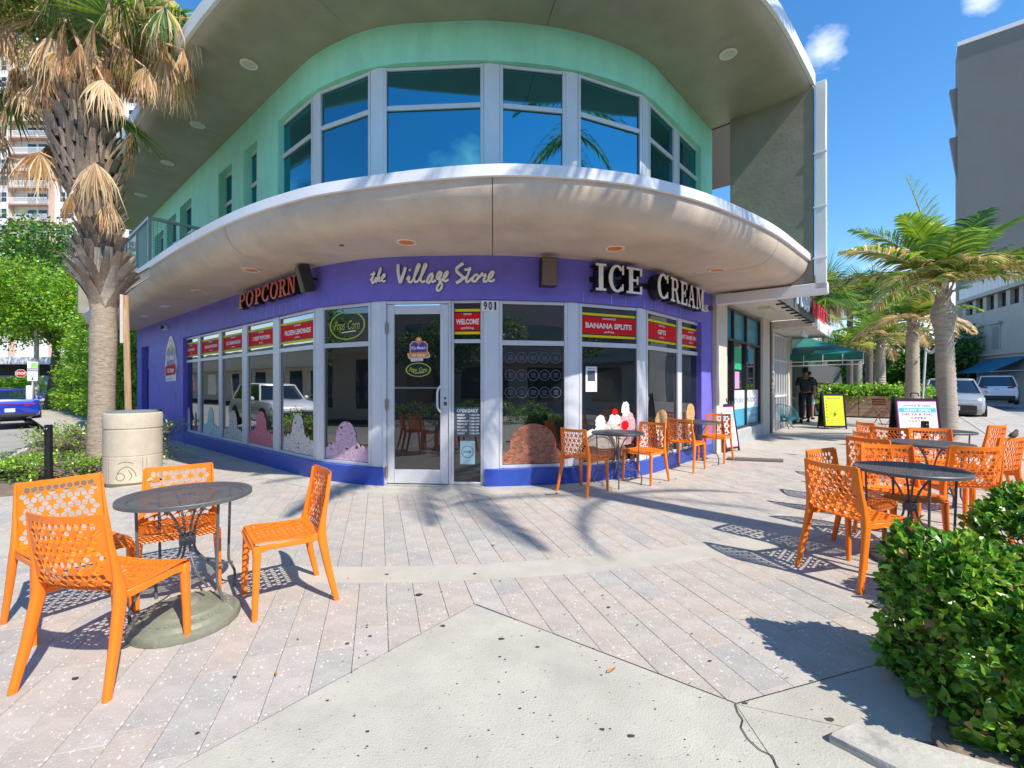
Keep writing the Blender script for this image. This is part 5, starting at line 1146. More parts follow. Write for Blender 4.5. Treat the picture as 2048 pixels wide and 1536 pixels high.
# pole, bollards
p = at(251, 587, 7.15); g0 = at(260, 900, 7.15); g0.z = gz(g0.x, g0.y)-.02
t = thing('timber_pole', 'weathered tan timber pole leaning slightly behind the litter bin', 'pole', g0)
wd = mat('weathered_timber', (.42, .26, .14), .8, var=.3, vscale=6, stretch=(6, 6, .4), bump=.5, bscale=20, stain=[((.62, .55, .46), 4, .55, .1, .7)])
b = MB(); b.loft([rrect(q-g0, Vector((1, 0, 0)), Vector((0, 1, 0)), w, w*.8) for q, w in ((g0, .085), (g0.lerp(p, .5), .08), (p, .075))]); b.build('post', wd, t); b = MB(); q = p-g0; b.obox(q+Vector((-.05, -.045, -.75)), (.035, 0, 0), (0, .02, 0), (0, 0, .76)); b.build('splice', mat('bleached_timber', (.62, .56, .48), .8, var=.2), t)
def bollard(px, py, h, r, lab):
    c = G(px, py); t = thing('bollard', lab, 'bollard', c)
    MB().rev([(r, -.05), (r, h), (r*.9, h+.005), (r*.86, h-.02), (0, h-.02)], n=20).build('post', mat('bollard_paint', (.02, .022, .025), .25, metal=.4, var=.3, vscale=14, stain=[((.3, .3, .3), 25, .68, .04, .6)]), t)
    for k in range(2): MB().rev([(.008, 0), (.008, .004), (0, .005)], (r*math.cos(-1.2-.7*k), r*math.sin(-1.2-.7*k), h-.05), 8, ax=(math.cos(-1.2-.7*k), math.sin(-1.2-.7*k), 0)).build('bolt', M['alum'], t)
bollard(97, 962, .84, .046, 'black steel bollard in the planting bed on the left'); c = G(1850, 905); bollard(1850, 905, .62, .06, 'black bollard stub in front of the white sandwich board')
# timber planter
pl = thing('timber_planter', 'long horizontal board timber planter across the far sidewalk', 'planter')
pb = mat('cedar_boards', (.40, .25, .15), .7, var=.25, vscale=3, stretch=(.6, .6, 8), bump=.4, bscale=30)
a, c = G(1650, 829), G(1868, 836); d = (c-a); d.z = 0; L = d.length; u = d.normalized(); n = Vector((u.y, -u.x, 0)); 
for k in range(5):
    for j in range(3):
        b = MB(); b.obox(a+u*(L/3*j+.01)+Vector((0, 0, .05+.155*k)), u*(L/3-.02), -n*.03, (0, 0, .148)); b.build('board', pb, pl)
b = MB(); b.obox(a-n*.04+Vector((0, 0, -.05)), u*L, -n*1.3, (0, 0, .84)); b.build('box', mat('planter_dark', (.08, .06, .04), .9), pl); rebase(pl, a)
# folding bistro chairs (red)
def slat_chair(c, rz, lab, m):
    t = thing('folding_chair', lab, 'chair', c, rz, group='red folding slat chairs')
    for s in (-1, 1):
        b = MB(); b.tube([(s*.2, .22, 0), (s*.2, -.16, .60), (s*.2, -.24, .86)], .012, 6); b.build('leg', m, t); b = MB(); b.tube([(s*.185, -.22, 0), (s*.185, .20, .46)], .012, 6); b.build('leg', m, t)
    for k in range(6): b = MB(); b.box(0, -.15+.068*k, .455, .40, .045, .014); b.build('seat_slat', m, t)
    for k in range(3): b = MB(); b.obox((-.2, -.175-.022*k, .64+.075*k), (.4, 0, 0), (0, .012, 0), (0, -.01, .05)); b.build('back_slat', m, t)
rs = mat('brick_red_paint', (.33, .07, .04), .5, var=.1)
slat_chair(G(1768, 848), math.radians(-75), 'red folding slat chair in front of the timber planter, left one', rs); slat_chair(G(1808, 846), math.radians(70), 'red folding slat chair half hidden behind the white sandwich board', mat('tan_paint', (.45, .26, .15), .5))
# teal lounge chair of cord, firewood cart
c = G(1568, 852); t = thing('cord_chair', 'turquoise round cord lounge chair outside the far shop', 'chair', c, math.radians(-50)); tq = mat('turquoise_cord', (.01, .30, .42), .45)
rim = [Vector((.36*math.cos(a), .30*math.sin(a)-.05, .47+.26*(-math.sin(a)))) for a in [k*math.pi/10 for k in range(21)]]
b = MB(); b.tube(rim, .013, 6); b.build('rim', tq, t); b = MB(); cc = Vector((0, .02, .24))
for k in range(60): a = k*math.pi/30; p = Vector((.36*math.cos(a), .30*math.sin(a)-.05, .47-.26*math.sin(a))); b.tube([p, p.lerp(cc, .55)+Vector((0, 0, -.05)), cc+(p-cc)*.12], .006, 4, cap=False)
b.build('cords', tq, t, kind='stuff')
for k in range(4): a = math.pi/4+k*math.pi/2; b = MB(); b.tube([cc+Vector((.05*math.cos(a), .05*math.sin(a), 0)), Vector((.28*math.cos(a), .28*math.sin(a), 0))], .012, 6); b.build('leg', M['black'], t)
c = G(1580, 845)+Vector((.12, .5, 0)); t = thing('firewood_cart', 'wheeled rack stacked with firewood baskets and dried branches outside the far shop', 'cart', c, .3)
ww = mat('firewood', (.38, .21, .09), .8, var=.4, vscale=30); 
for x in (-.28, .28):
    for y in (-.18, .18): b = MB(); b.tube([(x, y, .05), (x, y, 1.0)], .012, 6); b.build('upright', wd, t); MB().rev([(.035, -.012), (.035, .012)], (x, y, .04), 12, ax=(0, 1, 0)).build('wheel', M['black'], t)
for z in (.12, .45, .8):
    b = MB(); b.box(0, 0, z, .6, .4, .02); b.build('shelf', wd, t)
    for k in range(7): rr_ = random.Random(k+int(z*100)); a = rr_.uniform(-.5, .5); b = MB(); p = Vector((-.2+.07*k, rr_.uniform(-.05, .05), z+.06+.05*(k % 2))); u_2 = Vector((math.sin(a)*.15, math.cos(a)*.15, .02)); b.tube([p-u_2, p+u_2], [.04, .036], 6); b.build('log', ww, t)
b = MB(); rr_ = random.Random(4)
for k in range(40): a = rr_.uniform(0, 6.3); b.tube([(-.3, 0, .75), (-.3+.12*math.cos(a), .12*math.sin(a), 1.0), (-.3+.3*math.cos(a), .3*math.sin(a), 1.05+rr_.uniform(0, .25))], .004, 4)
b.build('dry_branches', mat('dry_twigs', (.16, .11, .07), .9), t, kind='stuff')
# closed display board leaning behind the two people
c = at(1648, 838, 18.2); c.z = gz(c.x, c.y); t = thing('folded_umbrella', 'folded grey and beige market umbrella behind the two people', 'umbrella', c)
b = MB(); b.prism([(-.7, 1.75), (-.55, 1.25), (.75, 1.15), (.62, 1.85), (-.6, 1.95)], (0, 0, .1), (1, 0, 0), (0, 0, 1), (0, .3, 0)); b.build('top_flap', mat('umbrella_grey', (.10, .10, .105), .7), t); b = MB(); b.prism([(-.1, .1), (.25, .1), (.72, 1.15), (-.5, 1.2)], (0, .02, .05), (1, 0, 0), (0, 0, 1), (0, .25, 0)); b.build('lower_cloth', mat('umbrella_beige', (.42, .36, .30), .8), t)
# ---------------------------------------------------------------- foliage
def leafM(n, c, rough=.38, isl=.4, trans=.25, spec=.5): return mat(n, c, rough, spec=spec, island=isl, trans=trans)
LG = leafM('hedge_leaf', (.12, .29, .026), .25, .45, .3); LG2 = leafM('hedge_leaf_young', (.28, .46, .05), .27, .4, .38); LGd = leafM('dark_hedge_leaf', (.035, .12, .012), .35, .4, .2)
TL = leafM('tree_leaf', (.15, .32, .02), .45, .45, .35); TL2 = leafM('tree_leaf_light', (.27, .45, .025), .45, .4, .4); TD = leafM('tree_leaf_dark', (.04, .12, .015), .5, .4, .25)
FG = leafM('palm_green', (.055, .17, .03), .38, .35, .25); FG2 = leafM('palm_lime', (.19, .33, .03), .35, .3, .35); FY = leafM('palm_yellow', (.42, .36, .07), .5, .3, .35); FD = leafM('palm_dead_straw', (.64, .48, .29), .75, .35, .3, .2); FD2 = leafM('palm_dead_brown', (.36, .21, .09), .8, .4, .2, .2)
bark = mat('grey_bark', (.14, .11, .085), .9, var=.3, vscale=12, bump=.8, bscale=30); twig = mat('twig', (.24, .19, .14), .9, var=.3, vscale=20)
def unit(a): return a/np.maximum(1e-9, np.linalg.norm(a, axis=1, keepdims=True))
def leaves(name, P, D, Nn, L, W, mats, mi, parent, fold=.25, kind='stuff', wide=.62, thick=0):
    """folded leaf blades: P base, D direction, Nn normal; L, W arrays"""
    n = len(P); D = unit(D); S = unit(np.cross(D, Nn)); Nn = np.cross(S, D); L = L[:, None]; W = W[:, None]
    b0 = P; tip = P+D*L-Nn*L*.08; m1 = P+D*L*.38; m2 = P+D*L*wide+Nn*L*.02
    up = Nn*W*fold
    V = np.stack([b0, m1+S*W*.42+up, m2+S*W*.5+up, tip, m2-S*W*.5+up, m1-S*W*.42+up, m1, m2], 1).reshape(-1, 3)
    k = (np.arange(n)*8)[:, None]
    F = np.concatenate([k+np.array([0, 6, 1, 1]), k+np.array([6, 7, 2, 1]), k+np.array([7, 3, 2, 2]), k+np.array([0, 5, 6, 6]), k+np.array([6, 5, 4, 7]), k+np.array([7, 4, 3, 3])])
    # triangles + quads: split quads into triangles
    T = np.concatenate([k+np.array(t) for t in ((0, 6, 1), (6, 7, 2), (6, 2, 1), (7, 3, 2), (0, 5, 6), (6, 5, 4), (6, 4, 7), (7, 4, 3))])
    m = np.tile(np.asarray(mi), 8)
    return npmesh(name, V, T, mats, m, parent, smooth=False, kind=kind)
def shell_pts(n, fn):
    """rejection samples of a lumpy volume, biased to its skin"""
    return fn(n)
def hedge_clump(name, label, cat, boxes, n, leafL, mats, probs, seed, group=None, twigs=300, lump=.06, density_top=1.0):
    r = np.random.default_rng(seed); t = thing(name, label, cat, group=group); P = []; Nn = []
    tot = sum(b[5] for b in boxes)
    for (cx, cy, cz, R, ax, wgt) in boxes:          # superellipsoids: centre, radii (rx,ry,rz), axis angle, weight
        k = int(n*wgt/tot); u = unit(r.normal(size=(k, 3))); u[:, 2] = np.where(u[:, 2] < -.5, -u[:, 2], u[:, 2]); e = .55
        s = np.sign(u)*np.abs(u)**e; s = s/np.maximum(1e-9, (np.abs(s)**(2/e)).sum(1)[:, None]**(e/2))
        f = 1+lump*np.sin(u[:, :1]*7+seed)+lump*np.sin(u[:, 1:2]*9+u[:, 2:3]*5)+lump*1.2*r.normal(size=(k, 1))*.5
        dep = 1-np.abs(r.normal(size=(k, 1)))*.16; q = s*f*dep*np.array(R)
        c, sn = math.cos(ax), math.sin(ax); q = np.stack([q[:, 0]*c-q[:, 1]*sn, q[:, 0]*sn+q[:, 1]*c, q[:, 2]], 1)
        uu = np.stack([u[:, 0]*c-u[:, 1]*sn, u[:, 0]*sn+u[:, 1]*c, u[:, 2]], 1)
        P.append(q+np.array([cx, cy, cz])); Nn.append(uu)
    P = np.concatenate(P); U = np.concatenate(Nn); ok = P[:, 2] > .03; P, U = P[ok], U[ok]; k = len(P)
    D = unit(U*.9+r.normal(size=(k, 3))*.75+np.array([0, 0, .35])); Nrm = unit(U*.6+np.array([0, 0, .8])+r.normal(size=(k, 3))*.45)
    L = leafL*r.uniform(.42, 1.22, k); mi = r.choice(len(mats), k, p=probs)
    leaves('foliage', P, D, Nrm, L, L*r.uniform(.52, .68, k), mats, mi, t, wide=.66)
    b = MB(); rr = random.Random(seed)
    for _ in range(twigs):
        bx = boxes[rr.randrange(len(boxes))]; i = rr.randrange(k); p = Vector(P[i]); q0 = Vector((bx[0]+rr.uniform(-.3, .3)*bx[3][0], bx[1]+rr.uniform(-.3, .3)*bx[3][1], max(.02, bx[2]-bx[3][2]*.8)))
        m = q0.lerp(p, .55)+Vector((rr.uniform(-.04, .04), rr.uniform(-.04, .04), .05)); b.tube([q0, m, p], [.006, .004, .0015], 4, cap=False)
    b.build('branches', twig, t, kind='stuff'); rebase(t, (boxes[0][0], boxes[0][1], 0)); return t
# foreground hedge, two clumps
hedge_clump('clipped_hedge', 'glossy green leafy hedge filling the lower right corner', 'hedge', [(2.26, 1.80, .22, (.52, .40, .36), -.25, 1.0), (1.98, 2.02, .32, (.23, .22, .39), 0, .4), (2.95, 1.72, .24, (.6, .5, .38), 0, .5)], 20500, .052, [LG, LG2, LGd, FD2], [.52, .30, .155, .025], 3, twigs=420)
hedge_clump('clipped_hedge', 'second glossy green hedge mound at the right edge behind the first', 'hedge', [(3.10, 2.50, .36, (.42, .30, .42), .1, 1.0), (3.6, 2.6, .38, (.4, .4, .45), .1, .4)], 11000, .050, [LG, LG2, LGd, FD2], [.58, .22, .18, .02], 8, twigs=200)
# straggly shrubs in the left bed
hedge_clump('bed_shrub', 'low leafy shrub at the front of the left planting bed beside the bollard', 'shrub', [(-6.75, 6.9, .10, (.9, .35, .20), .3, 1), (-7.9, 6.95, .08, (.6, .35, .18), 0, .6)], 3600, .055, [LG, LG2], [.45, .55], 21, twigs=260, lump=.2)
hedge_clump('bed_shrub', 'straggly half bare shrub at the back of the left planting bed', 'shrub', [(-7.2, 8.3, .3, (.8, .5, .34), .2, 1)], 1500, .055, [LG, LG2], [.3, .7], 22, twigs=900, lump=.35)
hedge_clump('bed_shrub', 'small green shrub at the foot of the big left palm', 'shrub', [(-8.4, 8.6, .25, (.5, .5, .28), .2, 1)], 1100, .055, [LG, LG2], [.3, .7], 23, twigs=300, lump=.3)
def leafcloud(name, label, cat, blobs, n, L, mats, probs, seed, trunk=None, group=None, up=.25, tr_r=.2, base=None):
    """tree or tall hedge: blobs of leaves (cx,cy,cz,rx,ry,rz)"""
    r = np.random.default_rng(seed); t = thing(name, label, cat, group=group); B = np.array(blobs); vol = (B[:, 3]*B[:, 4]*B[:, 5])**(2/3); pr = vol/vol.sum(); k = r.choice(len(B), n, p=pr)
    u = unit(r.normal(size=(n, 3))); lump = 1+.16*np.sin(u[:, :1]*6+k[:, None])+.13*np.sin(u[:, 1:2]*8+k[:, None]*2)+.1*np.sin(u[:, 2:3]*11)
    P = B[k, :3]+u*B[k, 3:6]*lump*(1-np.abs(r.normal(size=(n, 1)))*.16); D = unit(u+r.normal(size=(n, 3))*.8); Nr = unit(u*.7+np.array([0, 0, up+.5])+r.normal(size=(n, 3))*.5)
    ok = P[:, 2] > -.1; P, D, Nr = P[ok], D[ok], Nr[ok]; m = len(P); l = L*r.uniform(.6, 1.3, m)
    n8 = m; S = unit(np.cross(D, Nr)); V = np.stack([P, P+D*l[:, None]*.5+S*l[:, None]*.33, P+D*l[:, None], P+D*l[:, None]*.5-S*l[:, None]*.33], 1).reshape(-1, 3); F = (np.arange(m)*4)[:, None]+np.array([0, 1, 2, 3])
    npmesh('crown' if trunk else 'foliage', V, F, mats, r.choice(len(mats), m, p=probs), t, kind='stuff')
    if trunk:
        rr = random.Random(seed); b = MB(); p0 = Vector(trunk[0]); top = Vector(trunk[1]); b.tube([p0, p0.lerp(top, .5)+Vector((.1, 0, 0)), top], [tr_r, tr_r*.8, tr_r*.6], 10); b.build('trunk', bark, t)
        for i in range(min(len(blobs), 14)):
            q = Vector(blobs[i][:3]); b = MB(); b.tube([top.lerp(p0, .1*rr.random()), top.lerp(q, .5)+Vector((0, 0, .3)), q], [tr_r*.5, tr_r*.3, tr_r*.1], 7); b.build('limb', bark, t)
    rebase(t, base or (trunk[0] if trunk else (blobs[0][0], blobs[0][1], 0))); return t
rr = random.Random(77)
def blobring(cx, cy, cz, R, H, k, r0, seed):
    q = random.Random(seed); o = []
    for _ in range(k):
        a = q.uniform(0, 6.28); d = R*math.sqrt(q.random()); z = cz+q.uniform(-H, H)*(1-.5*(d/R)**2); s = r0*q.uniform(.7, 1.25); o.append((cx+d*math.cos(a), cy+d*math.sin(a), z, s, s, s*.7))
    return o
# tall clipped hedge along the left street
bl = []; q = random.Random(9)
for k in range(34):
    s = 1.0+k*.62; p = WC[0]+LDp*s-NL.to_2d()*.3
    for z in (.8, 2.0, 3.2, 4.3, 5.3):
        top = 3.6 if s < 1.2 else 5.9-.012*s*s
        if z < top: bl.append((p.x+q.uniform(-.1, .1), p.y+q.uniform(-.1, .1), min(z, top-.5), .95, .95, .8))
leafcloud('tall_hedge', 'tall bright green clipped hedge lining the left street sidewalk', 'hedge', bl, 70000, .13, [TL, TL2, TD], [.45, .42, .13], 31)
leafcloud('street_tree', 'large light green spreading tree above the left hedge', 'tree', blobring(-29, 28, 5.9, 5.0, 2.6, 34, 1.7, 1)+blobring(-23.8, 27.5, 5.8, 3.0, 2.4, 18, 1.4, 2), 70000, .17, [TL, TL2, TD], [.5, .36, .14], 41, trunk=((-28.5, 28, -.3), (-28, 28, 4.2)), tr_r=.3)
leafcloud('street_tree', 'dark layered tree behind the light green one at far left', 'tree', blobring(-40, 40, 11.5, 9, 1.6, 30, 2.1, 3), 26000, .24, [TD, TL], [.7, .3], 42, trunk=((-39, 40, -.3), (-39, 40, 9)), tr_r=.35)
leafcloud('street_tree', 'small palm like shrub tree beyond the stop sign', 'tree', blobring(-38, 33, 1.2, 2.4, .5, 8, .9, 6), 5000, .2, [TL, TL2], [.6, .4], 43, trunk=((-38, 33, -.3), (-38, 33, 1.0)), tr_r=.1)
# ---------------------------------------------------------------- palms
PM_ = [FG, FG2, FY, FD, FD2]
class Quads:
    def __init__(s): s.V = []; s.F = []; s.m = []
    def strip(s, pts, W, side, mi, fold=0.0, nrm=None):
        """tapered blade along pts"""
        k = len(s.V); n = len(pts)
        for p, w in zip(pts, W):
            s.V.append(p+side*w/2); s.V.append(p-side*w/2)
        for i in range(n-1): s.F.append((k+2*i, k+2*i+1, k+2*i+3, k+2*i+2)); s.m.append(mi)
    def out(s, name, mats, parent, kind='stuff'):
        return npmesh(name, np.array([tuple(v) for v in s.V]), np.array(s.F), mats, np.array(s.m), parent, kind=kind)
def fan_leaf(Q, hub, d, size, rr, mi, nseg=34, droop=.35, hang=0.0, spread=150, width=None):
    """costapalmate fan leaf: hub point, leaf axis d"""
    d = Vector(d).normalized(); side = d.cross(Vector((0, 0, 1)));
    if side.length < .05: side = Vector((1, 0, 0))
    side.normalize(); up = side.cross(d).normalized(); w0 = width or size*.045
    for i in range(nseg):
        a = math.radians(-spread+2*spread*i/(nseg-1)+rr.uniform(-2, 2)); fold = .22*abs(math.sin(a*1.0)); L = size*(1-.30*abs(a)/math.pi)*rr.uniform(.85 if hang < .1 else .6, 1.08)
        dr = (d*math.cos(a)+side*math.sin(a)-up*fold).normalized(); pts = []; W = []; p = Vector(hub); cur = dr.copy(); st = 6
        for k in range(st+1):
            pts.append(p.copy()); t = k/st; W.append(w0*(.35+1.5*t if t < .38 else .92*(1-(t-.38)/.62)+.02)); 
            g_ = (droop*t*t+hang*(.25+t)) ; cur = (cur+Vector((rr.uniform(-.05, .05)*t*3*(1+hang*4), rr.uniform(-.05, .05)*t*3*(1+hang*4), -g_))).normalized(); p = p+cur*(L/st)
        sd_2 = dr.cross(up if i % 2 else (up+side*.3)).normalized(); Q.strip(pts, W, sd_2, mi[rr.randrange(len(mi))])
def petiole(b, p, q, r0, r1, sag=.0):
    m = p.lerp(q, .5)+Vector((0, 0, sag)); b.tube([p, m, q], [r0, (r0+r1)/2, r1], 5, cap=False)
def sabal(name, label, base, path, r0, crown_r, nlive, ndead, size, seed, boots=None, trunkm=None, group=None, mini=False, ring=None):
    """fan palm: path = trunk centre points (first on the ground)"""
    rr = random.Random(seed); t = thing(name, label, 'palm tree', base, group=group); o = Vector(base); P = [Vector(p)-o for p in path]
    top = P[-1]; Q = Quads(); b = MB(); bd = MB()
    for i in range(nlive):
        z = rr.uniform(-.15, 1)**1; a = 2.4*i+rr.uniform(-.3, .3); el = math.radians(75-95*(i/nlive)+rr.uniform(-8, 8)); d = Vector((math.cos(a)*math.cos(el), math.sin(a)*math.cos(el), math.sin(el)))
        L = crown_r*rr.uniform(.55, .9); hub = top+d*L+Vector((0, 0, -.10*L)); petiole(b, top-Vector((0, 0, .1)), hub, size*.022, size*.010, .05*L)
        dd = (d+Vector((0, 0, -.25))).normalized(); fan_leaf(Q, hub, dd, size*rr.uniform(.8, 1.1), rr, [0, 0, 1] if i % 3 else [0, 1, 2], 26 if mini else 36, droop=.22, hang=.03)
    for i in range(ndead):
        a = 2.4*i+rr.uniform(-.4, .4); el = math.radians(rr.uniform(-45, 12)); d = Vector((math.cos(a)*math.cos(el), math.sin(a)*math.cos(el), math.sin(el))); L = crown_r*rr.uniform(.35, .75); hub = top+Vector((0, 0, -.15-rr.uniform(0, .35)))+d*L+Vector((0, 0, -.15*L))
        petiole(bd, top-Vector((0, 0, .25)), hub, size*.02, size*.010, .08); fan_leaf(Q, hub, (d*.5+Vector((0, 0, -1))).normalized(), size*rr.uniform(.7, 1.0), rr, [3, 3, 4], 22 if mini else 34, droop=.3, hang=.45, spread=85, width=size*.034)
    Q.out('fronds', PM_, t); b.build('petioles', FG2 if not mini else FG, t, kind='stuff'); bd.build('dead_petioles', FD, t, kind='stuff')
    b = MB(); n = len(P); b.tube(catmull(P, 3), [r0*1.0]*(3*(n-1)+1), 18 if not mini else 10); b.build('trunk', trunkm or bark, t, smooth=60); return t, P, rr
tkm = mat('palm_trunk_fibre', (.36, .29, .22), .95, var=.3, vscale=7, bump=1, bscale=22, stretch=(1.2, 1.2, 5), stain=[((.18, .14, .10), 9, .52, .12, .7), ((.52, .45, .37), 14, .58, .1, .5)])
btm = mat('palm_boot', (.30, .235, .17), .9, var=.35, vscale=14, bump=.7, bscale=50, stretch=(3, 3, 1), island=.3)
btl = mat('palm_boot_pale', (.46, .40, .33), .85, var=.3, vscale=10, bump=.5, bscale=60, island=.2)
base = Vector((-6.55, 7.25, gz(-6.55, 7.25)))
def pz(px, y, Y=7.25): return at(px, y, Y)
# crown height follows the photo: trunk leans slightly left as it rises
path = [base-Vector((0, 0, .1)), pz(203, 850), pz(206, 700), pz(207, 600), pz(204, 500), pz(188, 400), pz(168, 290), pz(150, 170), pz(138, 60), pz(130, -20)]
path[0].x = path[1].x-.02
t, P, rr = sabal('cabbage_palm', 'tall cabbage palm beside the litter bin with straw coloured dead fronds and boot covered trunk', base, path, .168, 1.25, 34, 0, 1.05, 5, trunkm=tkm)
top = P[-1]
# ring wrinkles on the bare trunk
for ch in [c for c in bpy.data.objects if c.parent == t and c.name.startswith('trunk')]:
    me = ch.data
    for v in me.vertices:
        if v.co.z < 2.6: 
            c = P[0].lerp(P[3], max(0, min(1, v.co.z/2.9))); k = 1+.05*math.sin(v.co.z*60)+.03*random.random()+(.28*max(0, .5-v.co.z)**2*4); v.co.x = c.x+(v.co.x-c.x)*k; v.co.y = c.y+(v.co.y-c.y)*k
# boots: crossing split leaf bases
def boot(b, c, a, z, L, w, lift, r):
    out = Vector((math.cos(a), math.sin(a), 0)); s = Vector((-math.sin(a), math.cos(a), 0)); p0 = c+out*r+Vector((0, 0, 0)); R = []
    for k in range(5):
        q = k/4; ww = w*(1-.55*q); p = p0+out*(lift*q**1.4*L)+Vector((0, 0, L*q*.85)); th = .03*(1-q*.5)
        R.append([p+s*ww/2-out*th*.3, p+out*th, p-s*ww/2-out*th*.3, p-out*th*1.1])
    b.loft(R, 0)
S_t = arclen(P); rb = random.Random(6); nb_ = 0; bfield = MB(); blist = []
for k in range(250):
    q = k/249; zpos = 2.62+q*3.35; s = zpos; c = at_s(P, S_t, s+.1); a = k*2.399963; fl = float(np.interp(zpos, [2.6, 3.2, 4.0, 4.7, 5.2, 5.7, 6.1], [.14, .17, .21, .33, .37, .33, .2]))
    if q < .10: L, w, lift, r = .62, .22, .60, .13
    elif q < .2: L, w, lift, r = .50, .19, .5, .2
    else: L, w, lift, r = .33, .17, .42, fl*.98
    b = MB(); boot(b, c, a, zpos, L*rb.uniform(.8, 1.2), w*rb.uniform(.8, 1.15), lift*rb.uniform(.7, 1.2), r); b.build('boot', btl if q < .17 and k % 2 else btm, t, smooth=50)
b = MB(); b.tube([at_s(P, S_t, 3.1), at_s(P, S_t, 3.6), at_s(P, S_t, 4.3), at_s(P, S_t, 5.0), at_s(P, S_t, 5.7), at_s(P, S_t, 6.4)], [.14, .17, .24, .33, .34, .22], 16); b.build('fibre_core', mat('fibre_core', (.10, .075, .05), .95, var=.5, vscale=30, bump=1), t)
# named dead fronds placed as in the photo
Q = Quads(); bd = MB()
def dead(px, py, dY, L, mi=(3, 3, 4), src=None, spread=70, hang=.55, n=44, d=None, w=.03):
    hub = at(px, py, 7.25+dY)-base; sp = src or (top+Vector((0, 0, -.5))); petiole(bd, sp, hub, .022, .012, .12); fan_leaf(Q, hub, d or (0.05, 0, -1), L, rr, list(mi), n, droop=.3, hang=hang, spread=spread, width=w)
rr = random.Random(12)
for a_ in ((190, 322, -.62, 1.0, (3, 3, 3, 4), 62), (330, 95, -.4, .95, (3, 3, 2), 50), (362, 112, -.2, .9, (3, 3, 4), 45), (290, 130, -.6, .8, (3, 4), 50), (100, 70, -.6, .85, (3, 3, 4), 55), (50, 60, -.4, .9, (3, 3, 2), 45), (130, 60, -.7, .8, (3, 3), 60), (10, 210, -.3, .9, (3, 4), 50), (80, 300, -.35, .95, (4, 4, 3), 60), (262, 262, -.1, .85, (4, 4, 0), 50), (15, 310, .1, .9, (4, 3), 55), (240, 80, -.5, .7, (3, 4), 60), (165, 95, -.65, .55, (3, 4), 70), (380, 120, .1, .6, (3, 3), 35), (60, 180, .5, .8, (4, 4), 60), (300, 60, .5, .9, (4, 3), 50), (-20, 120, -.1, .9, (3, 4), 60), (190, 60, .4, .8, (3, 4), 60), (140, 385, -.45, .6, (4, 4), 40), (218, 395, -.4, .65, (4, 3), 35), (30, 60, .4, .8, (3, 0), 60), (345, 70, -.3, .75, (3, 2, 0), 40), (270, 70, -.2, .7, (3, 4), 60), (230, 110, -.45, .55, (4, 3), 60), (120, 100, -.75, .5, (3, 4, 4), 70), (75, 110, -.5, .6, (4, 3), 55), (35, 130, -.3, .7, (3, 4), 50), (310, 100, .2, .7, (3, 4), 45), (255, 150, -.3, .45, (4, 4), 60), (205, 130, -.55, .4, (4, 4), 80), (-10, 250, .2, .9, (4, 4), 50), (110, 280, .3, .8, (4, 4), 50), (-30, 340, .2, .7, (4, 3), 50)):
    src = (at_s(P, S_t, 4.6) if a_[1] > 250 else None); dead(a_[0], a_[1], a_[2], a_[3]*rr.uniform(.85, 1.1), a_[4], src=src, spread=a_[5]*1.0, n=52, hang=rr.uniform(.5, .9), w=.021, d=(rr.uniform(-.25, .25), rr.uniform(-.35, .1), -1))
for px, py, dY, dx, dz in ((40, 20, -.3, -.5, .1), (215, 30, -.6, .1, .25), (300, 20, -.4, .6, -.1), (110, 10, -.5, -.2, .4), (350, 30, .0, .9, -.1), (10, 60, .1, -.9, 0), (20, 200, .3, -.8, -.5), (240, 230, .4, .5, -.6), (40, 180, .5, -.5, -.5)):
    hub = at(px, py, 7.25+dY)-base; petiole(bd, top+Vector((0, 0, -.3)), hub, .02, .012, .1); fan_leaf(Q, hub, (dx, -.3, dz), .95, rr, [0, 0, 1], 40, droop=.18, hang=.05)
for k in range(74):
    dead(rr.uniform(-90, 385), rr.uniform(-40, 170 if k % 2 else 100), rr.uniform(-.85, .6), rr.uniform(.45, .85), ((3, 2, 3), (3, 4, 4), (2, 0, 3), (3, 3))[k % 4], spread=rr.uniform(35, 65), n=40, hang=rr.uniform(.4, .9), w=.02, d=(rr.uniform(-.4, .4), rr.uniform(-.4, .2), -1))
for k in range(34):
    dead(rr.uniform(235, 395), rr.uniform(20, 125), rr.uniform(-.6, .5), rr.uniform(.4, .75), ((3, 3), (3, 4), (2, 3))[k % 3], spread=rr.uniform(30, 60), n=40, hang=rr.uniform(.4, .9), w=.02, d=(rr.uniform(-.2, .5), rr.uniform(-.4, .2), -1))
Q.out('dead_fronds', PM_, t); bd.build('frond_stalks', FD, t, kind='stuff')
b = MB(); rf = random.Random(2)           # flower stalks: fine straw sprays
for k in range(1300):
    a = rf.uniform(0, 6.28); r = rf.uniform(.15, 1.05); c = top+Vector((r*math.cos(a), r*math.sin(a), rf.uniform(-.9, .2))); d = Vector((rf.uniform(-1, 1), rf.uniform(-1, 1), rf.uniform(-1.4, .3))).normalized()*rf.uniform(.12, .4); b.tube([c, c+d*.5+Vector((0, 0, .03)), c+d], .0035, 3, cap=False)
b.build('flower_sprays', mat('straw_spray', (.55, .42, .12), .8, var=.3), t, kind='stuff')
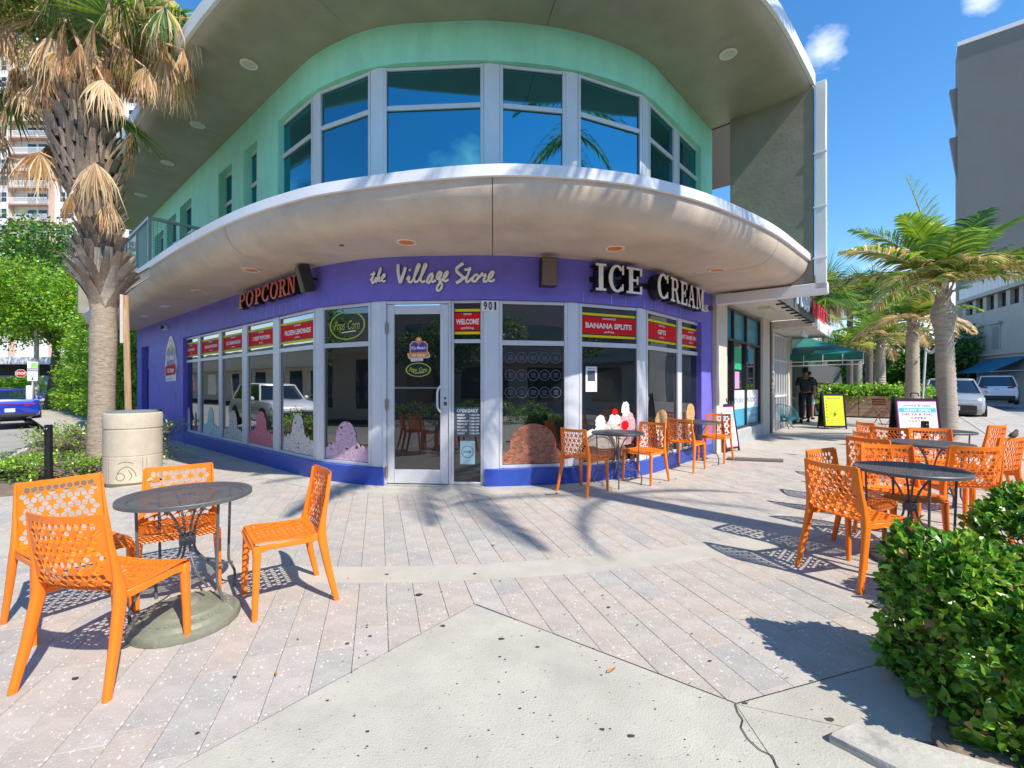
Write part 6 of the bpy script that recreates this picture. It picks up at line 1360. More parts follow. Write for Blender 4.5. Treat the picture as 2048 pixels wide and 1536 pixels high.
def frond(Q, b, p0, d, L, rr, mi, curve=.5, nl=46, lw=.035, ll=.5, vshape=.5, rach=1, hangl=.3):
    """feather frond: rachis from p0 along d arching down"""
    p = Vector(p0); cur = Vector(d).normalized(); st = nl; pts = [p.copy()]; dirs = [cur.copy()]
    for k in range(st): cur = (cur+Vector((0, 0, -curve/st*(.4+1.4*k/st)))).normalized(); p = p+cur*(L/st); pts.append(p.copy()); dirs.append(cur.copy())
    b.tube([pts[i] for i in range(0, st+1, 5)], [max(.004, .026*L/2.2*(1-.9*i/st)) for i in range(0, st+1, 5)], 5, rach, cap=False)
    for k in range(4, st+1):
        q = k/st; c = dirs[k]; side = c.cross(Vector((0, 0, 1)));
        if side.length < .1: side = Vector((1, 0, 0))
        side.normalize(); up = side.cross(c).normalized(); l = ll*(math.sin(math.pi*min(1, .12+q*.88))**.6)*rr.uniform(.8, 1.05)
        for s in (-1, 1):
            dr = (side*s+c*(.35+.7*q)+up*vshape*rr.uniform(.5, 1.2)).normalized(); a = pts[k]; P3 = []; W = []; cc = dr.copy(); x = a.copy()
            for j in range(4): P3.append(x.copy()); W.append(lw*(.5, 1, .75, .08)[j]); cc = (cc+Vector((rr.uniform(-.05, .05), rr.uniform(-.05, .05), -hangl*(.3+.5*j)))).normalized(); x = x+cc*l/3
            Q.strip(P3, W, c.cross(cc).cross(cc).normalized() if False else (c*.8+up*.4).normalized(), mi[rr.randrange(len(mi))])
prg = mat('palm_ringed_trunk', (.42, .36, .29), .85, var=.22, vscale=6, bump=.8, bscale=30, stretch=(1, 1, 6), stain=[((.24, .19, .14), 8, .55, .1, .6), ((.12, .08, .05), 30, .7, .03, .8)])
shf = mat('crownshaft', (.34, .28, .17), .6, var=.3, vscale=6)
def feather(name, label, base, h, r0, fronds, L, seed, lean=(0, 0), group=None, nl=46, lw=.03, ll=.55, rings=True, mi=((0, 1), (0, 1, 2), (2, 3, 0)), curve=(.5, 1.3), shaft=.5, bulge=None):
    rr = random.Random(seed); t = thing(name, label, 'palm tree', base, group=group); b = MB(); n = int(h/.05); P = []; R = []
    for k in range(n+1):
        q = k/n; P.append(Vector((lean[0]*q, lean[1]*q, h*q))); ring = .93+.07*(k % 2) if rings else 1; bg_ = 1+(bulge or 0)*math.exp(-((q-.92)/.07)**2); R.append(r0*(1.12-.22*q)*ring*bg_*(1+.25*math.exp(-q*h*6)))
    b.tube(P, R, 16); b.build('trunk', prg, t, smooth=30); top = P[-1]
    b = MB(); b.tube([top-Vector((0, 0, .05)), top+Vector((0, 0, shaft*.5)), top+Vector((0, 0, shaft))], [r0*.95, r0*.6, r0*.3], 12); b.build('crown_shaft', shf, t)
    for k in range(9): a = k*2.4; b = MB(); boot(b, top+Vector((0, 0, .0+.04*k)), a, 0, .34, .13, .35, r0*.55); b.build('leaf_base', btl if k % 2 else btm, t, smooth=50)
    Q = Quads(); rb = MB(); c = top+Vector((0, 0, shaft*.8))
    for i in range(fronds if isinstance(fronds, int) else len(fronds)):
        if isinstance(fronds, int): a = 2.4*i+rr.uniform(-.2, .2); el = math.radians(72-80*i/fronds); age = i/fronds; l = L*rr.uniform(.85, 1.1); cv = curve[0]+(curve[1]-curve[0])*age
        else: a, el, age, l, cv = fronds[i]; a, el = math.radians(a), math.radians(el); l *= L
        m = mi[0] if age < .34 else mi[1] if age < .7 else mi[2]
        frond(Q, rb, c, (math.cos(a)*math.cos(el), math.sin(a)*math.cos(el), math.sin(el)), l, rr, m, cv, nl, lw, ll, rach=0, hangl=.18+.3*age)
    Q.out('fronds', PM_, t); rb.build('frond_stalks', mat('frond_rachis', (.42, .30, .04), .5), t, smooth=60, kind='stuff'); return t
def gp(px, Y): return Vector(((px-1024)/FPX*Y, Y, gz((px-1024)/FPX*Y, Y)-.05))
feather('coconut_palm', 'stout ringed palm with swollen trunk top standing right of the sandwich board', gp(1897, 9.6), 3.05, .165, [(150, 78, .1, 1.15, .35), (178, 35, .8, 1.05, .75), (200, 20, .9, .9, 1.3), (60, 60, .3, 1.0, .6), (25, 45, .5, 1.15, .6), (0, 25, .9, 1.2, .8), (-25, 12, .8, 1.0, .95), (-60, 35, .5, .8, 1.3), (235, 45, .5, .9, 1.2), (110, 50, .3, 1, .8), (140, 25, .8, 1.0, .9), (-10, 55, .2, .9, .8), (-100, 40, .7, .6, 1.5), (165, 52, .5, 1.0, .8), (190, 62, .2, .8, .6), (15, 62, .5, 1.0, .7), (-40, 20, .9, .9, 1.1), (215, 8, .95, .8, 1.2), (90, 15, .8, .9, 1.0), (-15, 30, .75, 1.1, 1.1)], 2.15, 51, lean=(-.12, 0), nl=64, lw=.05, ll=.62, bulge=.45, mi=((1,), (0, 1, 1, 0), (0, 1, 2, 3)), shaft=.55, curve=(.5, 1.2))
G4 = 'palms in a row along the right sidewalk'
feather('date_palm', 'ringed palm just left of the swollen trunk palm, before the planter', gp(1825, 13.0), 2.75, .165, 17, 1.55, 52, group=G4, nl=46, lw=.045, ll=.5, mi=((1, 0), (0, 1, 2), (3, 3, 2)))
feather('date_palm', 'ringed palm rising from the timber planter in the middle of the row', gp(1760, 19.2), 2.9, .20, 17, 2.0, 53, group=G4, nl=44, lw=.06, ll=.6, mi=((1, 0), (0, 1, 2), (3, 3, 2)))
feather('date_palm', 'smaller bright green palm at the awning end of the planter', gp(1716, 19.0), 2.4, .16, 10, 1.8, 54, group=G4, nl=30, lw=.06, ll=.6, mi=((1,), (1, 0), (1, 2)))
for px, Y, h, lab, sd_3 in ((1645, 26, 6.3, 'tall fan palm with hanging dead fronds right above the green awning', 61), (1738, 31, 7.4, 'tall fan palm behind the ringed palm row with olive crown', 62), (1700, 38, 8.4, 'fan palm between the two tall ones, further back', 64), (1600, 34, 6.6, 'fan palm half hidden behind the shop canopy sign', 63)):
    p = gp(px, Y); sabal('fan_palm', lab, p, [p, p+Vector((0, 0, h*.5)), p+Vector((0, 0, h))],   .22, 1.5, 34, 22, 1.55, sd_3, group='fan palms behind the shop row', mini=True, trunkm=bark)
# palms out of frame; the second is added to cast shadow streaks
feather('royal_palm', 'tall feather palm beside the camera whose shadow crosses the entrance', (5.2, 1.75, -.1), 7.7, .17, 26, 3.4, 58, lean=(-.9, .5), nl=60, lw=.05, ll=.6, rings=False, curve=(.6, 1.5), shaft=.8)
feather('royal_palm', 'second tall feather palm added out of view, its drooping fronds shaped to streak the plaza with shadow', (6.4, .3, -.1), 7.6, .08, 9, 2.0, 59, nl=40, lw=.03, ll=.22, rings=False, curve=(.8, 1.8), shaft=.6)
# planter greenery, background belt of trees
bl = [];
for k in range(16): p = G(1650, 829).lerp(G(1868, 836), (k+.5)/16); bl.append((p.x+.2, p.y+.6, .98+.12*math.sin(k*1.7), .55, .55, .33))
leafcloud('planter_plants', 'bright green leafy plants filling the timber planter', 'plant', bl, 9000, .13, [LG, LG2], [.5, .5], 71)
for i, (px, Y, h, R, lab) in enumerate(((1580, 60, 6, 6, 'bushy green tree far behind the awning'), (1700, 52, 8, 5, 'green tree behind the planter palms, left one'), (1775, 48, 8.5, 4.5, 'green tree behind the planter palms, middle one'), (1845, 46, 8.5, 4.5, 'dark green tree left of the swollen trunk palm'))):
    p = gp(px, Y); leafcloud('street_tree', lab, 'tree', blobring(p.x, p.y, h*.45, R, h*.42, 30, 1.5, 80+i), 15000, .30, [TD, TL], [.65, .35], 80+i, trunk=((p.x, p.y, 0), (p.x, p.y, h*.5)))
# ---------------------------------------------------------------- vehicles
tyre = mat('tyre_rubber', (.02, .02, .02), .85); rimm = mat('alloy_rim', (.45, .46, .48), .3, metal=.8); carg = glassm('car_glass', (.01, .014, .016), 2.1); trimb = mat('black_trim', (.02, .02, .022), .55); tlm = mat('tail_light_red', (.45, .01, .015), .15, coat=1); hlm = mat('head_lamp_lens', (.55, .58, .60), .08, coat=1)
def carpaint(n, c): return mat(n, c, .32, metal=.15, coat=1)
def vehicle(name, label, loc, head, paint, L=4.7, Wd=1.86, Hh=1.46, cab=(.9, 3.6, 1.55, 3.0), belt=.92, hood=.88, tail=1.0, zb=.2, wr=.33, kind='sedan', group='parked cars', cat='car', text='plate'):
    """x: rear 0 -> front L. cab = glasshouse bottom rear/front, top rear/front"""
    t = thing(name, label, cat, loc, math.atan2(head[1], head[0]), group); hw = Wd/2
    st = [(0.0, .42, tail-.16, .80), (.06, .30, tail-.04, .93), (.35, zb, tail, .985), (cab[0], zb, belt+.02, 1.0), ((cab[0]+cab[1])/2, zb, belt, 1.0), (cab[1]-.1, zb, belt, 1.0), (cab[1]+.25, zb, hood+.01, .995), (L-.55, zb, hood-.03, .97), (L-.14, .26, hood-.13, .90), (L, .36, hood-.24, .78)]
    rings = []
    for x, a, z, k in st:
        w = hw*k; half = [(0, a), (w*.86, a), (w*.97, a+.10), (w, a+(z-a)*.45), (w*.985, a+(z-a)*.72), (w*.93, z-.03), (w*.80, z), (0, z+.025)]
        rings.append([Vector((x-L/2, y, zz)) for y, zz in half]+[Vector((x-L/2, -y, zz)) for y, zz in half[-2:0:-1]])
    b = MB(); b.loft(rings); o = b.build('body', paint, t, smooth=50)
    zr = Hh; c0, c1, c2, c3 = [c-L/2 for c in cab]; wb, wt = hw*.90, hw*.70
    def rr4(xa, xb, w, z, r=.12): return [Vector((xa+r, -w, z)), Vector((xb-r, -w, z)), Vector((xb, -w+r*1.6, z)), Vector((xb+.03, 0, z)), Vector((xb, w-r*1.6, z)), Vector((xb-r, w, z)), Vector((xa+r, w, z)), Vector((xa, w-r*1.6, z)), Vector((xa-.03, 0, z)), Vector((xa, -w+r*1.6, z))]
    b = MB(); b.loft([rr4(c0, c1, wb, belt-.02), rr4(c2, c3, wt, zr-.06)]); b.build('windows', carg, t, smooth=20)
    b = MB(); b.loft([rr4(c2-.02, c3+.03, wt+.025, zr-.085), rr4(c2-.01, c3+.01, wt+.02, zr-.03), rr4(c2+.1, c3-.1, wt-.08, zr)]); b.build('roof', paint, t, smooth=50)
    for s in (-1, 1):
        for xb, xt in ((c0+.08, c2+.06), (c1-.08, c3-.05), ((c0+c1)/2-.05, (c2+c3)/2-.05)):
            b = MB(); b.tube([(xb, s*(wb+.002), belt-.03), (xt, s*(wt+.01), zr-.06)], .035, 6); b.build('pillar', paint if xb != (c0+c1)/2-.05 else trimb, t)
        b = MB(); b.rev([(0, .0), (.06, .02), (.09, .08), (.08, .15), (0, .17)], (c1-.35, s*(hw+.02), belt+.04), 8, ax=(0, s, .15)); b.build('mirror', paint, t, smooth=60)
        for dx in (.55, 1.35): 
            if c1-dx > c0: b = MB(); b.obox((c1-dx-.25, s*(hw*.975), belt-.13), (.18, 0, 0), (0, s*.03, 0), (0, 0, .025)); b.build('door_handle', paint, t, bevel=.005)
    for x in (.82, L-.86):
        for s in (-1, 1):
            c = (x-L/2, s*(hw-.10), wr); b = MB(); b.rev([(0, -.1), (wr*1.16, -.1), (wr*1.16, .098), (wr*1.05, .102), (0, .10)], c, 24, ax=(0, s, 0)); b.build('wheel_arch', trimb, t)
            b = MB(); b.rev([(wr*.6, -.1), (wr*.97, -.1), (wr, -.07), (wr, .09), (wr*.95, .112), (wr*.62, .112), (wr*.6, .1)], c, 26, ax=(0, s, 0)); w = b.build('wheel', tyre, t, smooth=50)
            b = MB(); b.rev([(wr*.63, .108), (wr*.6, .085), (0, .08)], c, 20, ax=(0, s, 0)); 
            for k in range(5): a = k*2*math.pi/5; b.obox(Vector(c)+Vector((-.03*math.sin(a), s*.088, .03*math.cos(a)))-Vector((math.cos(a), 0, math.sin(a)))*0, Vector((math.cos(a), 0, math.sin(a)))*wr*.6, Vector((math.sin(a), 0, -math.cos(a)))*.06, (0, s*.02, 0))
            b.build('rim', rimm, w)
    xr, xf = -L/2, L/2
    # rear
    if kind == 'sedan':
        b = MB(); b.loft([[Vector((xr+.03-.0, y, z)), Vector((xr-.012, y, z)), Vector((xr-.012, y, z+h)), Vector((xr+.03, y, z+h))] for y, z, h in ((-hw*.80, .78, .045), (-hw*.4, .80, .03), (0, .805, .03), (hw*.4, .80, .03), (hw*.80, .78, .045))]); b.build('light_bar', tlm, t)
    for s in (-1, 1):
        b = MB(); zt = .72 if kind == 'sedan' else .98; b.loft([[Vector((xr+q, s*y, zt)), Vector((xr+q-.03, s*y, zt)), Vector((xr+q-.03, s*y, zt+h)), Vector((xr+q+.02, s*y, zt+h))] for q, y, h in ((.02, hw*.45, .10), (.04, hw*.72, .13), (.16, hw*.93, .14))]); b.build('tail_light', tlm, t)
        b = MB(); zh = hood-(.24 if kind == 'sedan' else .27); b.loft([[Vector((xf-q, s*y, zh)), Vector((xf-q+.03, s*y, zh)), Vector((xf-q+.02, s*y, zh+h)), Vector((xf-q-.02, s*y, zh+h))] for q, y, h in ((.03, hw*.42, .06), (.09, hw*.68, .10), (.28, hw*.92, .12))]); b.build('headlight', hlm, t)
        b = MB(); b.rev([(.07, 0), (.06, .02), (0, .02)], (xf-.05, s*hw*.70, .50), 12, ax=(1, 0, 0)); b.build('fog_light', hlm, t)
        if kind == 'sedan': b = MB(); b.rev([(.075, 0), (.085, .04), (.06, .045), (.05, .0)], (xr+.06, s*hw*.62, .30), 14, ax=(-1, 0, 0)); b.build('exhaust_pipe', rimm, t)
    b = MB(); b.box(xr+.05, 0, .24, .14, Wd*.80, .17 if kind == 'sedan' else .3); b.build('rear_bumper', trimb, t, bevel=.04)
    b = MB(); b.box(xf-.05, 0, .26, .12, Wd*.66, .14); b.build('front_bumper', trimb, t, bevel=.03)
    b = MB(); b.box(xf-.02, 0, .40 if kind == 'sedan' else .34, .05, Wd*(.56 if kind == 'sedan' else .68), .20 if kind == 'sedan' else .27)
    b.build('grille', mat('grille_mesh', (.03, .03, .03), .4, var=.5, vscale=60), t, bevel=.02)
    b = MB(); b.box(xf+.004, 0, .62, .02, Wd*.6, .02); b.build('chrome_strip', rimm, t)
    for x, sg in ((xr-.018, -1), (xf+.02, 1)):
        zc = .47 if sg < 0 and kind == 'sedan' else (.86 if sg < 0 else .40); 
        b = MB(); b.obox((x, -.15, zc), (sg*.008, 0, 0), (0, .30, 0), (0, 0, .15)); p = b.build('number_plate', M['pwhite'], t)
        if text and sg < 0: b = MB(); b.text(text, (x-.011, 0, zc+.075), (0, -1, 0), (0, 0, 1), .07, .24); b.build('plate_text', M['slate'], p, smooth=0)
    b = MB(); b.tube([(xr+.05+(.0 if kind == 'sedan' else .0), -hw*.5, tail+.0), (xr+.05, hw*.5, tail+.0)], .008, 4); b.build('seam', trimb, t)
    return t
Lh = (LD.x, LD.y)
p = Vector((-21.75, 19.7)); z = gz(*p)-.155
vehicle('parked_car', 'glossy royal blue sedan seen from behind at the left kerb', (*(p+LDp*2.2), z), Lh, carpaint('royal_blue_paint', (.006, .035, .42)), L=5.0, Wd=1.92, Hh=1.46, cab=(.95, 3.7, 1.75, 3.0), tail=1.02, belt=.95, text='AXTPM-24')
p = p+LDp*7.2+NL.to_2d()*.3; vehicle('parked_car', 'dark sedan parked ahead of the blue one on the left street', (*(p+LDp*2.2), gz(*p)-.155), Lh, carpaint('charcoal_paint', (.03, .035, .04)), L=4.8, Wd=1.88, Hh=1.5, cab=(.9, 3.6, 1.6, 3.0), tail=1.0, text='KQR 51D')
p = gp(1908, 17.4); vehicle('parked_car', 'silver compact crossover facing the camera behind the swollen trunk palm', (p.x+RD.x*1.9, p.y+RD.y*1.9, gz(p.x, p.y)-.155), (-RD.x, -RD.y), carpaint('silver_paint', (.33, .34, .36)), L=4.2, Wd=1.82, Hh=1.62, cab=(.12, 3.2, .45, 2.5), belt=1.02, hood=1.02, tail=1.05, kind='suv', wr=.34)
p = gp(1998, 29.0); vehicle('parked_car', 'white suv seen from behind near the right edge', (p.x+RD.x*2.2, p.y+RD.y*2.2, gz(p.x, p.y)-.155), (RD.x*.9+.12, RD.y), carpaint('white_paint', (.72, .73, .75)), L=4.8, Wd=1.96, Hh=1.80, cab=(.10, 3.6, .40, 2.9), belt=1.12, hood=1.08, tail=1.14, kind='suv', wr=.38, text='BXR 604')
p = gp(1575, 44); vehicle('parked_car', 'pale blue hatchback parked beyond the far end of the sidewalk', (p.x, p.y, gz(p.x, p.y)-.155), (1, .15), carpaint('pale_blue_paint', (.25, .36, .46)), L=4.3, Wd=1.8, Hh=1.5, cab=(.1, 3.3, .45, 2.6), belt=.95, kind='suv', text='')
vehicle('parked_car', 'white suv across the left street, mirrored in the shop windows', (-15.8, 12.0, gz(-15.8, 12)-.155), (.757, -.653), carpaint('white_paint', (.72, .73, .75)), L=4.6, Wd=1.88, Hh=1.68, cab=(.12, 3.4, .5, 2.8), belt=1.05, hood=1.02, tail=1.1, kind='suv', wr=.36)
vehicle('parked_car', 'grey sedan on the right street, mirrored in the shop windows', (12.2, 4.2, -.02), (-.653, -.757), carpaint('steel_paint', (.16, .18, .2)), L=4.7, kind='suv', cab=(.3, 3.6, 1.0, 2.9))
# ---------------------------------------------------------------- people
def skinned(name, V, E, R, m, parent, root=0, lvl=2):
    me = bpy.data.meshes.new(name); bm = bmesh.new(); ly = bm.verts.layers.skin.verify(); vs = []
    for i, (co, r) in enumerate(zip(V, R)):
        v = bm.verts.new(co); v[ly].radius = r if hasattr(r, '__len__') else (r, r); v[ly].use_root = (i == root); vs.append(v)
    for a, c in E: bm.edges.new((vs[a], vs[c]))
    bm.to_mesh(me); bm.free(); me.materials.append(m); o = bpy.data.objects.new(name, me); COL.objects.link(o); o.parent = parent
    o.modifiers.new('skin', 'SKIN').use_smooth_shade = True; s = o.modifiers.new('sub', 'SUBSURF'); s.levels = lvl; s.render_levels = lvl; return o
skin_ = mat('skin_tone', (.42, .22, .14), .5, var=.06)
def person(label, loc, rz, sc_, J, shirt, pants, hairm, shorts=False, extra=None):
    t = thing('person', label, 'person', loc, rz); S = lambda p: Vector(p)*sc_
    N_ = list(J); ix = {k: i for i, k in enumerate(N_)}
    rad = dict(pelvis=(.14, .10), waist=(.125, .095), chest=(.16, .11), neck0=(.075, .07), neck=.052, head0=.062, head1=(.078, .092), head2=(.07, .085), head3=.04, shL=.062, elL=.044, wrL=.03, haL=(.026, .04), fiL=.012, shR=.062, elR=.044, wrR=.03, haR=(.026, .04), fiR=.012, hiL=.088, knL=.058, anL=.038, toL=.03, hiR=.088, knR=.058, anR=.038, toR=.03)
    E = [('pelvis', 'waist'), ('waist', 'chest'), ('chest', 'neck0'), ('neck0', 'neck'), ('neck', 'head0'), ('head0', 'head1'), ('head1', 'head2'), ('head2', 'head3')]
    for s in 'LR': E += [('chest', 'sh'+s), ('sh'+s, 'el'+s), ('el'+s, 'wr'+s), ('wr'+s, 'ha'+s), ('ha'+s, 'fi'+s), ('pelvis', 'hi'+s), ('hi'+s, 'kn'+s), ('kn'+s, 'an'+s), ('an'+s, 'to'+s)]
    mul = lambda r, k: tuple(x*sc_*k for x in (r if hasattr(r, '__len__') else (r, r)))
    skinned('body', [S(J[k]) for k in N_], [(ix[a], ix[c]) for a, c in E], [mul(rad[k], .93) for k in N_], skin_, t, ix['pelvis'])
    def lerp(a, c, q): return Vector(J[a]).lerp(Vector(J[c]), q)
    # fingers: four unequal fingers and a thumb on each hand
    for s in 'LR':
        w, h = Vector(J['ha'+s]), Vector(J['fi'+s]); d = (h-w).normalized(); b = MB()
        for k, (oy, ln) in enumerate(((-.030, .06), (-.010, .072), (.010, .068), (.028, .054))): p = (w+Vector((0, oy, -.02)))*sc_; b.tube([p, p+d*ln*.5*sc_, p+(d*ln+Vector((0, .012, 0)))*sc_], [.010*sc_, .009*sc_, .007*sc_], 6)
        p = (w+Vector((0, .03, .02)))*sc_; b.tube([p, p+Vector((0, .025, -.03))*sc_, p+Vector((0, .03, -.055))*sc_], [.011*sc_, .010*sc_, .007*sc_], 6); b.build('fingers', skin_, t, smooth=60)
    V = [S(J['pelvis'])+Vector((0, 0, -.02)), S(J['waist']), S(J['chest']), S(lerp('chest', 'neck', .55)), S(J['shL']), S(lerp('shL', 'elL', .85)), S(J['shR']), S(lerp('shR', 'elR', .85))]
    skinned('shirt', V, [(0, 1), (1, 2), (2, 3), (2, 4), (4, 5), (2, 6), (6, 7)], [mul(rad['pelvis'], 1.16), mul(rad['waist'], 1.28), mul(rad['chest'], 1.17), mul((.09, .08), 1), mul(.078, 1), mul(.070, 1), mul(.078, 1), mul(.070, 1)], shirt, t)
    q = .62 if shorts else .96
    if shorts: V = [S(J['pelvis'])]+[x for s in 'LR' for x in (S(J['hi'+s]), S(J['kn'+s]))]; E2 = [(0, 1), (1, 2), (0, 3), (3, 4)]; R2 = [mul(rad['pelvis'], 1.1), mul(.105, 1), mul(.092, 1), mul(.105, 1), mul(.092, 1)]
    else: V = [S(J['pelvis'])]+[x for s in 'LR' for x in (S(J['hi'+s]), S(J['kn'+s]), S(lerp('kn'+s, 'an'+s, .97)))]; E2 = [(0, 1), (1, 2), (2, 3), (0, 4), (4, 5), (5, 6)]; R2 = [mul(rad['pelvis'], 1.1)]+[mul(.108, 1), mul(.082, 1), mul(.066, 1)]*2
    skinned('trousers' if not shorts else 'shorts', V, E2, R2, pants, t)
    for s in 'LR':
        a, c = S(J['an'+s]), S(J['to'+s]); d = (c-a); d.z = 0; d.normalize(); sd2 = Vector((-d.y, d.x, 0)); zf = min(a.z, c.z)-.05; b = MB()
        b.loft([[a+d*x+sd2*w*y+Vector((0, 0, zf-a.z+h*zz)) for y, zz in ((-1, 0), (1, 0), (.9, .7), (0, 1), (-.9, .7))] for x, w, h in ((-.09, .03, .07), (-.04, .045, .11), (.04, .05, .10), (.12, .05, .065), (.19, .03, .04))]); b.build('shoe', M['black'], t, smooth=60)
    h = S(J['head2']); b = MB(); 
    b.loft([[h+Vector((r*math.cos(a)*.86, r*math.sin(a)*1.02-.022-.0*zz, zz))*sc_ for a in [k*math.pi/8 for k in range(16)]] for r, zz in ((.070, -.085), (.088, -.04), (.098, -.0), (.096, .035), (.072, .07), (.02, .09))]); b.build('hair', hairm, t, smooth=70)
    fdir = Vector((0, 1, 0)); hc = S(J['head1']); b = MB(); b.loft([[hc+fdir*.085*sc_+Vector((-.012, 0, .01)), hc+fdir*.085*sc_+Vector((.012, 0, .01)), hc+fdir*.11*sc_+Vector((0, 0, -.015))], [hc+fdir*.088*sc_+Vector((-.006, 0, .05)), hc+fdir*.088*sc_+Vector((.006, 0, .05)), hc+fdir*.092*sc_+Vector((0, 0, .05))]]); b.build('nose', skin_, t, smooth=60)
    for s in (-1, 1): b = MB(); b.rev([(0, -.006), (.02, -.004), (.026, .004), (0, .006)], hc+Vector((s*.078*sc_, 0, .01)), 10, ax=(s, .3, 0)); b.build('ear', skin_, t, smooth=60)
    for s in (-1, 1): b = MB(); b.rev([(0, -.003), (.011, 0), (0, .003)], hc+Vector((s*.03*sc_, .088*sc_, .028)), 8, ax=(0, 1, 0)); b.build('eye', M['black'], t)
    b = MB(); b.obox(hc+Vector((-.022, .086*sc_, -.045)), (.044, 0, 0), (0, .006, 0), (0, 0, .008)); b.build('mouth', mat('lips', (.3, .1, .08), .5), t)
    return t
J = dict(pelvis=(0, 0, .96), waist=(0, 0, 1.12), chest=(0, .01, 1.36), neck0=(0, .0, 1.46), neck=(0, .01, 1.53), head0=(0, .015, 1.57), head1=(0, .03, 1.63), head2=(0, .02, 1.70), head3=(0, .02, 1.75),
    shL=(-.185, 0, 1.42), elL=(-.25, -.04, 1.14), wrL=(-.26, .06, .92), haL=(-.255, .08, .85), fiL=(-.25, .09, .80), shR=(.185, 0, 1.42), elR=(.25, .02, 1.14), wrR=(.26, .10, .92), haR=(.26, .12, .85), fiR=(.255, .13, .80),
    hiL=(-.095, 0, .90), knL=(-.11, .0, .50), anL=(-.13, -.22, .13), toL=(-.13, -.12, .06), hiR=(.095, 0, .90), knR=(.11, .20, .50), anR=(.10, .26, .09), toR=(.10, .38, .05))
c = G(1611, 841); person('man walking away in a dark green polo shirt and black trousers near the far shops', (c.x, c.y, c.z+.0), math.radians(-28), 1.03, J, mat('dark_green_polo', (.035, .045, .04), .85, var=.15), mat('black_trousers', (.02, .022, .03), .8, var=.15), mat('cropped_hair', (.035, .022, .018), .8))
J2 = dict(J); J2.update(anL=(-.12, .0, .09), toL=(-.13, .12, .05), knL=(-.11, .02, .5), anR=(.12, -.02, .09), toR=(.13, .1, .05), knR=(.11, .02, .5), elR=(.26, .08, 1.16), wrR=(.16, .26, 1.2), haR=(.12, .32, 1.22), fiR=(.1, .36, 1.22), head1=(0, .05, 1.61), head2=(0, .045, 1.68), head3=(0, .04, 1.73))
c = G(1633, 836)+Vector((.05, .5, 0)); person('young man in a black t-shirt and white shorts standing beyond the walking man, head bowed', (c.x, c.y, c.z), math.radians(150), .99, J2, mat('black_tshirt', (.015, .015, .018), .85, var=.15), mat('white_shorts', (.6, .6, .62), .8, var=.1), mat('black_hair', (.01, .008, .008), .7), shorts=True)
c = G(1602, 838)+Vector((-.1, .7, 0)); person('third person in dark clothes mostly hidden behind the walking man', (c.x, c.y, c.z), math.radians(-10), .96, J2, mat('black_shirt2', (.02, .018, .018), .85, var=.15), mat('dark_trousers2', (.025, .025, .03), .8, var=.1), mat('black_hair', (.01, .008, .008), .7))
# ---------------------------------------------------------------- left street signs, lamp, low building
def post(b, c, h, r=.03): b.tube([Vector(c), Vector(c)+Vector((0, 0, h))], r, 8)
white_s = M['pwhite']; redS = mat('stop_red', (.42, .008, .012), .4)
def facing(c): v = Vector((-c[0], -c[1], 0)).normalized(); return Vector((-v.y, v.x, 0)), v
c = at(41.7, 742.8, 34); g0 = Vector((c.x, c.y, gz(c.x, c.y)-.1)); u, n = facing(c); t = thing('stop_sign', 'red octagonal STOP sign on a thin post on the left street', 'sign', g0); b = MB(); post(b, Vector((0, 0, 0))-n*.03, c.z-g0.z+.3); b.build('post', mat('sign_post_green', (.08, .14, .12), .5), t)
oc = lambda r: [(r*math.cos(math.radians(22.5+45*k)), r*math.sin(math.radians(22.5+45*k))) for k in range(8)]
b = MB(); q = c-g0; b.prism(oc(.31), q, u, (0, 0, 1), n*.01, 0); b.prism(oc(.288), q+n*.011, u, (0, 0, 1), n*.004, 1); b.text('STOP', q+n*.018, u, (0, 0, 1), .19, .46, 0, bold=.02); b.build('plate', [white_s, redS], t, smooth=0)
c = at(65, 738, 20.5); g0 = Vector((c.x, c.y, gz(c.x, c.y))); u, n = facing(c); t = thing('parking_sign', 'white PAY HERE parking sign with green top panel above a pay box', 'sign', g0); q = c-g0; b = MB(); post(b, (0, 0, 0), q.z+.4); b.build('post', M['alum'], t)
b = MB(); b.obox(q+n*.04-u*.16+Vector((0, 0, -.44)), u*.32, n*.01, (0, 0, .42), 0); b.obox(q+n*.04-u*.16+Vector((0, 0, .0)), u*.32, n*.01, (0, 0, .42), 0); b.obox(q+n*.052-u*.05+Vector((0, 0, .16)), u*.20, n*.003, (0, 0, .2), 1); b.obox(q+n*.052-u*.15+Vector((0, 0, .01)), u*.30, n*.003, (0, 0, .13), 3)
b.text('PAY', q+n*.056+Vector((0, 0, -.10)), u, (0, 0, 1), .09, .17, 2); b.text('HERE', q+n*.056+Vector((0, 0, -.22)), u, (0, 0, 1), .09, .22, 2); b.text('PARKING', q+n*.058+Vector((0, 0, .075)), u, (0, 0, 1), .06, .26, 0); b.prism([(-.02, -.28), (.02, -.28), (.02, -.35), (.06, -.35), (0, -.42), (-.06, -.35), (-.02, -.35)], q+n*.054, u, (0, 0, 1), n*.003, 2)
b.build('plates', [white_s, mat('lime_panel', (.22, .62, .12), .5), M['slate'], mat('grey_panel', (.2, .24, .25), .5)], t, smooth=0)
b = MB(); b.obox(q+n*.1-u*.2+Vector((0, 0, -q.z)), u*.20, n*.2, (0, 0, 1.45)); b.build('pay_box', mat('pay_box_white', (.6, .62, .66), .4), t, bevel=.03)
c = at(73, 586, 26.5); g0 = Vector((c.x, c.y, gz(c.x, c.y)-.1)); t = thing('street_lamp', 'concrete street lamp pole with long curved arm against the light green tree', 'street lamp', g0); q = c-g0; b = MB(); b.tube([(0, 0, 0), (0, 0, q.z)], [.13, .09], 10); b.build('pole', mat('lamp_concrete', (.50, .46, .40), .8, var=.15), t)
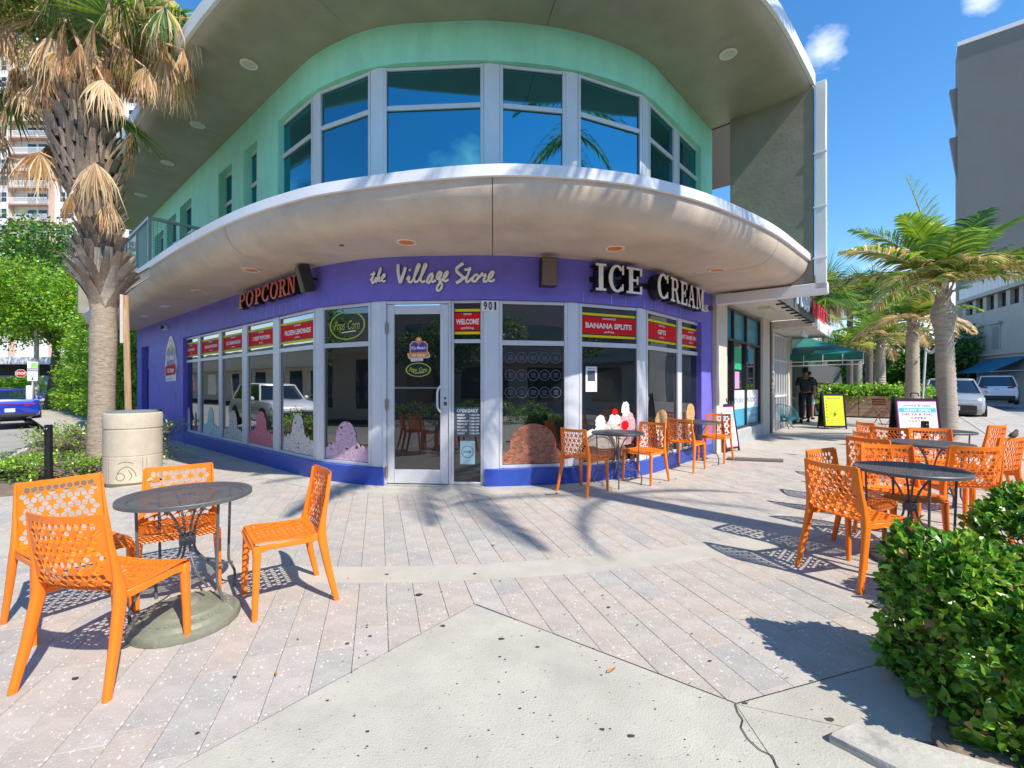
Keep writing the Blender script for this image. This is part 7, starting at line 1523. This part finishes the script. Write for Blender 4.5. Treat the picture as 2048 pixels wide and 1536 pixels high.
u, n = facing(c); arm = catmull([Vector((0, 0, q.z-.2)), Vector((0, 0, q.z-.05))-u*.5+Vector((0, 0, .15)), -u*1.5+Vector((0, 0, q.z+.4)), -u*3.0+Vector((0, 0, q.z+.62))], 5); b = MB(); b.tube(arm, .035, 8); b.tube([Vector((0, 0, q.z-.6)), -u*1.0+Vector((0, 0, q.z-.05)), -u*1.9+Vector((0, 0, q.z+.40))], .022, 6); b.build('arm', M['alum'], t); b = MB(); b.obox(arm[-1]-u*.55+Vector((0, -.12, -.05)), u*.6, (0, .24, 0), (0, 0, .12)); b.build('lamp_head', M['alum'], t, bevel=.03)
t = thing('low_building', 'low white flat roofed building with dark recess behind the stop sign', 'building', (-48, 48, 0)); b = MB(); b.box(0, 3, 0, 26, 6, 2.4); b.build('wall', mat('grey_render', (.32, .34, .36), .8, var=.2), t); b = MB(); b.box(0, 2.4, 2.42, 26, 5, 1.1); b.build('recess', M['dark'], t); b = MB(); b.box(0, 2, 3.53, 28, 8, .7); b.build('roof', mat('white_render', (.62, .61, .60), .7), t)  # recess is a solid near-black box, its shade put into the colour
# ---------------------------------------------------------------- apartment tower, far left
TW = thing('apartment_tower', 'tall white apartment tower with salmon trimmed balconies far behind the left palm', 'building', (-78, 92, 0))
tw = mat('tower_white', (.66, .64, .62), .8, var=.06, vscale=.3); tsal = mat('tower_salmon', (.52, .36, .30), .8, var=.08); twg = glassm('tower_glass', (.02, .035, .045), 1.8); trl = mat('tower_rail', (.72, .72, .72), .5)
OX, OY = -78.0, 92.0; sx = 910/83.0
def tx(px): return (px-1024)/sx-OX
b = MB(); b.obox((tx(-60), 83-OY, -1), (tx(360)-tx(-60), 0, 0), (0, 18, 0), (0, 0, 66)); b.build('wall', tw, TW)
bays = [(30, 107), (170, 247), (-45, -20), (290, 340)]
for k in range(5, 20):
    z = 1.4+3.0*k-.55
    for x0, x1 in bays:
        X0, X1 = tx(x0), tx(x1); y = 83-OY
        b = MB(); b.obox((X0, y-1.3, z), (X1-X0, 0, 0), (0, 1.28, 0), (0, 0, .16)); o = b.build('balcony', tsal, TW)
        b = MB(); b.obox((X0, y-.003, z+.22), (X1-X0, 0, 0), (0, -.02, 0), (0, 0, 2.6)); b.build('balcony_wall', mat('tower_shade', (.52, .50, .47), .8), o)  # balcony shade put into the colour: darker copy of the tower white
        for j in (.34, .62):
            b = MB(); b.obox((X0+(X1-X0)*j, y-.06, z+.25), (1.55, 0, 0), (0, .03, 0), (0, 0, 2.2)); b.build('balcony_door', twg, o)
        b = MB(); b.obox((X0, y-1.28, z+1.22), (X1-X0, 0, 0), (0, .06, 0), (0, 0, .08)); b.obox((X0, y-1.28, z+.28), (X1-X0, 0, 0), (0, .05, 0), (0, 0, .05))
        m_ = int((X1-X0)/.17)
        for i in range(m_+1): b.obox((X0+(X1-X0)*i/m_, y-1.27, z+.3), (.045, 0, 0), (0, .03, 0), (0, 0, .95))
        b.build('balcony_rail', trl, o, smooth=0, kind='stuff')
    for x0, x1 in ((-8, 13), (121, 144), (258, 280)):
        b = MB(); X0, X1 = tx(x0), tx(x1); b.obox((X0, 83-OY-.03, z+1.0), (X1-X0, 0, 0), (0, .02, 0), (0, 0, 1.7)); o = b.build('window', twg, TW)
        b = MB(); b.obox(((X0+X1)/2-.07, 83-OY-.07, z+1.0), (.14, 0, 0), (0, .035, 0), (0, 0, 1.7)); b.obox((X0, 83-OY-.07, z+1.75), ((X1-X0)/2-.071, 0, 0), (0, .035, 0), (0, 0, .09)); b.obox(((X0+X1)/2+.071, 83-OY-.07, z+1.75), ((X1-X0)/2-.071, 0, 0), (0, .035, 0), (0, 0, .09)); b.build('window_bar', tw, o)
for x in (27, 107, 168, 247): b = MB(); b.obox((tx(x), 83-OY-.9, 0), (.22, 0, 0), (0, .895, 0), (0, 0, 62)); b.build('pier', tsal, TW)
# ---------------------------------------------------------------- right hand buildings
def ray(px, Y): return Vector(((px-1024)/FPX*Y, Y))
wa, wb_ = ray(1924, 45), None; wd_ = Vector((-.382, -.924)); wn = Vector((wd_.y, -wd_.x)); wn = wn if wn.dot(-wa) > 0 else -wn
RB = thing('warehouse_building', 'pale grey painted two storey building with louvred windows behind the parked cars', 'building')
rw = mat('pale_grey_paint', (.44, .42, .385), .8, var=.1, vscale=.6, bump=.3, bscale=12, stain=[((.26, .26, .26), .7, .55, .2, .5)])
def W3(s, o, z): p = wa+wd_*(-s if False else s)+wn*o; return Vector((p.x, p.y, z))
def wbx(name, m, s0, s1, o0, o1, z0, z1, par=None, bevel=0): b = MB(); b.obox(W3(s0, o0, z0), v3(wd_*(s1-s0), 0), v3(wn*(o1-o0), 0), (0, 0, z1-z0)); return b.build(name, m, par or RB, bevel=bevel)
wbx('wall', rw, 0, 26, -8, 0, -.3, 8.1); wbx('cornice', rw, -.1, 26, 0, .25, 4.0, 4.22); wbx('ledge', rw, -.1, 26, 0, .12, 3.75, 3.85)
wbx('pipe', rw, 9.9, 10.05, .02, .16, 0, 7.6)
for i in range(9): wbx('parapet_pier', rw, .2+1.7*i, .75+1.7*i, -.3, .0, 8.1, 9.4)
wbx('parapet_recess', M['dark'], 0, 26, -3, -.35, 8.1, 9.4); wbx('terrace_slab', rw, -.2, 26, -6, .35, 9.4, 9.75)  # near-black box paints the shade behind the parapet piers
rlb = mat('pale_blue_rail', (.32, .40, .48), .5); rg = MB()
for i in range(90): rg.obox(W3(.1+.2*i, .2, 9.78), v3(wd_*.05, 0), v3(wn*.05, 0), (0, 0, 1.2))
rg.build('terrace_balusters', rlb, RB, smooth=0, kind='stuff'); wbx('terrace_rail', rlb, 0, 26, .18, .28, 10.98, 11.1)
lv = mat('louvre_paint', (.30, .31, .33), .7)
for s0, s1, z0, z1 in ((.9, 1.3, 5.4, 6.1), (2.2, 3.5, 4.7, 6.6), (5.3, 6.2, 4.7, 6.6)):
    f = wbx('window', rw, s0-.12, s1+.12, .0, .1, z0-.1, z1+.1); wbx('lintel', rw, s0-.35, s1+.35, .10, .30, z1+.12, z1+.3, f)
    k = int((z1-z0)/.13)
    for j in range(k): b = MB(); b.obox(W3(s0, .10, z0+j*.13), v3(wd_*(s1-s0), 0), v3(wn*.05, -.03), (0, 0, .10)); b.build('louvre', lv, f)
for s0, s1 in ((.4, 1.1), (1.5, 2.8)): f = wbx('window', M['alum2'], s0, s1, 0, .06, .9, 2.9); wbx('pane', carg, s0+.1, s1-.1, .06, .07, 1.0, 2.8, f)
wbx('shutter_door', mat('shutter_grey', (.30, .30, .29), .7, var=.1), 6.2, 9.6, .0, .08, 0, 3.5)
wbx('blank_panel', mat('beige_grey_wall', (.36, .35, .33), .8, var=.1), 10.6, 26, 0, .15, 4.4, 8.0)
aw = thing('blue_awning', 'faded teal blue sloping awning on the pale grey building', 'awning'); b = MB(); a1, a2 = W3(4.6, .1, 3.7), W3(10.0, .1, 3.7); c1, c2 = W3(3.6, 1.9, 2.5), W3(9.0, 1.9, 2.5); b.add([a1, a2, c2, c1, a1-Vector((0, 0, .06)), a2-Vector((0, 0, .06)), c2-Vector((0, 0, .06)), c1-Vector((0, 0, .06))], [(0, 1, 2, 3), (7, 6, 5, 4), (0, 3, 7, 4), (1, 5, 6, 2), (3, 2, 6, 7)]); b.build('canvas', mat('teal_blue_canvas', (.02, .16, .26), .7, var=.1), aw, smooth=0)
b = MB(); b.tube([c1, W3(4.6, .05, 2.6)], .03, 6); b.tube([c2, W3(10, .05, 2.6)], .03, 6); b.build('frame', M['alum'], aw); rebase(aw, a1); rebase(RB, W3(4, 0, 0))
GT = thing('grey_tower', 'tall blank dark grey rendered tower at the right edge', 'building'); ga = ray(1915, 56); gd = -LDp; gn = Vector((-gd.y, gd.x)); 
gt = mat('dark_grey_render', (.16, .168, .17), .8, var=.08, vscale=.25, bump=.5, bscale=3, stain=[((.16, .155, .15), .35, .55, .15, .5)])
ztop = CH+(766-90)/FPX*56
b = MB(); b.obox(v3(ga, 0), v3(gd*34, 0), v3(gn*3, 0), (0, 0, ztop)); b.build('wall', gt, GT); b = MB(); b.obox(v3(ga-gn*.15, ztop+.01), v3(gd*34, 0), v3(gn*3, 0), (0, 0, .5)); b.build('coping', M['white'], GT)
for zf in (.70, .56): b = MB(); b.prism([(0, 0), (-.7, 0), (0, -5.5)], v3(ga+gn*.2, ztop*zf+8), v3(gd, 0), (0, 0, 1), v3(gn*1.0, 0)); b.build('side_fin', gt, GT)
rebase(GT, v3(ga, 0))
# distant blocks closing the far street
t = thing('far_building', 'pale turquoise building beyond the planter', 'building', (44, 66, 0)); b = MB(); b.box(0, 0, 0, 10, 6, 6.5); b.build('wall', mat('turquoise_wall', (.12, .42, .50), .8, var=.1), t); b = MB(); b.box(0, -.4, 3.4, 10.4, 6, .4); b.build('canopy', M['white'], t)
for k in range(4): b = MB(); b.box(-3.4+2.2*k, -3.02, .9, 1.3, .04, 1.5); o = b.build('window', twg, t); b = MB(); b.box(-3.4+2.2*k, -3.02, 4.3, 1.3, .04, 1.3); b.build('window', twg, t)
t = thing('roadside_sign', 'small yellow sign board beyond the far end of the sidewalk', 'sign', (*ray(1570, 36), .2)); b = MB(); b.box(0, 0, 1.5, 1.25, .06, .5); b.build('board', mat('sign_yellow', (.62, .46, .02), .5), t); b = MB(); post(b, (0, .05, 0), 1.5, .04); b.build('post', M['alum'], t)
for i, (x, y, w, h, c) in enumerate(((30, 95, 26, 7, (.55, .54, .52)), (75, 100, 40, 8, (.45, .44, .42)), (-70, 130, 60, 10, (.5, .48, .46)))):
    t = thing('far_building', ('long pale block at the end of the right street', 'low grey block right of the far trees', 'low pale block far down the left street')[i], 'building', (x, y, 0)); b = MB(); b.box(0, 0, 0, w, 8, h); b.build('wall', mat('far_wall_%d' % i, c, .8, var=.1, vscale=.4), t)
    for k in range(int(w/4)): b = MB(); b.box(-w/2+2+4*k, -4.02, 1.2, 2, .03, 1.8); b.build('window', twg, t)
# string light pole and bulbs
g0 = gp(1842, 14.6); t = thing('string_light_pole', 'slim grey pole carrying a string of bulbs between the ringed palms', 'pole', g0); tp_ = at(1852, 690, 14.6)-g0; b = MB(); b.tube([(0, 0, 0), tp_], .03, 8); b.build('pole', M['alum'], t)
e1 = at(1895, 600, 11.0)-g0; e2 = at(1700, 640, 22)-g0; w = MB(); bl_ = MB()
for a, c in ((tp_, e1), (tp_, e2)):
    pts = [a.lerp(c, k/14)+Vector((0, 0, -.5*math.sin(math.pi*k/14))) for k in range(15)]; w.tube(pts, .006, 4, cap=False)
    for p in pts[1:-1]: o = MB().rev([(.012, -.03), (.02, -.05), (.035, -.09), (.02, -.125), (0, -.13)], p, 8).build('bulb', M['lamp'], t)
w.build('wire', M['black'], t)
# ---------------------------------------------------------------- surroundings seen in the shop glass
def block(name, lab, o, u, n, L, D, H, m, nw, hw_=1.5, gnd=True):
    t = thing(name, lab, 'building', (o.x, o.y, 0)); n2 = Vector((-u.y, u.x)); n2 = n2 if n2.dot(n) > 0 else -n2
    b = MB(); b.obox((0, 0, -.3), v3(u*L, 0), v3(-n2*D, 0), (0, 0, H)); b.build('wall', m, t); step = L/nw
    if gnd: b = MB(); b.obox(v3(-n2*-.9, 2.9), v3(u*L, 0), v3(-n2*.9, 0), (0, 0, .35)); b.build('canopy', m, t)
    for k in range(nw):
        for z in ([.3] if gnd else [1.0])+([4.0] if H > 5.5 else [])+([7.2] if H > 8.5 else []):
            b = MB(); b.obox(v3(u*(step*k+step*.18)+n2*.0, z), v3(u*step*.64, 0), v3(n2*.03, 0), (0, 0, 2.3 if z < 1 and gnd else 1.4)); b.build('window', twg, t)
    return t
pb_ = Vector((-8.24, 11.37)); nl = NL.to_2d()
block('shop_block', 'beige shop block across the left street, mirrored in the shop windows', pb_+nl*14-LDp*6, LDp, -nl, 96, 8, 5.2, mat('beige_render', (.48, .42, .33), .8, var=.08), 26)
block('corner_block', 'pinkish two storey block behind the camera, mirrored in the entrance door', Vector((-22, -17)), Vector((1, 0)), Vector((0, 1)), 52, 10, 7.5, mat('pink_render', (.50, .38, .34), .8, var=.08), 14)
block('side_block', 'white block behind the right street, mirrored in the right shop windows', Vector((20, -14)), Vector((.3, .954)), Vector((-1, 0)), 26, 8, 7.0, mat('white_render2', (.55, .53, .50), .8, var=.08), 8)
for i, (x, y, z, R) in enumerate(((-6, -12, 3.6, 2.6), (3.5, -13, 4.2, 2.8), (14, -4, 3.4, 2.2), (-17, 5, 3.6, 2.2))):
    leafcloud('street_tree', ('leafy tree behind the camera left of the entrance axis', 'leafy tree behind the camera right of the entrance axis', 'leafy tree across the right street', 'leafy tree across the left street')[i]+', mirrored in the glass', 'tree', blobring(x, y, z, R, 1.2, 12, 1.1, 90+i), 6000, .2, [TD, TL], [.6, .4], 90+i, trunk=((x, y, -.2), (x, y, z)), tr_r=.16)
# long low hedge along the plaza edge behind the camera
leafcloud('low_hedge', 'low clipped hedge behind the camera along the plaza edge', 'hedge', [(-5+1.1*k, -3.6, .35, .75, .45, .45) for k in range(9)], 9000, .07, [LG, LG2], [.7, .3], 95)
